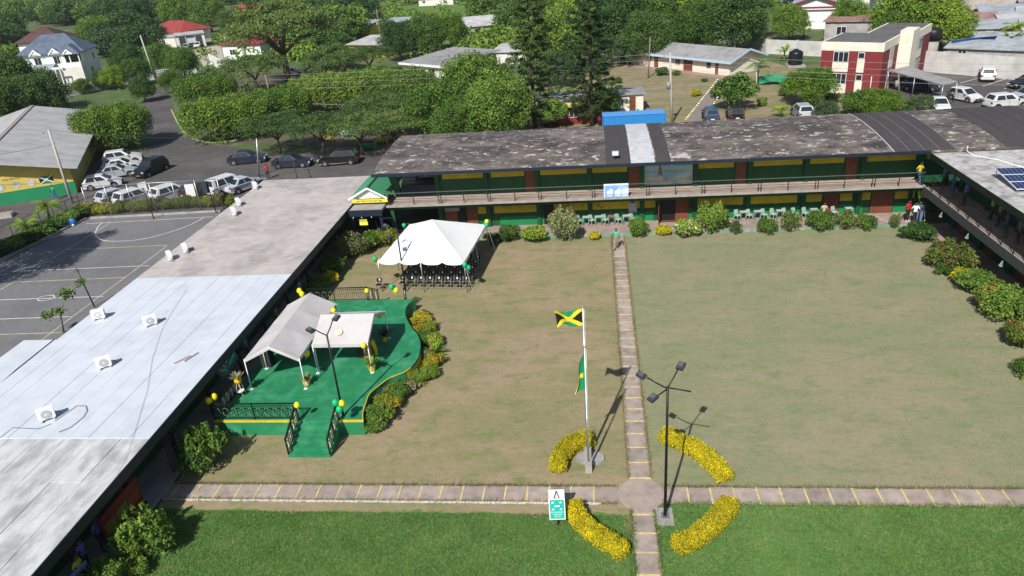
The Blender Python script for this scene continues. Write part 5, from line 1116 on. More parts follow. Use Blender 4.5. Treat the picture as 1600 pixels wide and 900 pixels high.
for a in ((430, 200, 3.2, 'feather', .82, 'feathery tree above the dark parked cars, left one'), (500, 203, 3.2, 'feather', .85, 'feathery tree above the dark parked cars, middle one'), (560, 200, 3.2, 'feather', .8, 'feathery tree above the dark parked cars, right one'), (612, 190, 3.4, 'feather', .75, 'thin feathery tree by the brown pole'), (655, 170, 3.4, 'feather', .8, 'feathery tree left of the big round tree'), (590, 165, 4.0, 'feather', .9, 'feathery tree under the avenue canopy'),
          (440, 70, 6.8, 'guango', 1.45, 'very large spreading tree in the upper left middle'), (520, 100, 5.0, 'guango', .8, 'drooping tree right of the very large spreading tree'), (395, 105, 4.5, 'feather', 1.1, 'feathery tree under the very large spreading tree'), (575, 84, 4.0, 'feather', .9, 'loose tree left of the grey roofed house'),
          (746, 142, 4.9, 'mango', 1.12, 'big round mango tree left of the pines'), (690, 165, 4.5, 'mango', .9, 'round tree in front of the brown pole'), (775, 168, 4.5, 'mango', .95, 'round tree against the dark roof left of the pines'), (715, 185, 3.8, 'mango', .7, 'low round tree at the edge of the dark roof'), (662, 56, 4.5, 'mango', 1.05, 'tree left above the grey roofed house'), (702, 42, 4.5, 'bright', .9, 'bright tree above the grey roofed house'), (622, 60, 4.5, 'dark', .9, 'dark tree left of the grey roofed house'),
          (870, 60, 6, 'mango', 1.3, 'tall tree between the two pines'), (905, 30, 6, 'bright', 1.3, 'bright tree behind the right pine'), (965, 40, 6, 'dark', 1.35, 'dark tree right of the right pine'), (1010, 25, 6.5, 'mango', 1.4, 'large tree above the perimeter wall'), (1060, 18, 6.5, 'bright', 1.4, 'large bright tree above the long white building'), (1010, 55, 5, 'dark', 1.0, 'dark tree at the perimeter wall'),
          (1095, 35, 5.5, 'mango', 1.1, 'tree above the right half of the long white building'), (1150, 35, 5.5, 'dark', 1.25, 'dark tree left of the tall palm'), (1120, 5, 6, 'mango', 1.3, 'tree at the top frame edge above the long white building'), (1430, 22, 6.0, 'bright', 1.45, 'big bright tree behind the maroon building'), (1400, 42, 4.5, 'mango', .9, 'tree at the foot of the big bright tree'), (1475, 35, 5, 'bright', 1.0, 'right hand part tree beside the big bright tree'),
          (1265, 131, 2.6, 'bright', (.74, .74, .56), 'bright spreading tree left of the maroon building'), (1370, 163, 1.4, 'bright', (.72, .72, .36), 'low dense tree in front of the maroon building'), (1335, 166, 1.2, 'scrub', .75, 'bushy shrub tree below the maroon building'), (1145, 148, 2.0, 'scrub', 1.15, 'round scrub tree beside the yard footpath'), (1435, 165, 1.6, 'blue', .42, 'greyish shrub tree behind the dark roof by the carport'), (1290, 172, 1.4, 'blue', .36, 'greyish shrub behind the dark roof'),
          (18, 138, 5.0, 'dark', 1.2, 'huge dark tree at the left frame edge'), (66, 152, 3.8, 'dark', .9, 'dark tree above the mural building'), (-5, 172, 4.0, 'dark', 1.0, 'dark tree behind the mural building roof'), (215, 25, 6, 'dark', 1.35, 'dark tree standing above the red roofed house'), (280, 20, 6, 'bright', 1.6, 'bright crowned tree above the red roofed house'), (325, 22, 6, 'mango', 1.4, 'tree right of the bright crowned one'), (365, 35, 5, 'dark', 1.0, 'tree in front of the second red roof'),
          (197, 92, 4, 'dark', .8, 'dark garden tree right of the blue roofed house'), (212, 112, 2.8, 'mango', .65, 'garden tree left of the leaning pole'), (255, 95, 3, 'mango', .8, 'garden tree right of the leaning pole'), (285, 100, 3, 'mango', .75, 'garden tree in front of the carport house'), (175, 120, 2.5, 'bright', .55, 'small bright garden tree by the white balustrade'), (150, 60, 4.5, 'mango', 1.2, 'tree behind the blue roofed house'), (222, 140, 2.2, 'dark', .5, 'dark tree where the road meets the balustrade'), (128, 136, 1.4, 'mango', .36, 'small garden tree in front of the blue roofed house'), (158, 128, 1.6, 'dark', .42, 'dark garden shrub tree at the blue roofed house'), (268, 126, 2.2, 'mango', .5, 'tree at the far end of the road'),
          (1045, 8, 6, 'dark', 1.4, 'dark tree at the top frame edge right of the pines'), (1330, 12, 5, 'bright', .8, 'small bright tree between the roofs at the top'), (1235, 30, 4, 'mango', .8, 'tree right of the tall palm'), (870, 100, 3.5, 'blue', .8, 'greyish tree low between the pines'), (980, 75, 3, 'blue', .75, 'greyish bush tree by the perimeter wall'), (945, 160, 2.2, 'scrub', 1.0, 'scrub tree beside the yellow kiosk'), (860, 180, 1.6, 'scrub', .9, 'scrub at the foot of the left pine')):
    tree(a[0], a[1], a[2], a[3], a[4], a[5])
# the sapling against the court side of the west roof and an unseen tree that shades the court
t = thing('sapling', 'thin leafy sapling rising beside the court edge of the pale roof', 'tree', G(100, 520)); MB().tube([(0, 0, 0), (.2, 0, 1.2), (.8, .3, 2.6), (1.9, .8, 3.3)], [.06, .05, .03, .01], 6).build('trunk', M['trunk'], t)
link('crown', leaf_mesh('crown', [(.3, -.2, 1.7, .45, .4, .35), (.9, .3, 2.7, .55, .5, .45), (-.4, -.4, 1.5, .4, .35, .35), (1.9, .8, 3.3, .35, .35, .25)], 420, .2, 3, M['leaf_mid'], .7, .4, .6), t)
tree(0, 0, 0, 'guango', (.72, .72, 1.45), 'tree off the left edge that shades the court corner', loc=Vector((-51.0, 44.0, 0)))
# planted strip beside the court and the red flowering hedge at the fence
for i, (px, py, r_, k) in enumerate(((128, 338, 1.4, 'dark'), (105, 350, 1.5, 'green'), (85, 358, 1.3, 'dark'), (62, 370, 1.5, 'green'), (40, 382, 1.4, 'dark'), (18, 392, 1.5, 'green'), (-4, 402, 1.5, 'dark'))): bush(px, py, r_, 1.3, k, '%s low shrub from the blue bundle in the planted strip beside the court' % ORD[i], 'shrubs of the court side strip')
for i in range(15):
    px = 128 + 16.5 * i; bush(px, 335.5 - .062 * (px - 128), 1.0, 1.15 + .2 * (i % 3 == 1), 'red' if 3 < i else 'mixed', ORD[i] + (' shrub from the left, red flowering,' if i > 3 else ' shrub from the left, yellow green,') + ' in the hedge behind the court fence', 'hedge shrubs behind the court fence')
# far wood: every crown that stands clear is a tree; scrub beyond reads as one mass
g = rng(99); cnt = 0; spots = []; ncount = {}; far_kinds = ('far1', 'far2', 'far3', 'far1', 'far2')
avoid = [(20, 175, 40, 150), (228, 425, 8, 112), (585, 775, 8, 62), (540, 720, 55, 112)]
for k in range(1600):
    px = g.uniform(-70, 1600); py = g.uniform(3, 92) if px < 560 else (g.uniform(-12, 62) if px < 830 else g.uniform(-40, 22))
    if any(x0 < px < x1 and y0 < py < y1 + 5 for x0, x1, y0, y1 in avoid): continue
    if px > 1210 and py > -6: continue
    if g.random() < (.45 if py > 50 else .0): continue
    q = G(px, py); grp = 'top_left' if px < 560 else 'top'
    if q.length > 760 or ncount.get(grp, 0) >= (165 if grp == 'top_left' else 75): continue
    near = [w_ for w_ in spots if (w_ - q).length < 5.0]
    if near: continue
    spots.append(q); ncount[grp] = ncount.get(grp, 0) + 1; cnt += 1; s_ = g.uniform(.8, 1.35) * (1.0 + min(.55, q.length / 900))
    tree(0, 0, 0, far_kinds[cnt % 5], (float(s_) * 1.1, float(s_) * 1.1, float(s_) * .9), 'tree in the wood filling the far upper left' if px < 560 else 'tree in the far wood along the top edge', 'trees of the far wood' if px < 560 else 'trees along the far top edge', loc=q)
lob = []
for k in range(1900):
    px = g.uniform(-80, 900); py = g.uniform(-5, 95)
    if any(x0 < px < x1 and y0 < py < y1 for x0, x1, y0, y1 in avoid) and g.random() < .93: continue
    q = G(px, py)
    if q.length < 1100: r_ = g.uniform(1.0, 2.4) * (1 + q.length / 700); lob.append((q.x, q.y, r_ * .45, r_ * 1.3, r_ * 1.3, r_ * .75))
o = link('scrub', leaf_mesh('scrub', lob, 150000, .8, 5, [M['leaf_mid'], M['leaf_bright']], .35, .5, .7, .3, .3)); tag(o, 'green scrub covering the ground of the far wood', 'scrub', kind='stuff')
lob = []
for k in range(420):
    px = g.uniform(960, 1640); py = g.uniform(-60, 60); q = G(px, py); r_ = g.uniform(.7, 1.6); lob.append((q.x, q.y, r_ * .4, r_ * 1.2, r_ * 1.2, r_ * .7))
for k in range(160):
    px = g.uniform(560, 900); py = g.uniform(95, 190); q = G(px, py); r_ = g.uniform(.4, 1.0); lob.append((q.x, q.y, r_ * .4, r_ * 1.2, r_ * 1.2, r_ * .7))
for k in range(130):
    px = g.uniform(170, 420); py = g.uniform(80, 150); q = G(px, py); r_ = g.uniform(.5, 1.2); lob.append((q.x, q.y, r_ * .4, r_ * 1.2, r_ * 1.2, r_ * .7))
o = link('undergrowth', leaf_mesh('undergrowth', lob, 34000, .4, 6, [M['leaf_mid'], M['leaf_dark']], .35, .5, .7, .3, .3)); tag(o, 'low undergrowth between trees and houses', 'undergrowth', kind='stuff')
# short grass on the green lawn
def grass(name, label, x0, x1, y0, y1, n, h, mats_, fr2, seed, edge=None):
    g = rng(seed); x = g.uniform(x0, x1, n); y = y0 + (y1 - y0) * g.random(n); a = g.random(n) * 6.283; L = h * (.5 + g.random(n)); w = .009 + .009 * g.random(n)
    lx = g.normal(size=n) * .6 * L; ly = g.normal(size=n) * .6 * L
    V = np.zeros((n, 3, 3)); V[:, 0] = np.stack([x - np.cos(a) * w, y - np.sin(a) * w, np.full(n, .008)], 1); V[:, 1] = np.stack([x + np.cos(a) * w, y + np.sin(a) * w, np.full(n, .008)], 1); V[:, 2] = np.stack([x + lx, y + ly, L], 1)
    me = bpy.data.meshes.new(name); me.vertices.add(3 * n); me.vertices.foreach_set('co', V.ravel()); me.loops.add(3 * n); me.loops.foreach_set('vertex_index', np.arange(3 * n, dtype=np.int32)); me.polygons.add(n)
    me.polygons.foreach_set('loop_start', np.arange(0, 3 * n, 3, dtype=np.int32)); me.polygons.foreach_set('loop_total', np.full(n, 3, dtype=np.int32))
    for m_ in mats_: me.materials.append(m_)
    me.polygons.foreach_set('material_index', (g.random(n) < fr2).astype(np.int32)); me.update(); tag(link(name, me), label, 'grass', kind='stuff')
gl1 = leafmat('blade_green', (.085, .21, .040), (.17, .31, .075), .7, .4); gl2 = leafmat('blade_dry', (.24, .25, .10), (.36, .32, .17), .7, .4)
grass('grass', 'short green grass of the west lower lawn', LX0, PX0 - .05, 16.5, 23.9, 170000, .075, [gl1, gl2], .10, 1); grass('grass', 'short green grass of the east lower lawn', PX1 + .05, 27, 16.5, 24.55, 190000, .075, [gl1, gl2], .16, 2)

# ================================================================== cars
def car_mesh_parts(kind):
    L, W, H_ = {'hatch': (3.95, 1.70, 1.50), 'sedan': (4.45, 1.74, 1.46), 'suv': (4.5, 1.82, 1.68), 'van': (4.3, 1.70, 1.85)}[kind]
    belt = {'hatch': .92, 'sedan': .90, 'suv': 1.05, 'van': 1.05}[kind]; hood = belt - .12; clr = .20 if kind == 'suv' else .17
    # greenhouse stations along x (front is +x): base rear, roof rear, roof front, base front
    gs = {'hatch': (-1.88, -1.45, .15, 1.0), 'sedan': (-1.62, -.95, .15, .98), 'suv': (-2.12, -1.75, .25, 1.05), 'van': (-2.08, -1.95, .65, 1.35)}[kind]
    h2, w2 = L / 2, W / 2
    prof = [(-h2 + .06, clr + .12), (-h2, .45), (-h2 + .02, .70), (gs[0] - .05 if kind == 'sedan' else -h2 + .07, belt - (.02 if kind == 'sedan' else .0)), (gs[0], belt), (gs[3], belt), (gs[3] + .25, hood + .06), (h2 - .35, hood - .08), (h2 - .08, hood - .20), (h2, .52), (h2 - .03, .30), (h2 - .15, clr)]
    if kind == 'sedan': prof[3] = (-h2 + .10, belt - .06)
    body = MB(); rows = []
    for (x, z) in prof:
        sh = 1 - .10 * max(0, abs(x) / h2 - .72) / .28; rows.append([(x, -w2 * sh, z), (x, w2 * sh, z)])
    def ring(y_s, inset, zlow):
        pass
    n_ = len(prof); cols = []
    for sgn, off in ((-1, 0), (1, 0)):
        for (x, z) in prof:
            sh = 1 - .16 * (max(0, abs(x) / h2 - .70) / .30) ** 2; cols.append((x, sgn * w2 * sh * .995, z))
    for sgn in (-1, 1):
        for (x, z) in prof: sh = 1 - .16 * (max(0, abs(x) / h2 - .70) / .30) ** 2; cols.append((x, sgn * (w2 * sh - .07), z + (.035 if z > .6 else -.03)))
    fs = []
    for i in range(n_ - 1):
        fs.append((2 * n_ + i, 3 * n_ + i, 3 * n_ + i + 1, 2 * n_ + i + 1)); fs.append((i, 2 * n_ + i, 2 * n_ + i + 1, i + 1)); fs.append((n_ + i + 1, 3 * n_ + i + 1, 3 * n_ + i, n_ + i))
    fs.append(tuple(range(n_))); fs.append(tuple(range(2 * n_ - 1, n_ - 1, -1))); fs.append((2 * n_ - 1 + n_, 3 * n_ + n_ - 1, 3 * n_, 2 * n_)) if False else None
    body.add(cols, [f for f in fs if f], 0, False)
    rw = w2 * .74; bw_ = w2 * .955; zt = H_ - .02
    G8 = [(gs[0], -bw_, belt), (gs[3], -bw_, belt), (gs[3], bw_, belt), (gs[0], bw_, belt), (gs[1], -rw, zt), (gs[2], -rw, zt), (gs[2], rw, zt), (gs[1], rw, zt)]
    body.add(G8, [(0, 1, 5, 4), (1, 2, 6, 5), (2, 3, 7, 6), (3, 0, 4, 7)])
    m1, m2 = gs[1] + .12, gs[2] - .12; body.add([(gs[1], -rw, zt), (gs[2], -rw, zt), (gs[2], rw, zt), (gs[1], rw, zt), (m1, -rw + .12, H_ + .03), (m2, -rw + .12, H_ + .03), (m2, rw - .12, H_ + .03), (m1, rw - .12, H_ + .03)], [(4, 5, 6, 7), (0, 1, 5, 4), (1, 2, 6, 5), (2, 3, 7, 6), (3, 0, 4, 7)])
    V8 = [Vector(p) for p in G8]
    def pane(a, b, c, d, i0, i1, lo_, hi_, out):
        def pt(u, v): return V8[a].lerp(V8[b], u).lerp(V8[d].lerp(V8[c], u), v) + Vector(out)
        return MB().quad(pt(i0, lo_), pt(i1, lo_), pt(i1, hi_), pt(i0, hi_))
    glass = {'windscreen': pane(1, 2, 6, 5, .06, .94, .06, .92, (.012, 0, .008)), 'rear_window': pane(3, 0, 4, 7, .10, .90, .18, .9, (-.012, 0, .008))}
    sides = [pane(0, 1, 5, 4, .10, .46, .10, .88, (0, -.012, .004)), pane(0, 1, 5, 4, .50, .86, .10, .88, (0, -.012, .004)), pane(2, 3, 7, 6, .14, .50, .10, .88, (0, .012, .004)), pane(2, 3, 7, 6, .54, .90, .10, .88, (0, .012, .004))]
    return L, W, H_, belt, hood, body, glass, sides, gs
CARP = {}
tyre_m = pm(.015, .015, .016, .8); rim_m = pm(.35, .36, .37, .35, .7); lamp_m = pm(.65, .66, .66, .15, .2); red_m = pm(.30, .01, .012, .25); plate_m = pm(.7, .68, .5)
tyre_me = MB().tube([(0, -.10, 0), (0, -.08, 0), (0, .08, 0), (0, .10, 0)], [.27, .315, .315, .27], 16).mesh('tyre', tyre_m); rim_me = MB().tube([(0, -.112, 0), (0, .112, 0)], .19, 12).mesh('rim', rim_m)
def carpaint(c):
    k = ('car',) + c
    if k not in _mc: _mc[k] = mat('car_paint_%d' % len(_mc), c, .28, .03, 2.0, spec=.5); _mc[k].node_tree.nodes['Principled BSDF'].inputs['Coat Weight'].default_value = .4
    return _mc[k]
def car(kind, paint, px, py, heading, label, group=None, z=.02, roofdark=False):
    if kind not in CARP:
        L, W, H_, belt, hood, body, glass, sides, gs = car_mesh_parts(kind)
        hl = []
        for s in (-1, 1):
            hl.append(('headlight', MB().obox((L / 2 - .09, s * (W / 2 - .30), hood - .22), (.12, .36, .15), s * R(-18)).mesh('headlight', lamp_m))); hl.append(('tail_light', MB().obox((-L / 2 + .06, s * (W / 2 - .24), .80), (.08, .26, .24)).mesh('tail_light', red_m)))
            hl.append(('wing_mirror', MB().obox((gs[3] - .25, s * (W / 2 + .06), belt + .06), (.12, .16, .12)).mesh('wing_mirror', tyre_m)))
        [hl.append(('wheel_arch', MB().tube([(sx_, s_ * (W / 2 - .25), .34), (sx_, s_ * (W / 2 + .004), .34)], .385, 14).mesh('wheel_arch', tyre_m))) for sx_ in (-L / 2 + .78, L / 2 - .80) for s_ in (-1, 1)]; [hl.append(('sill', MB().box(-L / 2 + 1.2, L / 2 - 1.2, s_ * W / 2 - .012, s_ * W / 2 + .012, .17, .27).mesh('sill', tyre_m))) for s_ in (-1, 1)]; [hl.append(('bumper_trim', MB().obox((s_ * (L / 2 - .02), 0, .30), (.09, W * .8, .14)).mesh('bumper_trim', tyre_m))) for s_ in (-1, 1)]
        hl.append(('grille', MB().obox((L / 2 - .02, 0, .46), (.05, W * .55, .16)).mesh('grille', tyre_m))); hl.append(('number_plate', MB().obox((-L / 2 - .005, 0, .62), (.02, .42, .12)).mesh('number_plate', plate_m))); hl.append(('number_plate', MB().obox((L / 2 + .012, 0, .34), (.02, .42, .11)).mesh('number_plate', plate_m)))
        dr = []
        for s in (-1, 1):
            for x in (-.25, .85): dr.append(MB().box(x - .008, x + .008, s * W / 2 - .006, s * W / 2 + .006, .34, belt - .03).mesh('door_seam', tyre_m))
        CARP[kind] = (L, W, H_, belt, body, {k: v.mesh(k, M['glass']) for k, v in glass.items()}, [v.mesh('side_window', M['glass']) for v in sides], hl, dr)
    L, W, H_, belt, body, glass, sides, hl, dr = CARP[kind]
    t = thing('car', label, 'car', G(px, py, z), heading, group)
    key = (kind, paint)
    if key not in CARP: CARP[key] = body.mesh('body', carpaint(paint))
    b = link('body', CARP[key], t)
    for k, me in glass.items(): link(k, me, b)
    for me in sides: link('side_window', me, b)
    for k, me in hl: link(k, me, b)
    for me in dr: link('door_seam', me, b)
    for sx in (-L / 2 + .78, L / 2 - .80):
        for s in (-1, 1):
            w_ = link('wheel', tyre_me, t); w_.location = (sx, s * (W / 2 - .10), .315); r_ = link('rim', rim_me, w_)
    return t
CW, CS, CB, CN, CSB = (.60, .61, .62), (.40, .43, .46), (.010, .011, .013), (.02, .03, .05), (.42, .46, .52)
hd = lambda a, b: math.atan2((G(*b) - G(*a)).y, (G(*b) - G(*a)).x)
h1 = hd((135, 292), (193, 283))
for kind, c, px, py, h_, lab in (('hatch', CW, 163, 293, h1, 'white hatchback nearest the fence in the row of white cars'), ('sedan', CS, 185, 276, h1, 'silver saloon second in the row of white cars'), ('sedan', CW, 192, 266, h1, 'white saloon third in the row of white cars'), ('suv', CW, 194, 255, h1, 'white sport utility car farthest in the row of white cars'),
                                  ('suv', CB, 238, 271, R(-100), 'black sport utility car facing the camera beside the white cars'), ('hatch', CSB, 184, 315, R(64), 'silver blue hatchback first in the row behind the fence'), ('suv', CW, 216, 318, R(62), 'white sport utility car second in the row behind the fence'), ('suv', CW, 272, 311, R(60), 'white estate car third in the row behind the fence'),
                                  ('hatch', CB, 313, 306, R(62), 'black hatchback in the row behind the fence'), ('van', CW, 358, 300, R(60), 'white people carrier last in the row behind the fence'), ('sedan', CSB, 384, 296, R(60), 'silver car partly hidden by the roof edge'),
                                  ('sedan', CN, 388, 254, R(10), 'dark saloon left of the three dark parked cars'), ('sedan', CN, 458, 260, R(2), 'dark saloon in the middle of the three dark parked cars'), ('suv', CB, 531, 256, R(184), 'black sport utility car at the right of the three dark parked cars'),
                                  ('suv', CW, 1541, 124, R(68), 'white sport utility car by the perimeter wall in the far car park'), ('hatch', CW, 1506, 157, R(-66), 'white hatchback facing the camera in the far car park'), ('sedan', CW, 1466, 172, R(-100), 'white car half hidden by the dark roof'), ('suv', CW, 1570, 168, R(10), 'white car at the roof edge on the far right'),
                                  ('sedan', CB, 1602, 136, R(200), 'black car cut by the right frame edge'), ('sedan', CS, 1604, 156, R(190), 'silver car cut by the right frame edge'), ('suv', CN, 1438, 141, R(-30), 'dark blue car under the grey carport'), ('suv', CB, 1418, 133, R(-30), 'black car deeper under the grey carport'),
                                  ('suv', (.02, .06, .12), 1110, 188, R(88), 'blue pickup top showing over the dark roof'), ('suv', CB, 1148, 186, R(88), 'black car showing over the dark roof'), ('suv', CSB, 1252, 183, R(90), 'grey car top showing over the dark roof'), ('sedan', CS, 292, 77, R(-75), 'silver car in the forecourt of the carport house'), ('sedan', CW, 310, 74, R(-75), 'white car in the forecourt of the carport house'), ('hatch', CS, 460, 118, R(20), 'pale car glimpsed under the very large spreading tree')):
    car(kind, c, px, py, h_, lab)
# tailgate boards / signs among the fence row
bd = thing('white_board', 'small white board standing between the cars behind the fence', 'board', G(302, 316), R(10)); MB().box(-.45, .45, -.03, .03, .6, 1.9).build('board', M['white'], bd); MB().box(-.4, -.35, -.02, .02, 0, .6).box(.35, .4, -.02, .02, 0, .6).build('legs', M['dksteel'], bd)
bd = thing('white_board', 'white board leaning on the white sport utility car behind the fence', 'board', G(228, 311), R(40)); MB().box(-.4, .4, -.03, .03, .7, 1.8).build('board', M['white'], bd); MB().box(-.36, -.31, -.02, .02, 0, .7).box(.31, .36, -.02, .02, 0, .7).build('legs', M['dksteel'], bd)

# ================================================================== people
def person_mesh(pose):
    """one skinned body; returns mesh with material index 0 skin 1 top 2 trousers 3 shoes 4 hair"""
    J = {}; E_ = []
    def j(n, p, r): J[n] = (Vector(p), r)
    st = {'stand': dict(hip=.93, k=(( -.10, -.02, .50), (.10, -.03, .50)), f=((-.11, .02, .07), (.12, .0, .07)), el=((-.27, .03, 1.12), (.27, .02, 1.12)), wr=((-.28, -.08, .88), (.28, -.07, .88))),
          'walk': dict(hip=.90, k=((-.09, -.16, .50), (.10, .02, .48)), f=((-.10, -.30, .07), (.11, .28, .12)), el=((-.28, .12, 1.10), (.28, -.10, 1.10)), wr=((-.27, -.10, .98), (.26, -.26, 1.0))),
          'sit': dict(hip=.50, k=((-.13, -.42, .50), (.13, -.42, .50)), f=((-.13, -.42, .08), (.13, -.40, .08)), el=((-.25, -.04, .74), (.25, -.04, .74)), wr=((-.16, -.25, .60), (.16, -.25, .60))),
          'lean': dict(hip=.93, k=((-.10, -.06, .50), (.12, .02, .50)), f=((-.11, .0, .07), (.14, .06, .07)), el=((-.26, -.14, 1.14), (.26, -.14, 1.14)), wr=((-.12, -.34, 1.08), (.14, -.34, 1.08)))}[pose]
    h = st['hip']
    j('hip', (0, 0, h), .125); j('waist', (0, -.005, h + .18), .115); j('chest', (0, .0, h + .38), .145); j('neck0', (0, .0, h + .53), .06); j('neck', (0, -.01, h + .58), .052); j('head', (0, -.03, h + .69), .088); j('crown', (0, -.02, h + .79), .062)
    E_ += [('hip', 'waist'), ('waist', 'chest'), ('chest', 'neck0'), ('neck0', 'neck'), ('neck', 'head'), ('head', 'crown')]
    for i, s in enumerate('lr'):
        sg_ = -1 if i == 0 else 1
        j('sh' + s, (.17 * sg_, 0, h + .46), .062); j('el' + s, st['el'][i], .045); j('wr' + s, st['wr'][i], .033)
        d = (Vector(st['wr'][i]) - Vector(st['el'][i])).normalized(); w = Vector(st['wr'][i]); j('pa' + s, w + d * .06, .036)
        E_ += [('chest', 'sh' + s), ('sh' + s, 'el' + s), ('el' + s, 'wr' + s), ('wr' + s, 'pa' + s)]
        side = d.cross(Vector((sg_, 0, 0))).normalized()
        for f in range(5):
            o_ = side * (.022 * (f - 2)) if f < 4 else side * -.05
            a = w + d * (.085 if f < 4 else .05) + o_; j('fa%s%d' % (s, f), a, .011); j('fb%s%d' % (s, f), a + d * (.06 - .006 * abs(f - 1.5) if f < 4 else .04) + o_ * .1 + Vector((0, -.015, 0)), .008)
            E_ += [('pa' + s, 'fa%s%d' % (s, f)), ('fa%s%d' % (s, f), 'fb%s%d' % (s, f))]
        j('th' + s, (.09 * sg_, 0, h - .06), .095); j('kn' + s, st['k'][i], .062); j('an' + s, st['f'][i], .042); fp_ = Vector(st['f'][i]); j('to' + s, fp_ + Vector((.02 * sg_, -.17, -.035)), .036)
        E_ += [('hip', 'th' + s), ('th' + s, 'kn' + s), ('kn' + s, 'an' + s), ('an' + s, 'to' + s)]
    names = list(J); me = bpy.data.meshes.new('body'); me.from_pydata([J[n][0] for n in names], [(names.index(a), names.index(b)) for a, b in E_], [])
    o = bpy.data.objects.new('tmp', me); COL.objects.link(o); md = o.modifiers.new('s', 'SKIN'); sv = me.skin_vertices[0].data
    for i, n in enumerate(names): sv[i].radius = (J[n][1],) * 2; sv[i].use_root = (n == 'hip')
    sv[names.index('chest')].radius = (.16, .11); sv[names.index('hip')].radius = (.14, .11)
    o.modifiers.new('u', 'SUBSURF').levels = 1
    dg = bpy.context.evaluated_depsgraph_get(); out = bpy.data.meshes.new_from_object(o.evaluated_get(dg)); bpy.data.objects.remove(o)
    seg = [(J[a][0], J[b][0], a, b) for a, b in E_]
    mi = []
    for p in out.polygons:
        c = p.center; best = min(seg, key=lambda q: (c - (q[0] + (q[1] - q[0]) * max(0, min(1, (c - q[0]).dot(q[1] - q[0]) / max(1e-9, (q[1] - q[0]).length_squared))))).length); a, b = best[2], best[3]
        if b.startswith('to'): m_ = 3
        elif b.startswith(('kn', 'an', 'th')): m_ = 2
        elif b in ('waist', 'chest', 'neck0') or b.startswith(('sh',)): m_ = 1 if not (b == 'waist' and c.z < h + .06) else 2
        elif b.startswith('el'): m_ = 1 if (c - J[a][0]).length < .2 else 0
        elif b == 'crown' or (b == 'head' and (c.y > J['head'][0].y + .02 and c.z > J['head'][0].z - .05)): m_ = 4 if (c.z > J['head'][0].z + .03 or c.y > J['head'][0].y + .03) else 0
        else: m_ = 0
        mi.append(m_)
    out.polygons.foreach_set('material_index', mi); out.polygons.foreach_set('use_smooth', [True] * len(mi)); return out, J, mi
PMESH = {k: person_mesh(k) for k in ('stand', 'walk', 'sit', 'lean')}
skin_m = pm(.085, .045, .028, .6); hair_m = pm(.010, .009, .008, .8)
def person(loc, face, pose, top_c, leg_c, label, shoe=(.03, .03, .03), group=None):
    t = thing('person', label, 'person', loc, face + R(90), group); me0, J, mi_ = PMESH[pose]; me = me0.copy()
    for m_ in (skin_m, pm(*top_c), pm(*leg_c), pm(*shoe), hair_m): me.materials.append(m_)
    me.polygons.foreach_set('material_index', mi_)
    link('body', me, t); hp = J['head'][0]
    for s in (-1, 1): MB().ball((hp.x + .034 * s, hp.y - .078, hp.z + .012), .013, n=6, k=4).build('eye', M['white'], t); MB().ball((hp.x + .088 * s, hp.y + .01, hp.z), .022, n=6, k=4, sz=1.5).build('ear', skin_m, t)
    MB().ball((hp.x, hp.y - .092, hp.z - .015), .018, n=6, k=4, sz=1.3).build('nose', skin_m, t); MB().obox((hp.x, hp.y - .080, hp.z - .055), (.05, .012, .012)).build('mouth', pm(.16, .05, .045), t); return t
SD = R(-90)
person(G(963, 389, .04), SD - .15, 'walk', (.08, .36, .24), (.27, .22, .15), 'person in a green top and khaki trousers walking down the path', (.02, .02, .02))
for px, py, tc, lc, lab, ps, fc in ((1416, 346, (.42, .02, .02), (.012, .012, .014), 'person in a red jacket and black trousers at the block corner', 'stand', .4), (1427, 349, (.72, .72, .72), (.02, .02, .025), 'person in a white shirt and dark trousers at the block corner', 'walk', 0), (1434, 348, (.06, .07, .12), (.10, .18, .30), 'person in a dark top and blue jeans at the block corner', 'stand', -.3), (1441, 347, (.03, .04, .07), (.10, .17, .28), 'person in a navy top and blue jeans nearest the right block', 'walk', -.5)):
    person(G(px, py, .15), SD + fc, ps, tc, lc, lab, (.75, .75, .75))
person(Vector((G(1281, 334, .15).x, 57.2, .17)), SD, 'sit', (.45, .36, .28), (.18, .16, .14), 'person in a beige top seated among the chairs by the wall')
ub = 2.99
p_ = G(1423, 278, 3.0); person(Vector((p_.x, 56.3, 3.0)), SD + .5, 'walk', (.50, .44, .03), (.07, .12, .25), 'person in a yellow shirt and jeans on the upper balcony')
for y, x, tc, lc, lab, ps in ((55.0, 25.3, (.10, .12, .30), (.03, .03, .05), 'person in a blue top at the far corner of the right balcony', 'stand'), (52.8, 25.0, (.05, .10, .30), (.05, .07, .12), 'person in a bright blue top leaning on the right balcony', 'lean'), (51.3, 25.2, (.10, .13, .38), (.03, .03, .04), 'person in a violet blue top on the right balcony', 'stand'), (48.4, 25.6, (.40, .32, .03), (.03, .03, .04), 'person in a yellow top in the shade of the right balcony', 'stand'), (47.2, 25.5, (.20, .18, .06), (.03, .03, .04), 'person in an olive top in the shade of the right balcony', 'stand'),
                              (45.3, 25.0, (.04, .06, .18), (.03, .03, .04), 'person in a navy top leaning on the right balcony', 'lean'), (44.2, 25.2, (.12, .10, .14), (.03, .03, .04), 'person in a dark purple top on the right balcony', 'stand'), (42.4, 24.9, (.42, .42, .03), (.04, .05, .09), 'person in a lime yellow top leaning on the right balcony', 'lean'), (41.7, 25.1, (.25, .22, .05), (.03, .05, .03), 'person in an olive brown top nearest the frame edge on the balcony', 'lean')):
    person(Vector((x, y, ub)), R(180), ps, tc, lc, lab)
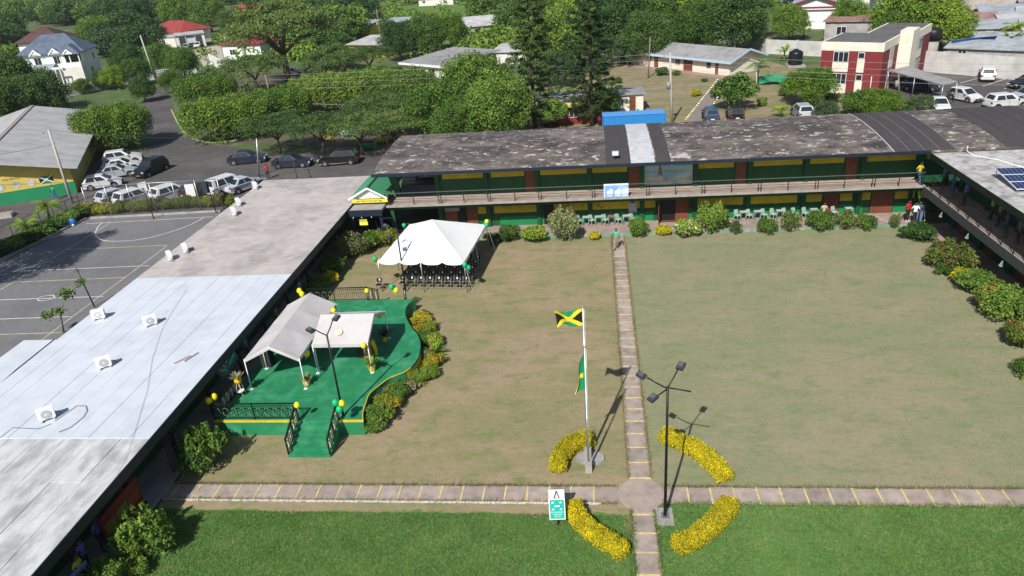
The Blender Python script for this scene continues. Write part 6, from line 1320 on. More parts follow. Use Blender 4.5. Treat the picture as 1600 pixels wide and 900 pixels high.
person(G(420, 280), SD + .6, 'stand', (.50, .02, .03), (.05, .02, .03), 'person in a red top standing in the parking yard'); person(G(88, 312), SD - .4, 'walk', (.05, .30, .14), (.05, .13, .32), 'person in green and blue walking past the mural wall'); person(G(112, 300), SD + 1, 'stand', (.65, .52, .05), (.03, .03, .03), 'person in a yellow shirt beside the mural building corner')
person(G(96, 298), SD, 'stand', (.25, .2, .1), (.03, .03, .03), 'person in a brown top at the mural building corner')
for y, x, tc, lab in ((22.9, -20.6, (.12, .14, .36), 'person in a blue shirt behind the red display board'), (21.4, -20.7, (.14, .14, .34), 'person in a violet shirt in the veranda shade'), (20.2, -20.6, (.10, .11, .30), 'person in a dark blue shirt in the veranda shade'), (19.4, -20.2, (.40, .34, .03), 'person in a yellow shirt near the bottom of the veranda'), (18.2, -20.4, (.14, .18, .4), 'person in a pale blue shirt at the bottom of the veranda'), (36.5, -20.9, (.18, .2, .3), 'person in a grey blue shirt behind the stage canopy'), (40.5, -20.6, (.30, .14, .05), 'person in an orange brown top in the veranda behind the stage'), (44.5, -20.5, (.2, .25, .4), 'person in a blue top in the veranda near the marquee')):
    person(Vector((x, y, .12)), R(0), 'stand', tc, (.03, .03, .05), lab)
bag = thing('blue_bag', 'blue bundle with white bags dumped at the court corner', 'bag', G(113, 352)); MB().ball((0, 0, .35), .45, n=10, k=7, sz=.85).build('bundle', pm(.05, .22, .55), bag)
for k in range(4): MB().ball((-.5 + .28 * k, -.45 + .1 * (k % 2), .12), .17, n=7, k=5, sz=.7).build('white_bag', M['white'], bag)

# ================================================================== poles, fence, wires
def upole(base, top, r, m, label, crossarm=False, boxes=0):
    t = thing('utility_pole', label, 'pole', base); d = top - base; MB().tube([(0, 0, 0), d * .5, d], [r, r * .85, r * .7], 8).build('pole', m, t)
    if crossarm: MB().bar(d * .93 + Vector((-.9, .2, 0)), d * .93 + Vector((.9, -.2, 0)), .1).build('crossarm', M['pole_wood'], t)
    for k in range(3 if crossarm else 1): MB().tube([d * .95 + Vector((-.7 + .7 * k, 0, 0)), d * .95 + Vector((-.7 + .7 * k, 0, .22))], .05, 6).build('insulator', pm(.3, .2, .15), t)
    for k in range(boxes): MB().tube([d * .55 + Vector((-.3 + .5 * k, -.2, -.4)), d * .55 + Vector((-.3 + .5 * k, -.2, .4))], .22, 10).build('transformer', pm(.25, .26, .27), t)
    return t
def topz(base, px, py):     # point above `base` seen at row py
    lo_, hi_ = 0, 40
    def row(z):
        c = np.array([base.x, base.y, z - CAM_H]); return 450 - FPX * (c @ _u) / (c @ _f)
    for _ in range(40):
        mid = (lo_ + hi_) / 2
        if row(mid) > py: lo_ = mid
        else: hi_ = mid
    z = mid; c = np.array([base.x, base.y, z - CAM_H]); want = (px - 800) / FPX * (c @ _f); return Vector((base.x + (want - c @ _r) * _r[0], base.y + (want - c @ _r) * _r[1], z))
UP = {}
for key, b_, t_, r, m, lab, ca, bx in (('a', (113, 318), (76, 203), .16, 'pole_conc', 'grey concrete pole in front of the mural building', 0, 0), ('b', (243, 124), (219, 55), .19, 'pole_conc', 'pale leaning pole in front of the red roofed house', 0, 0), ('c', (432, 188), (414, 117), .15, 'pole_wood', 'leaning timber pole in the avenue of clipped trees', 0, 0), ('d', (596, 66), (588, 14), .17, 'pole_wood', 'timber pole with a transformer near the far grey roofs', 1, 1),
                                        ('e', (674, 205), (664, 150), .14, 'pole_wood', 'short brown timber pole beside the big round tree', 0, 0), ('f', (1050, 192), (1047, 82), .15, 'pole_conc', 'pale concrete pole beside the yard footpath', 0, 1), ('g', (1013, 122), (1016, 58), .12, 'pole_wood', 'thin pole in front of the long white building', 0, 0), ('h', (405, 276), (401, 217), .11, 'steel', 'grey steel pole at the corner of the screed roof', 0, 0), ('i', (1405, 152), (1404, 112), .13, 'pole_wood', 'pole with meter boxes beside the carport', 0, 1), ('j', (1182, 140), (1182, 112), .1, 'pole_conc', 'short white post by the green netting', 0, 0)):
    b0 = G(*b_); t0 = topz(b0, *t_); UP[key] = t0; upole(b0, t0, r, M[m], lab, ca, bx)
def wire(a, b, sag, label, r=.02, m=None, group='overhead wires'):
    a = Vector(a); b = Vector(b); pts = [a.lerp(b, k / 14) - Vector((0, 0, sag * 4 * (k / 14) * (1 - k / 14))) for k in range(15)]; tag(MB().tube(pts, r, 4).build('overhead_wire', m or pm(.30, .30, .31, .5)), label, 'wire', group)
far_r = G(1640, 100, 7.5)
for k, (dz, lab) in enumerate(((0, 'topmost overhead wire crossing in front of the pines'), (-.7, 'second overhead wire crossing in front of the pines'), (-1.3, 'third overhead wire crossing in front of the pines'), (-2.0, 'fourth overhead wire crossing in front of the pines'))):
    wire(UP['c'] + Vector((0, 0, dz)), UP['f'] + Vector((0, 0, dz * .9)), .35, lab, .014); wire(UP['f'] + Vector((0, 0, dz * .9)), far_r + Vector((0, 0, dz)), .4, lab.replace('in front of the pines', 'right of the concrete pole'), .014)
wire(UP['c'] - Vector((0, 0, 3.8)), UP['e'] - Vector((0, 0, .6)), .4, 'low pale wire from the timber pole to the short brown pole', .03); wire(UP['e'] - Vector((0, 0, .6)), UP['f'] - Vector((0, 0, 4.0)), .3, 'low pale wire behind the dark roof', .025)
wire(UP['a'], UP['h'] + Vector((0, 0, .3)), .5, 'dark wire over the white parked cars', .018, cable_m); wire(UP['a'] - Vector((0, 0, 1.5)), Vector((-75, 62, 6)), .4, 'dark wire running left from the concrete pole', .018, cable_m)
# chain link fence between court and parking
F0, F1 = G(142, 338), G(350, 326); fn = thing('chain_link_fence', 'tall chain link fence with steel posts between court and parking', 'fence', F0, world_built=True); FH = 3.0; nposts = 7
for k in range(nposts): q = F0.lerp(F1, k / (nposts - 1)); MB().tube([q, q + Vector((0, 0, FH))], .045, 6).build('post', M['steel'], fn)
MB().tube([F0 + Vector((0, 0, FH)), F1 + Vector((0, 0, FH))], .035, 6).build('top_rail', M['steel'], fn)
lt = MB(); Lf = (F1 - F0).length; dF = (F1 - F0).normalized(); k = -FH
while k < Lf:
    for s in (1, -1):
        a = max(0, -k) if s == 1 else max(0, -k); u0, u1 = k, k + FH; z0, z1 = (0, FH) if s == 1 else (FH, 0)
        c0 = max(u0, 0); c1 = min(u1, Lf)
        if c1 > c0: za = z0 + (z1 - z0) * (c0 - u0) / FH; zb = z0 + (z1 - z0) * (c1 - u0) / FH; lt.bar(F0 + dF * c0 + Vector((0, 0, za)), F0 + dF * c1 + Vector((0, 0, zb)), .006)
    k += .28
lt.build('wire_mesh', pm(.3, .3, .3, .5, .5), fn)['kind'] = 'stuff'
F2 = G(-10, 415); fn2 = thing('strip_fence', 'low wire fence behind the planted strip beside the court', 'fence', G(60, 360), world_built=True)
for k in range(7): q = G(128, 330).lerp(G(0, 385), k / 6); MB().tube([q, q + Vector((0, 0, 1.6))], .035, 6).build('post', M['dksteel'], fn2)
MB().tube([G(128, 330) + Vector((0, 0, 1.6)), G(0, 385) + Vector((0, 0, 1.6))], .025, 5).build('top_rail', M['dksteel'], fn2)
kb = MB().bar(G(135, 343) + Vector((0, 0, .08)), G(0, 408) + Vector((0, 0, .08)), .2, .2).build('court_kerb', M['conc']); kb['kind'] = 'structure'
kb = MB().bar(G(142, 342) + Vector((0, 0, .08)), G(345, 331) + Vector((0, 0, .08)), .2, .2).build('court_kerb', M['conc']); kb['kind'] = 'structure'
for b_, t_, lab, ring_ in (((148, 480), (119, 419), 'thin dark netball post rising beside the pale roof', 1), ((241, 343), (223, 293), 'thin dark netball post at the far end of the court', 1), ((338, 333), (323, 284), 'dark goal post with a frame by the screed roof corner', 0)):
    b0 = G(*b_); t0 = topz(b0, *t_); t = thing('goal_post', lab, 'post', b0); d = t0 - b0; MB().tube([(0, 0, 0), d], .05, 6).build('pole', M['dksteel'], t)
    if ring_: MB().tube([d + Vector((.2 + .2 * math.cos(a), .2 * math.sin(a) - .3, -.05)) for a in np.linspace(0, 6.283, 11)], .015, 4).build('hoop', M['dksteel'], t)
    else: MB().obox(d + Vector((-.25, -.1, -.5)), (.5, .3, 1.1)).build('backboard', pm(.03, .035, .05), t); MB().bar(d * .55, d * .55 + Vector((.5, .1, .5)), .04).build('brace', M['dksteel'], t)
for px, lab in ((464, 'left of two thin dark posts at the far roof edge'), (485, 'right of two thin dark posts at the far roof edge')):
    q = G(px, 277, 3.2); t = thing('thin_post', lab, 'post', q); MB().tube([(0, 0, 0), (-.05, 0, 1.4)], .03, 6).build('pole', M['dksteel'], t); MB().box(-.1, .1, -.1, .1, 0, .03).build('base_plate', M['dksteel'], t)
kerb_isl = MB(); ipts = smooth([G(x, y) for x, y in ((268, 172), (282, 200), (300, 216), (330, 224), (372, 220))], 5)
for a, b in zip(ipts, ipts[1:]): kerb_isl.bar(a + Vector((0, 0, .09)), b + Vector((0, 0, .09)), .2, .18)
o = kerb_isl.build('road_kerb', mat('kerb_yellow_green', (.45, .42, .12), .8, .2, 1.5, (.12, .36, .16), .5, .8)); o['kind'] = 'structure'

# ================================================================== buildings beyond
corr = lambda name, c, c2=None: mat(name, c, .6, .10, 1.2, c2 or (c[0] * .75, c[1] * .74, c[2] * .73), .42, .5)
ROOF = {'blue': corr('roof_blue_tile', (.10, .135, .19)), 'brown': corr('roof_brown_tile', (.10, .052, .048)), 'red': corr('roof_red_tile', (.30, .055, .045)), 'maroon': corr('roof_maroon_tile', (.22, .035, .045)), 'grey': corr('roof_grey_sheet', (.30, .295, .30)), 'zinc': corr('roof_zinc', (.36, .39, .42), (.26, .27, .28)), 'lgrey': corr('roof_light_sheet', (.46, .46, .47)), 'rust': corr('roof_rusty_sheet', (.33, .20, .18), (.22, .11, .09)), 'flat': corr('roof_flat_felt', (.135, .13, .125)), 'tan': corr('roof_tan_sheet', (.38, .33, .29))}
WALL = {'white': M['white'], 'off': M['offwhite'], 'cream': M['cream'], 'grey': mat('wall_grey_render', (.36, .35, .34), .85, .1, 1.0, (.27, .26, .25), .4, .6), 'maroon': mat('wall_maroon', (.19, .028, .03), .75, .1, 1.0), 'yellow': M['yellow'], 'red': pm(.40, .03, .035, .7)}
winframe = pm(.62, .64, .66, .4)
def bld(name, label, FL, heading, w, d, h, wall, roof, rm, over=.5, rise=1.2, wins=(), doors=(), trim=None, seams=0):
    t = thing(name, label, 'building', FL, heading); wm = WALL[wall]; wl_ = MB().box(0, w, 0, d, 0, h).build('wall', wm, t)
    def face_pt(f, u, z, out): return {'f': (u, -out, z), 'b': (u, d + out, z), 'l': (-out, u, z), 'r': (w + out, u, z)}[f]
    for (f, u, z, ww, hh) in wins:
        def rect(o0, o1, a0, a1, z0, z1):
            p, q = face_pt(f, a0, z0, o0), face_pt(f, a1, z1, o1); return MB().box(min(p[0], q[0]), max(p[0], q[0]), min(p[1], q[1]), max(p[1], q[1]), z0, z1)
        fr_ = rect(.002, .05, u, u + ww, z, z + hh).build('window', winframe, t); n_ = 2 if ww > 1.0 else 1
        for k in range(n_): rect(.051, .062, u + .08 + k * (ww - .08) / n_, u + (k + 1) * (ww - .08) / n_, z + .08, z + hh - .08).build('pane', M['glass'], fr_)
    for (f, u, ww, hh) in doors:
        p, q = face_pt(f, u, 0, .004), face_pt(f, u + ww, 0, .05); MB().box(min(p[0], q[0]), max(p[0], q[0]), min(p[1], q[1]), max(p[1], q[1]), .05, hh).build('door', M['brown'], t)
    R_ = ROOF[rm]; o_ = over; th = .14
    def slope(quad_, nm='roof_slope'):
        q = [Vector(p) for p in quad_]; n_ = (q[1] - q[0]).cross(q[-1] - q[0]).normalized(); n_ = n_ if n_.z > 0 else -n_; k = len(q); vs = q + [p - n_ * th for p in q]
        sd = [tuple(range(k)), tuple(range(2 * k - 1, k - 1, -1))] + [(i, k + i, k + (i + 1) % k, (i + 1) % k) for i in range(k)]; so = MB().add(vs, sd).build(nm, R_, t)
        if seams and len(q) == 4:
            for j in range(1, seams): a = q[0].lerp(q[1], j / seams) + n_ * .02; b = q[3].lerp(q[2], j / seams) + n_ * .02; MB().bar(a, b, .06, .04).build('roof_rib', R_, so)
        return so
    if roof == 'hip':
        s_ = min(w, d) / 2; a, b, c, e = (-o_, -o_, h), (w + o_, -o_, h), (w + o_, d + o_, h), (-o_, d + o_, h)
        if w >= d: r0, r1 = (s_, d / 2, h + rise), (w - s_, d / 2, h + rise); slope([a, b, r1, r0]); slope([c, e, r0, r1]); slope([e, a, r0]); slope([b, c, r1])
        else: r0, r1 = (w / 2, s_, h + rise), (w / 2, d - s_, h + rise); slope([b, c, r1, r0]); slope([e, a, r0, r1]); slope([a, b, r0]); slope([c, e, r1])
    elif roof == 'gx':      # ridge parallel to the front
        m_ = d / 2; slope([(-o_, -o_, h - .1), (w + o_, -o_, h - .1), (w + o_, m_, h + rise), (-o_, m_, h + rise)]); slope([(w + o_, d + o_, h - .1), (-o_, d + o_, h - .1), (-o_, m_, h + rise), (w + o_, m_, h + rise)])
        MB().add([(0, 0, h), (0, d, h), (0, m_, h + rise - .12)], [(0, 2, 1)]).build('gable', wm, t); MB().add([(w, 0, h), (w, d, h), (w, m_, h + rise - .12)], [(0, 1, 2)]).build('gable', wm, t)
    elif roof == 'gy':      # ridge runs away from the front
        m_ = w / 2; slope([(-o_, d + o_, h - .1), (-o_, -o_, h - .1), (m_, -o_, h + rise), (m_, d + o_, h + rise)]); slope([(w + o_, -o_, h - .1), (w + o_, d + o_, h - .1), (m_, d + o_, h + rise), (m_, -o_, h + rise)])
        MB().add([(0, 0, h), (w, 0, h), (m_, 0, h + rise - .12)], [(0, 1, 2)]).build('gable', wm, t)
    elif roof == 'shed': slope([(-o_, -o_, h + .05), (w + o_, -o_, h + .05), (w + o_, d + o_, h + rise), (-o_, d + o_, h + rise)])
    elif roof == 'flat': MB().box(-o_, w + o_, -o_, d + o_, h + .002, h + .22).build('roof', R_, t)
    if trim:
        MB().box(-o_ - .03, w + o_ + .03, -o_ - .05, -o_ - .004, h - .32, h + .06).build('fascia', trim, t)
        if roof == 'gx': MB().bar((w + o_ + .03, -o_, h - .15), (w + o_ + .03, d / 2, h + rise - .05), .06, .3).build('barge_board', trim, t); MB().bar((w + o_ + .034, d / 2, h + rise - .05), (w + o_ + .034, d + o_, h - .15), .06, .3).build('barge_board', trim, t)
        if roof == 'gy': MB().bar((-o_, -o_ - .03, h - .12), (w / 2, -o_ - .03, h + rise - .04), .06, .3).build('barge_board', trim, t); MB().bar((w / 2, -o_ - .034, h + rise - .04), (w + o_, -o_ - .034, h - .12), .06, .3).build('barge_board', trim, t)
    return t
def hdg(a, b): return math.atan2(b[1] - a[1], b[0] - a[0])
# long white building in the back yard
hL = hdg((6.57, 136.2), (20.9, 119.6))
o = bld('yard_building', 'long low white building with grey gabled roof and pale blue trim', (6.6, 136.2, 0), hL, 21.8, 7.2, 2.35, 'cream', 'gx', 'grey', .8, 1.35, [('f', 4.2, .9, 1.0, 1.1), ('f', 10.6, .9, 1.1, 1.1), ('f', 17.2, .9, 1.0, 1.1)], [('f', 5.8, .9, 2.1), ('f', 12.4, 1.9, 2.1), ('f', 19.0, .6, 2.1)], pm(.42, .56, .68), 8)
MB().box(-.5, 22.5, -1.6, -.01, 0, .12).build('apron', mat('apron_red', (.33, .22, .18), .9, .15, 1.0), o)
# maroon and cream two-storey block
t = thing('two_storey_office', 'two storey maroon and cream block with a flat dark roof', 'building', (30.0, 105.0, 0), R(-33)); t.scale = (1, 1, 1.2)
def stripes(par, fx, w0, cols, h0, h1):
    x = w0
    for wd, c in cols:
        if c: MB().box(x, x + wd, fx - .03, fx - .002, h0, h1).build('cream_panel', M['cream'], par)
        x += wd
mb = MB().box(0, 7.6, 0, 8.5, 0, 5.2).build('wall', WALL['maroon'], t); MB().box(3.2, 9.0, 8.503, 19, 0, 5.2).build('wall', WALL['maroon'], t)
MB().box(-.06, 7.66, -.06, 8.5, 4.55, 5.45).build('parapet', M['cream'], t); MB().box(3.1, 9.06, 8.506, 19.06, 4.55, 5.45).build('parapet', M['cream'], t)
MB().box(.2, 7.4, .2, 8.5, 5.452, 5.47).build('roof_felt', ROOF['flat'], t); MB().box(3.4, 8.8, 8.503, 18.8, 5.452, 5.475).build('roof_felt', ROOF['flat'], t)
MB().box(7.602, 9.2, 7.4, 11.0, 0, 5.9).build('stair_tower', M['cream'], t)
def ow(fx0, fx1, z0, z1, side='f', y0=0):
    if side == 'f': f = MB().box(fx0, fx1, -.07, -.032, z0, z1).build('window', winframe, t); n_ = 3 if fx1 - fx0 > 1 else 1; [MB().box(fx0 + .07 + k * (fx1 - fx0 - .07) / n_, fx0 + (k + 1) * (fx1 - fx0 - .07) / n_, -.082, -.071, z0 + .07, z1 - .07).build('pane', M['glass'], f) for k in range(n_)]
    else: f = MB().box(side + .032, side + .07, fx0, fx1, z0, z1).build('window', winframe, t); n_ = 2; [MB().box(side + .071, side + .082, fx0 + .07 + k * (fx1 - fx0 - .07) / n_, fx0 + (k + 1) * (fx1 - fx0 - .07) / n_, z0 + .07, z1 - .07).build('pane', M['glass'], f) for k in range(n_)]
for z0 in (.05, 2.35):
    MB().box(1.55, 3.55, -.03, -.002, z0, z0 + .98).build('cream_panel', M['cream'], t); ow(1.6, 3.5, z0 + 1.0, z0 + 2.15); MB().box(4.6, 5.5, -.03, -.002, z0, z0 + 1.4).build('cream_panel', M['cream'], t); ow(4.65, 5.45, z0 + 1.45, z0 + 2.1)
    MB().box(7.602, 7.63, 3.2, 5.2, z0, z0 + .98).build('cream_panel', M['cream'], t); ow(3.2, 5.2, z0 + 1.0, z0 + 2.1, 7.6); MB().box(9.002, 9.03, 12.2, 14.4, z0, z0 + .98).build('cream_panel', M['cream'], t); ow(12.2, 14.4, z0 + 1.0, z0 + 2.1, 9.0)
MB().tube([(6.6, -.06, .1), (6.6, -.06, 2.0)], .05, 6).build('downpipe', M['white'], t)
cp = thing('carport', 'grey sheet carport on thin posts beside the maroon block', 'carport', (38.9, 103.0, 0), world_built=True)
cq = [G(1389, 110, 2.7), G(1418, 103, 2.8), G(1496, 127, 2.5), G(1474, 132, 2.5)]; MB().add(cq + [p - Vector((0, 0, .08)) for p in cq], [(0, 1, 2, 3), (7, 6, 5, 4), (0, 4, 5, 1), (1, 5, 6, 2), (2, 6, 7, 3), (3, 7, 4, 0)]).build('roof_sheet', ROOF['grey'], cp)
for p in cq + [cq[0].lerp(cq[3], .5), cq[1].lerp(cq[2], .5)]: MB().tube([(p.x, p.y, 0), (p.x, p.y, p.z - .09)], .05, 6).build('post', M['steel'], cp)
# water tank, container, kiosk, netting
wt = thing('water_tank', 'black plastic water tank on a concrete base by the perimeter wall', 'water tank', G(1242, 104)); MB().box(-1.3, 1.3, -1.3, 1.3, 0, .35).build('plinth', M['conc'], wt); pr = [(1.05, .36), (1.12, .5), (1.05, .7), (1.12, .95), (1.05, 1.2), (1.12, 1.45), (1.05, 1.7), (1.1, 1.95), (1.0, 2.3), (.6, 2.5), (.35, 2.55), (.35, 2.7), (.02, 2.7)]; MB().tube([(0, 0, z) for r, z in pr], [r for r, z in pr], 20).build('tank', pm(.012, .012, .014, .4), wt)
ct = thing('shipping_container', 'blue shipping container parked behind the dark roof', 'container', G(942, 183, 2.55).xy.to_3d(), R(2)); bl = pm(.03, .22, .56, .5); L_ = 7.1
body = MB(); nrib = 26; pts = []
for k in range(nrib * 4 + 1): x = L_ * k / (nrib * 4); pts.append((x, .0 if (k % 4) in (0, 1) else .05))
for (a, b) in zip(pts, pts[1:]): body.quad((a[0], a[1], .1), (b[0], b[1], .1), (b[0], b[1], 2.45), (a[0], a[1], 2.45))
body.box(0, L_, .06, 2.44, .1, 2.5).build('walls', bl, ct); rf = MB()
for (a, b) in zip(pts, pts[1:]): rf.quad((a[0], 0, 2.52 + a[1]), (b[0], 0, 2.52 + b[1]), (b[0], 2.44, 2.52 + b[1]), (a[0], 2.44, 2.52 + a[1]))
rf.build('roof', pm(.10, .32, .66, .5), ct)
for x in (.0, L_): MB().box(x - .05, x + .05, -.03, .08, 0, 2.6).build('corner_post', pm(.02, .17, .45), ct)
ks = bld('kiosk', 'yellow canteen kiosk with a concrete roof below the pines', G(850, 198), R(6), 7.2, 6.2, 2.6, 'maroon', 'flat', 'grey', .5, 0, [('f', 3.2, .9, 1.2, 1.0)], [('f', 4.8, .9, 2.0), ('f', 2.0, .8, 2.0)]); text('lettering', 'CANTEEN', .38, (3.6, -.53, 2.62), FACE_S, pm(.1, .1, .05), ks)
MB().box(-.55, 7.75, -.56, -.503, 2.25, 2.85).build('sign_band', pm(.72, .60, .16), ks)
bld('kiosk', 'small yellow room partly hidden by the right pine', G(950, 178), R(4), 4.6, 3.6, 2.3, 'cream', 'flat', 'grey', .3, 0, [('f', 1.0, .9, 1.1, .9)], [('f', 2.8, .8, 2.0)])
nt_ = thing('green_netting', 'green shade netting strung between posts left of the maroon block', 'netting', G(1205, 132)); nt_.scale = (.7, .7, .7); MB().add([(-3, 0, 0), (0, -1, .9), (3, -1.5, .2), (3.5, .5, 1.5), (0, 1, 1.9), (-3, 1.5, 1.4)], [(0, 1, 4, 5), (1, 2, 3, 4)], 0, True).build('net', pm(.02, .22, .10, .8), nt_)
for x, y, z in ((-3, 1.5, 1.5), (3.5, .5, 1.6), (0, 1, 2.0)): MB().tube([(x, y, 0), (x, y, z)], .05, 6).build('post', M['yellow'], nt_)
# perimeter walls
blockw = mat('block_wall_render', (.52, .51, .49), .9, .12, .8, (.42, .41, .39), .42, .35)
def pwall(label, pts, h, th=.2, m=None, bars=False):
    t = thing('perimeter_wall', label, 'wall', pts[0], world_built=True)
    for a, b in zip(pts, pts[1:]):
        n_ = max(1, int((b - a).length / 4.2))
        for k in range(n_):
            p, q = a.lerp(b, k / n_), a.lerp(b, (k + 1) / n_); d = (q - p).normalized() * .12; zz = Vector((0, 0, h / 2)); MB().bar(p + d + zz, q - d + zz, th, h).build('wall_panel', m or blockw, t); MB().obox((p.x, p.y, h / 2 + .05), (.3, .3, h + .1), math.atan2(d.y, d.x)).build('pier', m or blockw, t)
    return t
pwall('pale rendered wall behind the far right car park', [Vector((45.6, 117.5, 0)), Vector((56.2, 105.4, 0)), Vector((66, 94, 0))], 2.9); pwall('long grey block wall behind the water tank', [Vector((19.5, 173, 0)), Vector((30.5, 139.5, 0)), Vector((39.0, 132.5, 0)), Vector((45.5, 121, 0))], 2.4); pwall('grey boundary wall rising behind the pines', [G(870, 122), G(930, 101), G(1000, 82), G(1078, 57)], 2.3); pwall('low grey wall behind the big round tree', [G(700, 92), G(748, 88)], 2.0)
bt = thing('balustrade_wall', 'white balustrade wall along the lane below the blue roofed house', 'wall', G(100, 152), world_built=True); BA = [G(95, 154), G(165, 139), G(235, 125), G(308, 113)]
for a, b in zip(BA, BA[1:]):
    zz = Vector((0, 0, .45)); MB().bar(a + zz, b + zz, .22, .9).build('wall_base', M['white'], bt); zz = Vector((0, 0, 1.65)); MB().bar(a + zz, b + zz, .26, .14).build('coping', M['white'], bt); n_ = 26
    for k in range(n_ + 1): p = a.lerp(b, k / n_); MB().tube([p + Vector((0, 0, .9)), p + Vector((0, 0, 1.2)), p + Vector((0, 0, 1.58))], [.07, .12, .07], 6).build('baluster', M['white'], bt)
# houses of the lane, laid out from their front eaves
def eave(p0, p1, z):
    a, b = G(*p0, z), G(*p1, z); return (a.x, a.y, 0), math.atan2(b.y - a.y, b.x - a.x), (b - a).length
# blue roofed villa
vF, vH, vW = eave((29, 88), (128, 79), 6.2); VS = vW / 18.5
hv = bld('villa', 'large white two storey villa with blue hipped roof and balcony', vF, vH, 18.5, 11.5, 6.2, 'white', 'hip', 'blue', .9, 3.6, [('f', 4.0, 3.9, 2.0, 1.6), ('f', 9.6, 3.9, 2.0, 1.6), ('r', 3, 1, 1.6, 1.5), ('r', 7, 3.8, 1.6, 1.5)], [('f', 15.0, 1.2, 2.3)])
def dormer(x, y, z, w_, par): MB().add([(x, y, z), (x + w_, y, z), (x + w_ / 2, y, z + w_ * .36), (x, y + 3, z + .6), (x + w_, y + 3, z + .6), (x + w_ / 2, y + 3.2, z + w_ * .36)], [(0, 2, 5, 3), (2, 1, 4, 5)]).build('gable_roof', ROOF['blue'], par); MB().bar((x - .1, y - .05, z), (x + w_ / 2, y - .05, z + w_ * .36), .1, .3).build('barge_board', M['white'], par); MB().bar((x + w_ / 2, y - .055, z + w_ * .36), (x + w_ + .1, y - .055, z), .1, .3).build('barge_board', M['white'], par); MB().add([(x, y + .1, z), (x + w_, y + .1, z), (x + w_ / 2, y + .1, z + w_ * .34)], [(0, 1, 2)]).build('gable', M['white'], par)
hv.scale = (VS, VS, 1.0); dormer(3.4, -.95, 6.0, 3.2, hv); dormer(9.0, -.95, 6.0, 3.2, hv)
MB().box(12.6, 18.4, -3.4, -.003, 0, 3.2).build('balcony_block', M['offwhite'], hv); MB().box(12.6, 18.4, -3.4, -3.2, 3.203, 4.2).build('balcony_parapet', M['white'], hv); MB().box(18.2, 18.4, -3.2, 0, 3.203, 4.2).build('balcony_parapet', M['white'], hv); MB().box(13.0, 17.6, -.05, -.004, 3.3, 5.6).build('balcony_door', M['glass'], hv)
for x in (12.8, 15.6, 18.2): MB().box(x - .15, x + .15, -3.3, -3.0, 3.2, 5.9).build('porch_column', M['white'], hv)
MB().add([(12.2, -3.9, 5.9), (18.9, -3.9, 5.9), (18.9, 1.5, 5.9), (12.2, 1.5, 5.9), (15.5, -1.6, 7.7), (15.5, 3.2, 7.9)], [(0, 1, 4), (1, 2, 5, 4), (3, 0, 4, 5)]).build('porch_roof', ROOF['blue'], hv); dormer(14.2, -3.95, 5.95, 2.6, hv)
MB().box(1.5, 9.5, -6.5, -.004, 0, 2.9).build('garage_wing', M['white'], hv); MB().add([(1.0, -7.1, 2.9), (10.0, -7.1, 2.9), (10.0, -.006, 4.1), (1.0, -.006, 4.1), (1.0, -7.1, 2.75), (10, -7.1, 2.75)], [(0, 1, 2, 3), (0, 4, 5, 1)]).build('garage_roof', corr('roof_pale_blue', (.30, .35, .38)), hv)
for x in (2.6, 6.2): MB().box(x, x + 2.2, -6.56, -6.503, .8, 2.2).build('window', M['glass'], hv)
for x in (10.2, 11.6, 12.9): MB().box(x - .12, x + .12, -6.3, -6.06, 0, 3.3).build('porch_column', M['white'], hv)
MB().bar((10.0, -6.2, 3.4), (13.1, -6.2, 3.4), .25, .3).build('pergola_beam', M['white'], hv); MB().bar((10.0, -4.0, 3.4), (13.1, -4.0, 3.4), .25, .3).build('pergola_beam', M['white'], hv)
F_, H__, W_ = eave((27, 68), (95, 62), 5.8); bld('villa', 'brown roofed house half hidden behind the blue roofed villa', F_, H__, W_, 10, 5.8, 'white', 'hip', 'brown', .8, 3.4, [('f', W_ - 4, 3.5, 1.6, 1.4)])
F_, H__, W_ = eave((233, 49), (283, 50), 3.8); bld('bungalow', 'white bungalow with red roof beside the leaning pale pole', F_, H__, W_, 9, 3.8, 'off', 'hip', 'red', .8, 2.6, [('f', 2.2, 1.2, 1.4, 1.4), ('f', 6.0, 1.2, 1.6, 1.4)])
F_, H__, W_ = eave((232, 58), (272, 57), 3.0); bld('flat_annex', 'pale flat roofed annex in front of the red roofed bungalow', F_, H__, W_, 5, 2.8, 'off', 'flat', 'lgrey', .3, 0, [('f', 2.5, .9, 1.5, 1.2), ('f', 4.8, .9, 1.5, 1.2)])
F_, H__, W_ = eave((273, 56), (318, 51), 3.6)
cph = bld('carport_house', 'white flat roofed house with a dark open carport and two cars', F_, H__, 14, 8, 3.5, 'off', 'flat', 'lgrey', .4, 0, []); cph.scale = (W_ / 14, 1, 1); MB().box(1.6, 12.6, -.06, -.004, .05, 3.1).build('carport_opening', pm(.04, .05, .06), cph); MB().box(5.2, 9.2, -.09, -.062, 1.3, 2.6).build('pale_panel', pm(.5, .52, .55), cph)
for x in (4.8, 9.4): MB().box(x - .1, x + .1, -.12, -.061, .05, 3.1).build('post', M['white'], cph)
bld('bungalow', 'house with maroon roof left of the very large spreading tree', G(346, 70, 3.6).xy.to_3d(), R(-15), 11, 11, 3.6, 'white', 'hip', 'maroon', .6, 2.6, [('f', 2, 1.2, 1.6, 1.3)]); bld('villa', 'pink white house with red roof behind trees at the top', G(343, 31, 6).xy.to_3d(), R(18), 21, 11, 6.0, 'white', 'hip', 'red', .8, 3.2, [('f', 3, 3.6, 1.8, 1.5), ('f', 8, 3.6, 1.8, 1.5), ('f', 15, 3.6, 1.8, 1.5)])
pwall('white garden wall by the lane in front of the maroon roof', [G(330, 100), G(352, 112), G(372, 108)], 2.2, .25, M['white'])
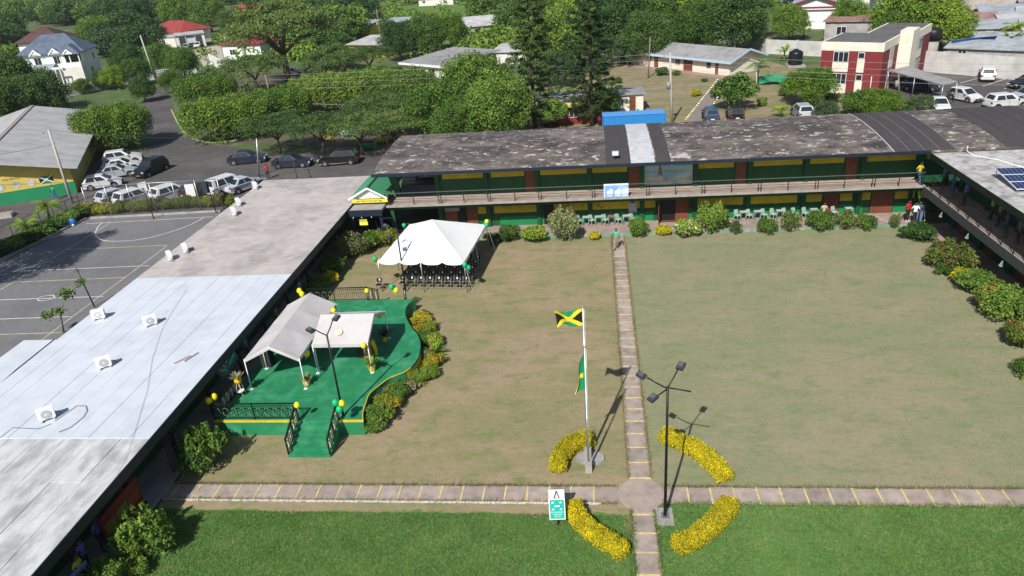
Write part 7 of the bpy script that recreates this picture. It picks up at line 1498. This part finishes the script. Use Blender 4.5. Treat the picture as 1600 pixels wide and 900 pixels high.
bld('grey_roof_house', 'low house with broad grey roof left of the big round tree', (-34.2, 136.5, 0), R(-38), 11.5, 12.5, 2.7, 'off', 'shed', 'grey', .6, .8, [('f', 2, .9, 1.6, 1.1), ('f', 7, .9, 1.6, 1.1)], [], M['white'])
bld('shed', 'yellow walled shed with a pale sheet roof behind the avenue', G(548, 88), R(-25), 11, 8, 2.6, 'yellow', 'shed', 'lgrey', .6, .9, [('f', 2, .9, 1.4, 1.0)]); bld('shed', 'ochre walled shed with grey roof beside the far timber pole', G(528, 58), R(-18), 10, 7, 2.8, 'yellow', 'shed', 'zinc', .5, .8, [('f', 5, .9, 1.4, 1.0)]); bld('open_shed', 'open fronted zinc shed at the edge of the meadow', G(705, 62), R(12), 15, 6, 2.6, 'grey', 'shed', 'lgrey', .5, 1.8, [('f', 6, .5, 2.0, 1.6), ('f', 10, .5, 2.0, 1.6)]); bld('shed', 'small zinc roofed shack left of the meadow', G(600, 45), R(-20), 11, 5, 1.8, 'grey', 'shed', 'zinc', .4, .8)
bld('shed', 'broken white roofed shed right of the big round tree', G(770, 100), R(-15), 7, 6, 2.2, 'off', 'shed', 'lgrey', .4, .7)
# houses and shacks over the right wall
bld('gable_house', 'white gabled house with maroon trim and sheet roof at the top right', (40.5, 169.5, 0), R(-22), 11.5, 16, 4.4, 'white', 'gy', 'zinc', .7, 2.0, [], [], pm(.20, .03, .035)); bld('gable_house', 'red sheet roof rising behind the white gabled house', (50, 180, 0), R(-25), 10, 14, 5.2, 'off', 'gy', 'rust', .5, 1.8)
bld('block_house', 'grey block house with a rusty flat roof and a grilled white window', (42.6, 148.5, 0), R(-24), 13, 9, 3.6, 'grey', 'flat', 'rust', .4, 0, [('f', 2.0, 1.2, 1.7, 1.6)])
for i, (px, py, hd_, w_, d_, h_, wl_, rf_, rm_, lab) in enumerate(((1508, 84, -30, 9, 6, 2.3, 'grey', 'shed', 'zinc', 'low zinc shack right behind the far wall beside the blue tarpaulin'), (1520, 62, -20, 12, 6, 2.4, 'grey', 'shed', 'zinc', 'pale zinc roofed shack above the blue tarpaulin'), (1530, 40, -18, 14, 8, 2.8, 'grey', 'shed', 'zinc', 'broad blue grey zinc roof at the right edge'), (1508, 30, -35, 7, 8, 2.6, 'off', 'gx', 'tan', 'tan gabled roof left of the small red house'), (1540, 18, -20, 4.5, 6, 4.2, 'red', 'flat', 'zinc', 'small red house among the grey roofs'), (1568, 22, -15, 10, 9, 3.0, 'grey', 'gx', 'grey', 'dull grey roof right of the small red house'), (1520, 4, -15, 16, 8, 2.6, 'off', 'shed', 'lgrey', 'long pale roof at the top right corner'), (1590, 62, -25, 7, 6, 3.0, 'off', 'flat', 'lgrey', 'white roof corner cut by the right edge'), (1476, 92, -38, 11, 4, 2.2, 'grey', 'shed', 'zinc', 'lean to of sheets along the far wall top'), (1490, 12, -20, 10, 7, 2.4, 'grey', 'shed', 'grey', 'grey roof left of the long pale roof at the top'), (1092, 14, -25, 10, 8, 3.0, 'white', 'shed', 'lgrey', 'pale roof among the trees at the top left of the palm'), (1135, -2, -25, 12, 9, 3.0, 'off', 'gx', 'zinc', 'zinc gabled roof at the top edge left of the palm'), (1195, 2, -25, 10, 8, 3.0, 'off', 'gx', 'lgrey', 'pale gabled roof at the top edge above the palm'), (1340, -4, -20, 12, 8, 3.0, 'off', 'shed', 'rust', 'rusty roof at the top edge left of the big bright tree'), (655, 4, -10, 14, 9, 2.6, 'off', 'gx', 'tan', 'tan roof at the top edge above the meadow'), (1285, 6, -20, 9, 8, 3.0, 'white', 'gx', 'zinc', 'turquoise edged house at the top edge'), (1385, 32, -20, 5, 5, 2.6, 'grey', 'flat', 'grey', 'small grey hut behind the rusty flat roof'))):
    bld('shack' if h_ < 3.5 else 'small_house', lab, G(px, py + 6), R(hd_), w_, d_, h_, wl_, rf_, rm_, .4, .7 if rf_ == 'shed' else 1.4, [('f', 1.5, 1.0, 1.2, 1.0)])
tp = thing('tarpaulin', 'blue tarpaulin draped behind the far wall', 'tarpaulin', G(1512, 92)); MB().add([(-3, 0, 1.7), (0, .4, 2.5), (3, 0, 1.9), (-3.2, -1, 3.0), (0, -.8, 3.2), (3.2, -1, 3.3)], [(0, 1, 4, 3), (1, 2, 5, 4)], 0, True).build('sheet', pm(.02, .14, .60), tp); [MB().tube([(x, 0, 0), (x, 0, 1.9)], .05, 5).build('post', M['pole_wood'], tp) for x in (-2.9, 2.9)]
tp = thing('tarpaulin', 'torn white sheet sagging behind the far wall', 'tarpaulin', G(1462, 88)); MB().add([(-3, 0, 3.0), (0, -.6, 2.3), (3, 0, 2.9), (-3, 1.2, 3.2), (0, .8, 3.0), (3, 1.2, 3.1)], [(0, 1, 4, 3), (1, 2, 5, 4)], 0, True).build('sheet', M['white'], tp); [MB().tube([(x, 0, 0), (x, 0, 2.9)], .05, 5).build('post', M['pole_wood'], tp) for x in (-2.9, 2.9)]
tk = thing('water_tank', 'black roof tank behind the maroon block', 'water tank', G(1451, 96)); MB().tube([(0, 0, 0), (0, 0, 3.2)], 1.0, 14).build('stand', M['conc'], tk); MB().tube([(0, 0, 3.2), (0, 0, 4.6), (0, 0, 4.9)], [1.2, 1.2, .8], 16).build('tank', M['black'], tk)
# mural building at the left
HM = R(28); FR_ = Vector((-56.4, 72.8, 0)); dirx = Vector((math.cos(HM), math.sin(HM), 0)); FLm = FR_ - dirx * 15.6
mu = thing('mural_building', 'yellow and green hall with painted flag wall and pale grey gabled roof', 'building', FLm, HM); Wm, Dm, Hm = 15.6, 34, 3.2
MB().box(0, Wm, 0, Dm, 0, Hm).build('wall', mat('mural_wall_yellow', (.58, .46, .12), .8, .1, .8, (.50, .40, .10), .4, .6), mu); MB().add([(0, 0, Hm), (Wm, 0, Hm), (Wm / 2, 0, 5.0)], [(0, 1, 2)]).build('gable', mat('mural_gable_yellow', (.50, .42, .12), .8, .1), mu)
MB().box(0, Wm + .02, -.03, -.002, 0, 1.35).build('green_dado', mat('dado_green', (.015, .21, .09), .7, .1, 1.0), mu)
for a, b in ((-1.0, Wm / 2), (Wm / 2, Wm + 1.0)):
    za, zb = (3.05, 5.15) if a < 0 else (5.15, 3.05); q = [(a, -1.5, za), (b, -1.5, zb), (b, Dm, zb), (a, Dm, za)]; rs_ = MB().add(q + [(x, y, z - .12) for x, y, z in q], [(0, 1, 2, 3), (7, 6, 5, 4), (0, 4, 5, 1), (1, 5, 6, 2), (2, 6, 7, 3), (3, 7, 4, 0)]).build('roof_slope', corr('roof_hall_%s' % ('w' if a < 0 else 'e'), (.42, .42, .42), (.34, .335, .33)), mu)
    for k in range(1, 12): y = -1.5 + (Dm + 1.5) * k / 12; MB().bar((a, y, za + .02), (b, y, zb + .02), .05, .03).build('roof_rib', pm(.33, .33, .33), rs_)
MB().bar((Wm / 2, -1.5, 5.17), (Wm / 2, Dm, 5.17), .5, .06).build('ridge_cap', pm(.30, .27, .25), mu)
fx, fz, fw, fh = Wm - 3.1, 1.62, 1.3, .78; fl_ = MB().box(fx, fx + fw, -.03, -.004, fz, fz + fh).build('painted_flag', pm(.03, .25, .11), mu)
for s in (0, 1): MB().add([(fx if s == 0 else fx + fw, -.036, fz + .1), (fx if s == 0 else fx + fw, -.036, fz + fh - .1), (fx + fw * (.42 if s == 0 else .58), -.036, fz + fh / 2)], [(0, 1, 2)]).build('black_panel', pm(.02, .025, .03), fl_)
for a, b in (((fx, fz), (fx + fw, fz + fh)), ((fx, fz + fh), (fx + fw, fz))): MB().bar((a[0], -.04 - .003 * (a[1] > fz), a[1]), (b[0], -.04 - .003 * (a[1] > fz), b[1]), .01, .10).build('saltire', pm(.75, .76, .72), fl_)
for x, c in ((Wm - 3.9, (.55, .50, .48)), (Wm - 5.3, (.40, .46, .42)), (Wm - 6.8, (.45, .58, .60))):
    k = 12; pts = [(x + (.42 + .08 * math.sin(3.1 * i)) * math.cos(i * 6.283 / k), -.02, 1.95 + (.36 + .07 * math.sin(2.3 * i)) * math.sin(i * 6.283 / k)) for i in range(k)]; MB().add(pts, [tuple(range(k))]).build('painted_crest', mat('crest_%d' % int(x * 10), c, .8, .35, 2.5, (.3, .3, .3), .4, 2.0), mu)
text('lettering', 'OUR MOTTO', .28, (Wm - 5.6, -.02, 2.62), FACE_S, pm(.25, .2, .05), mu)
pl = thing('concrete_trough', 'low concrete plinth lying on the asphalt at the left edge', 'plinth', G(2, 340), R(20)); MB().box(-3, 1.2, -.6, .6, 0, .35).build('base', M['conc'], pl); MB().box(-2.9, 1.1, -.5, .5, .352, .42).build('cap', walk_m, pl)

gd1 = leafmat('blade_straw', (.30, .25, .14), (.46, .38, .24), .5, .5); gd2 = leafmat('blade_olive', (.20, .22, .09), (.32, .32, .17), .5, .5)
grass('grass', 'thin dry grass of the west upper lawn', LX0 + 1, PX0 - .05, 25.7, 55.0, 22000, .05, [gd1, gd2], .45, 3); grass('grass', 'thin dry grass of the east upper lawn', PX1 + .05, 24, 25.7, 55.0, 24000, .05, [gd1, gd2], .62, 4)
for i, (x0, x1, y0, y1, n_) in enumerate(((PX0 - .10, PX0 + .05, 26.2, 55, 3500), (PX1 - .05, PX1 + .10, 26.2, 55, 3500), (PX0 - .10, PX0 + .06, 17, 24.2, 1500), (PX1 - .06, PX1 + .10, 17, 24.2, 1500), (LX0, .6, CY1 - .05, CY1 + .10, 3600), (LX0, .6, CY0 - .12, CY0 + .05, 3600), (2.6, 24, CY1 - .05, CY1 + .10, 3600), (2.6, 24, CY0 - .10, CY0 + .06, 4200))):
    grass('grass', ('tufts of grass creeping over the west edge of the straight path', 'tufts of grass creeping over the east edge of the straight path', 'grass tufts at the near west path edge', 'grass tufts at the near east path edge', 'grass tufts along the upper edge of the left cross path', 'grass tufts along the lower edge of the left cross path', 'grass tufts along the upper edge of the right cross path', 'grass tufts along the lower edge of the right cross path')[i], x0, x1, y0, y1, n_, .13, [gl1 if i in (2, 3, 7) else gd2, gd1], .3, 10 + i)

# painted seats and tyres under the feathery trees
for i, (px, py, c, lab) in enumerate(((512, 222, (.62, .48, .05), 'yellow painted bench under the feathery trees'), (578, 236, (.03, .22, .09), 'green painted bench beside the black sport utility car'), (596, 226, (.62, .48, .05), 'yellow painted bench at the edge of the dark roof'), (545, 214, (.35, .5, .48), 'pale blue painted bench under the feathery trees'))):
    t = thing('bench', lab, 'bench', G(px, py), R(8 * i)); mm = pm(*c)
    MB().box(-.9, .9, -.2, .2, .42, .48).build('seat', mm, t); MB().box(-.9, .9, .19, .24, .55, .9).build('backrest', mm, t)
    for x in (-.75, .75): MB().box(x - .06, x + .06, -.18, .22, 0, .42).build('leg', mm, t)
# thin warm haze
hz = MB().box(-1320, 520, -80, 1320, -1.2, 24.5).mesh('haze', [])
hm = bpy.data.materials.new('haze_air'); hm.use_nodes = True; hn = hm.node_tree; hn.nodes.remove(hn.nodes['Principled BSDF']); pv = hn.nodes.new('ShaderNodeVolumePrincipled')
pv.inputs['Color'].default_value = (.80, .88, 1.0, 1); pv.inputs['Density'].default_value = .00014; pv.inputs['Anisotropy'].default_value = .2; hn.links.new(pv.outputs[0], hn.nodes['Material Output'].inputs['Volume'])
hz.materials.append(hm); tag(link('haze', hz), 'faint bluish haze over the far wood', 'haze', kind='stuff')

random.seed(8)
for i, (px, py, w_, d_, rf_, rm_, wl_, lab) in enumerate(((1462, 60, 6, 5, 'shed', 'zinc', 'grey', 'small zinc hut at the foot of the big bright tree'), (1498, 48, 6, 6, 'shed', 'rust', 'grey', 'rusty hut between the big bright tree and the broad zinc roof'), (1560, 50, 8, 5, 'shed', 'lgrey', 'off', 'pale lean to in front of the broad zinc roof'), (1586, 40, 8, 6, 'gx', 'zinc', 'off', 'zinc gabled roof behind the right edge palm'), (1500, 22, 7, 6, 'shed', 'tan', 'off', 'tan sheet roof just left of the tan gable'), (1550, 4, 9, 6, 'gx', 'grey', 'cream', 'cream house with grey gable at the top right'), (1592, 8, 9, 7, 'shed', 'zinc', 'grey', 'zinc roof in the top right corner'), (1360, 4, 8, 6, 'gx', 'maroon', 'white', 'maroon roof peeping behind the big bright tree'), (1255, 14, 9, 7, 'gx', 'lgrey', 'white', 'pale roof left above the white gabled house'))):
    bld('shack', lab, G(px, py + 6), R(-22 + 6 * math.sin(i)), w_, d_, 2.4, wl_, rf_, rm_, .35, .7 if rf_ == 'shed' else 1.3, [('f', 1.5, .9, 1.2, 1.0)], [('f', 3.6, .8, 1.9)])

for px, py, r_, h_, k, lab in ((1033, 118, 1.3, 1.5, 'dark', 'dark round shrub in front of the long white building'), (1057, 118, .8, .9, 'green', 'small shrub beside the dark round one at the long white building'), (1087, 150, .9, 1.0, 'yellow', 'yellow green shrub on the dry yard left of the footpath'), (1100, 128, .6, .6, 'green', 'tiny shrub near the top of the yard footpath'), (1190, 165, .9, 1.0, 'wild', 'leafy shrub right of the yard footpath'), (1160, 105, 1.2, 1.6, 'bright', 'bright shrub at the gable end of the long white building'), (1225, 150, 1.0, 1.2, 'green', 'green shrub below the green netting'), (1300, 160, 1.1, 1.2, 'wild', 'leafy shrub at the foot of the maroon block'), (965, 130, .9, 1.0, 'green', 'small shrub alone on the dry yard right of the pines')):
    bush(px, py, r_, h_, k, lab)
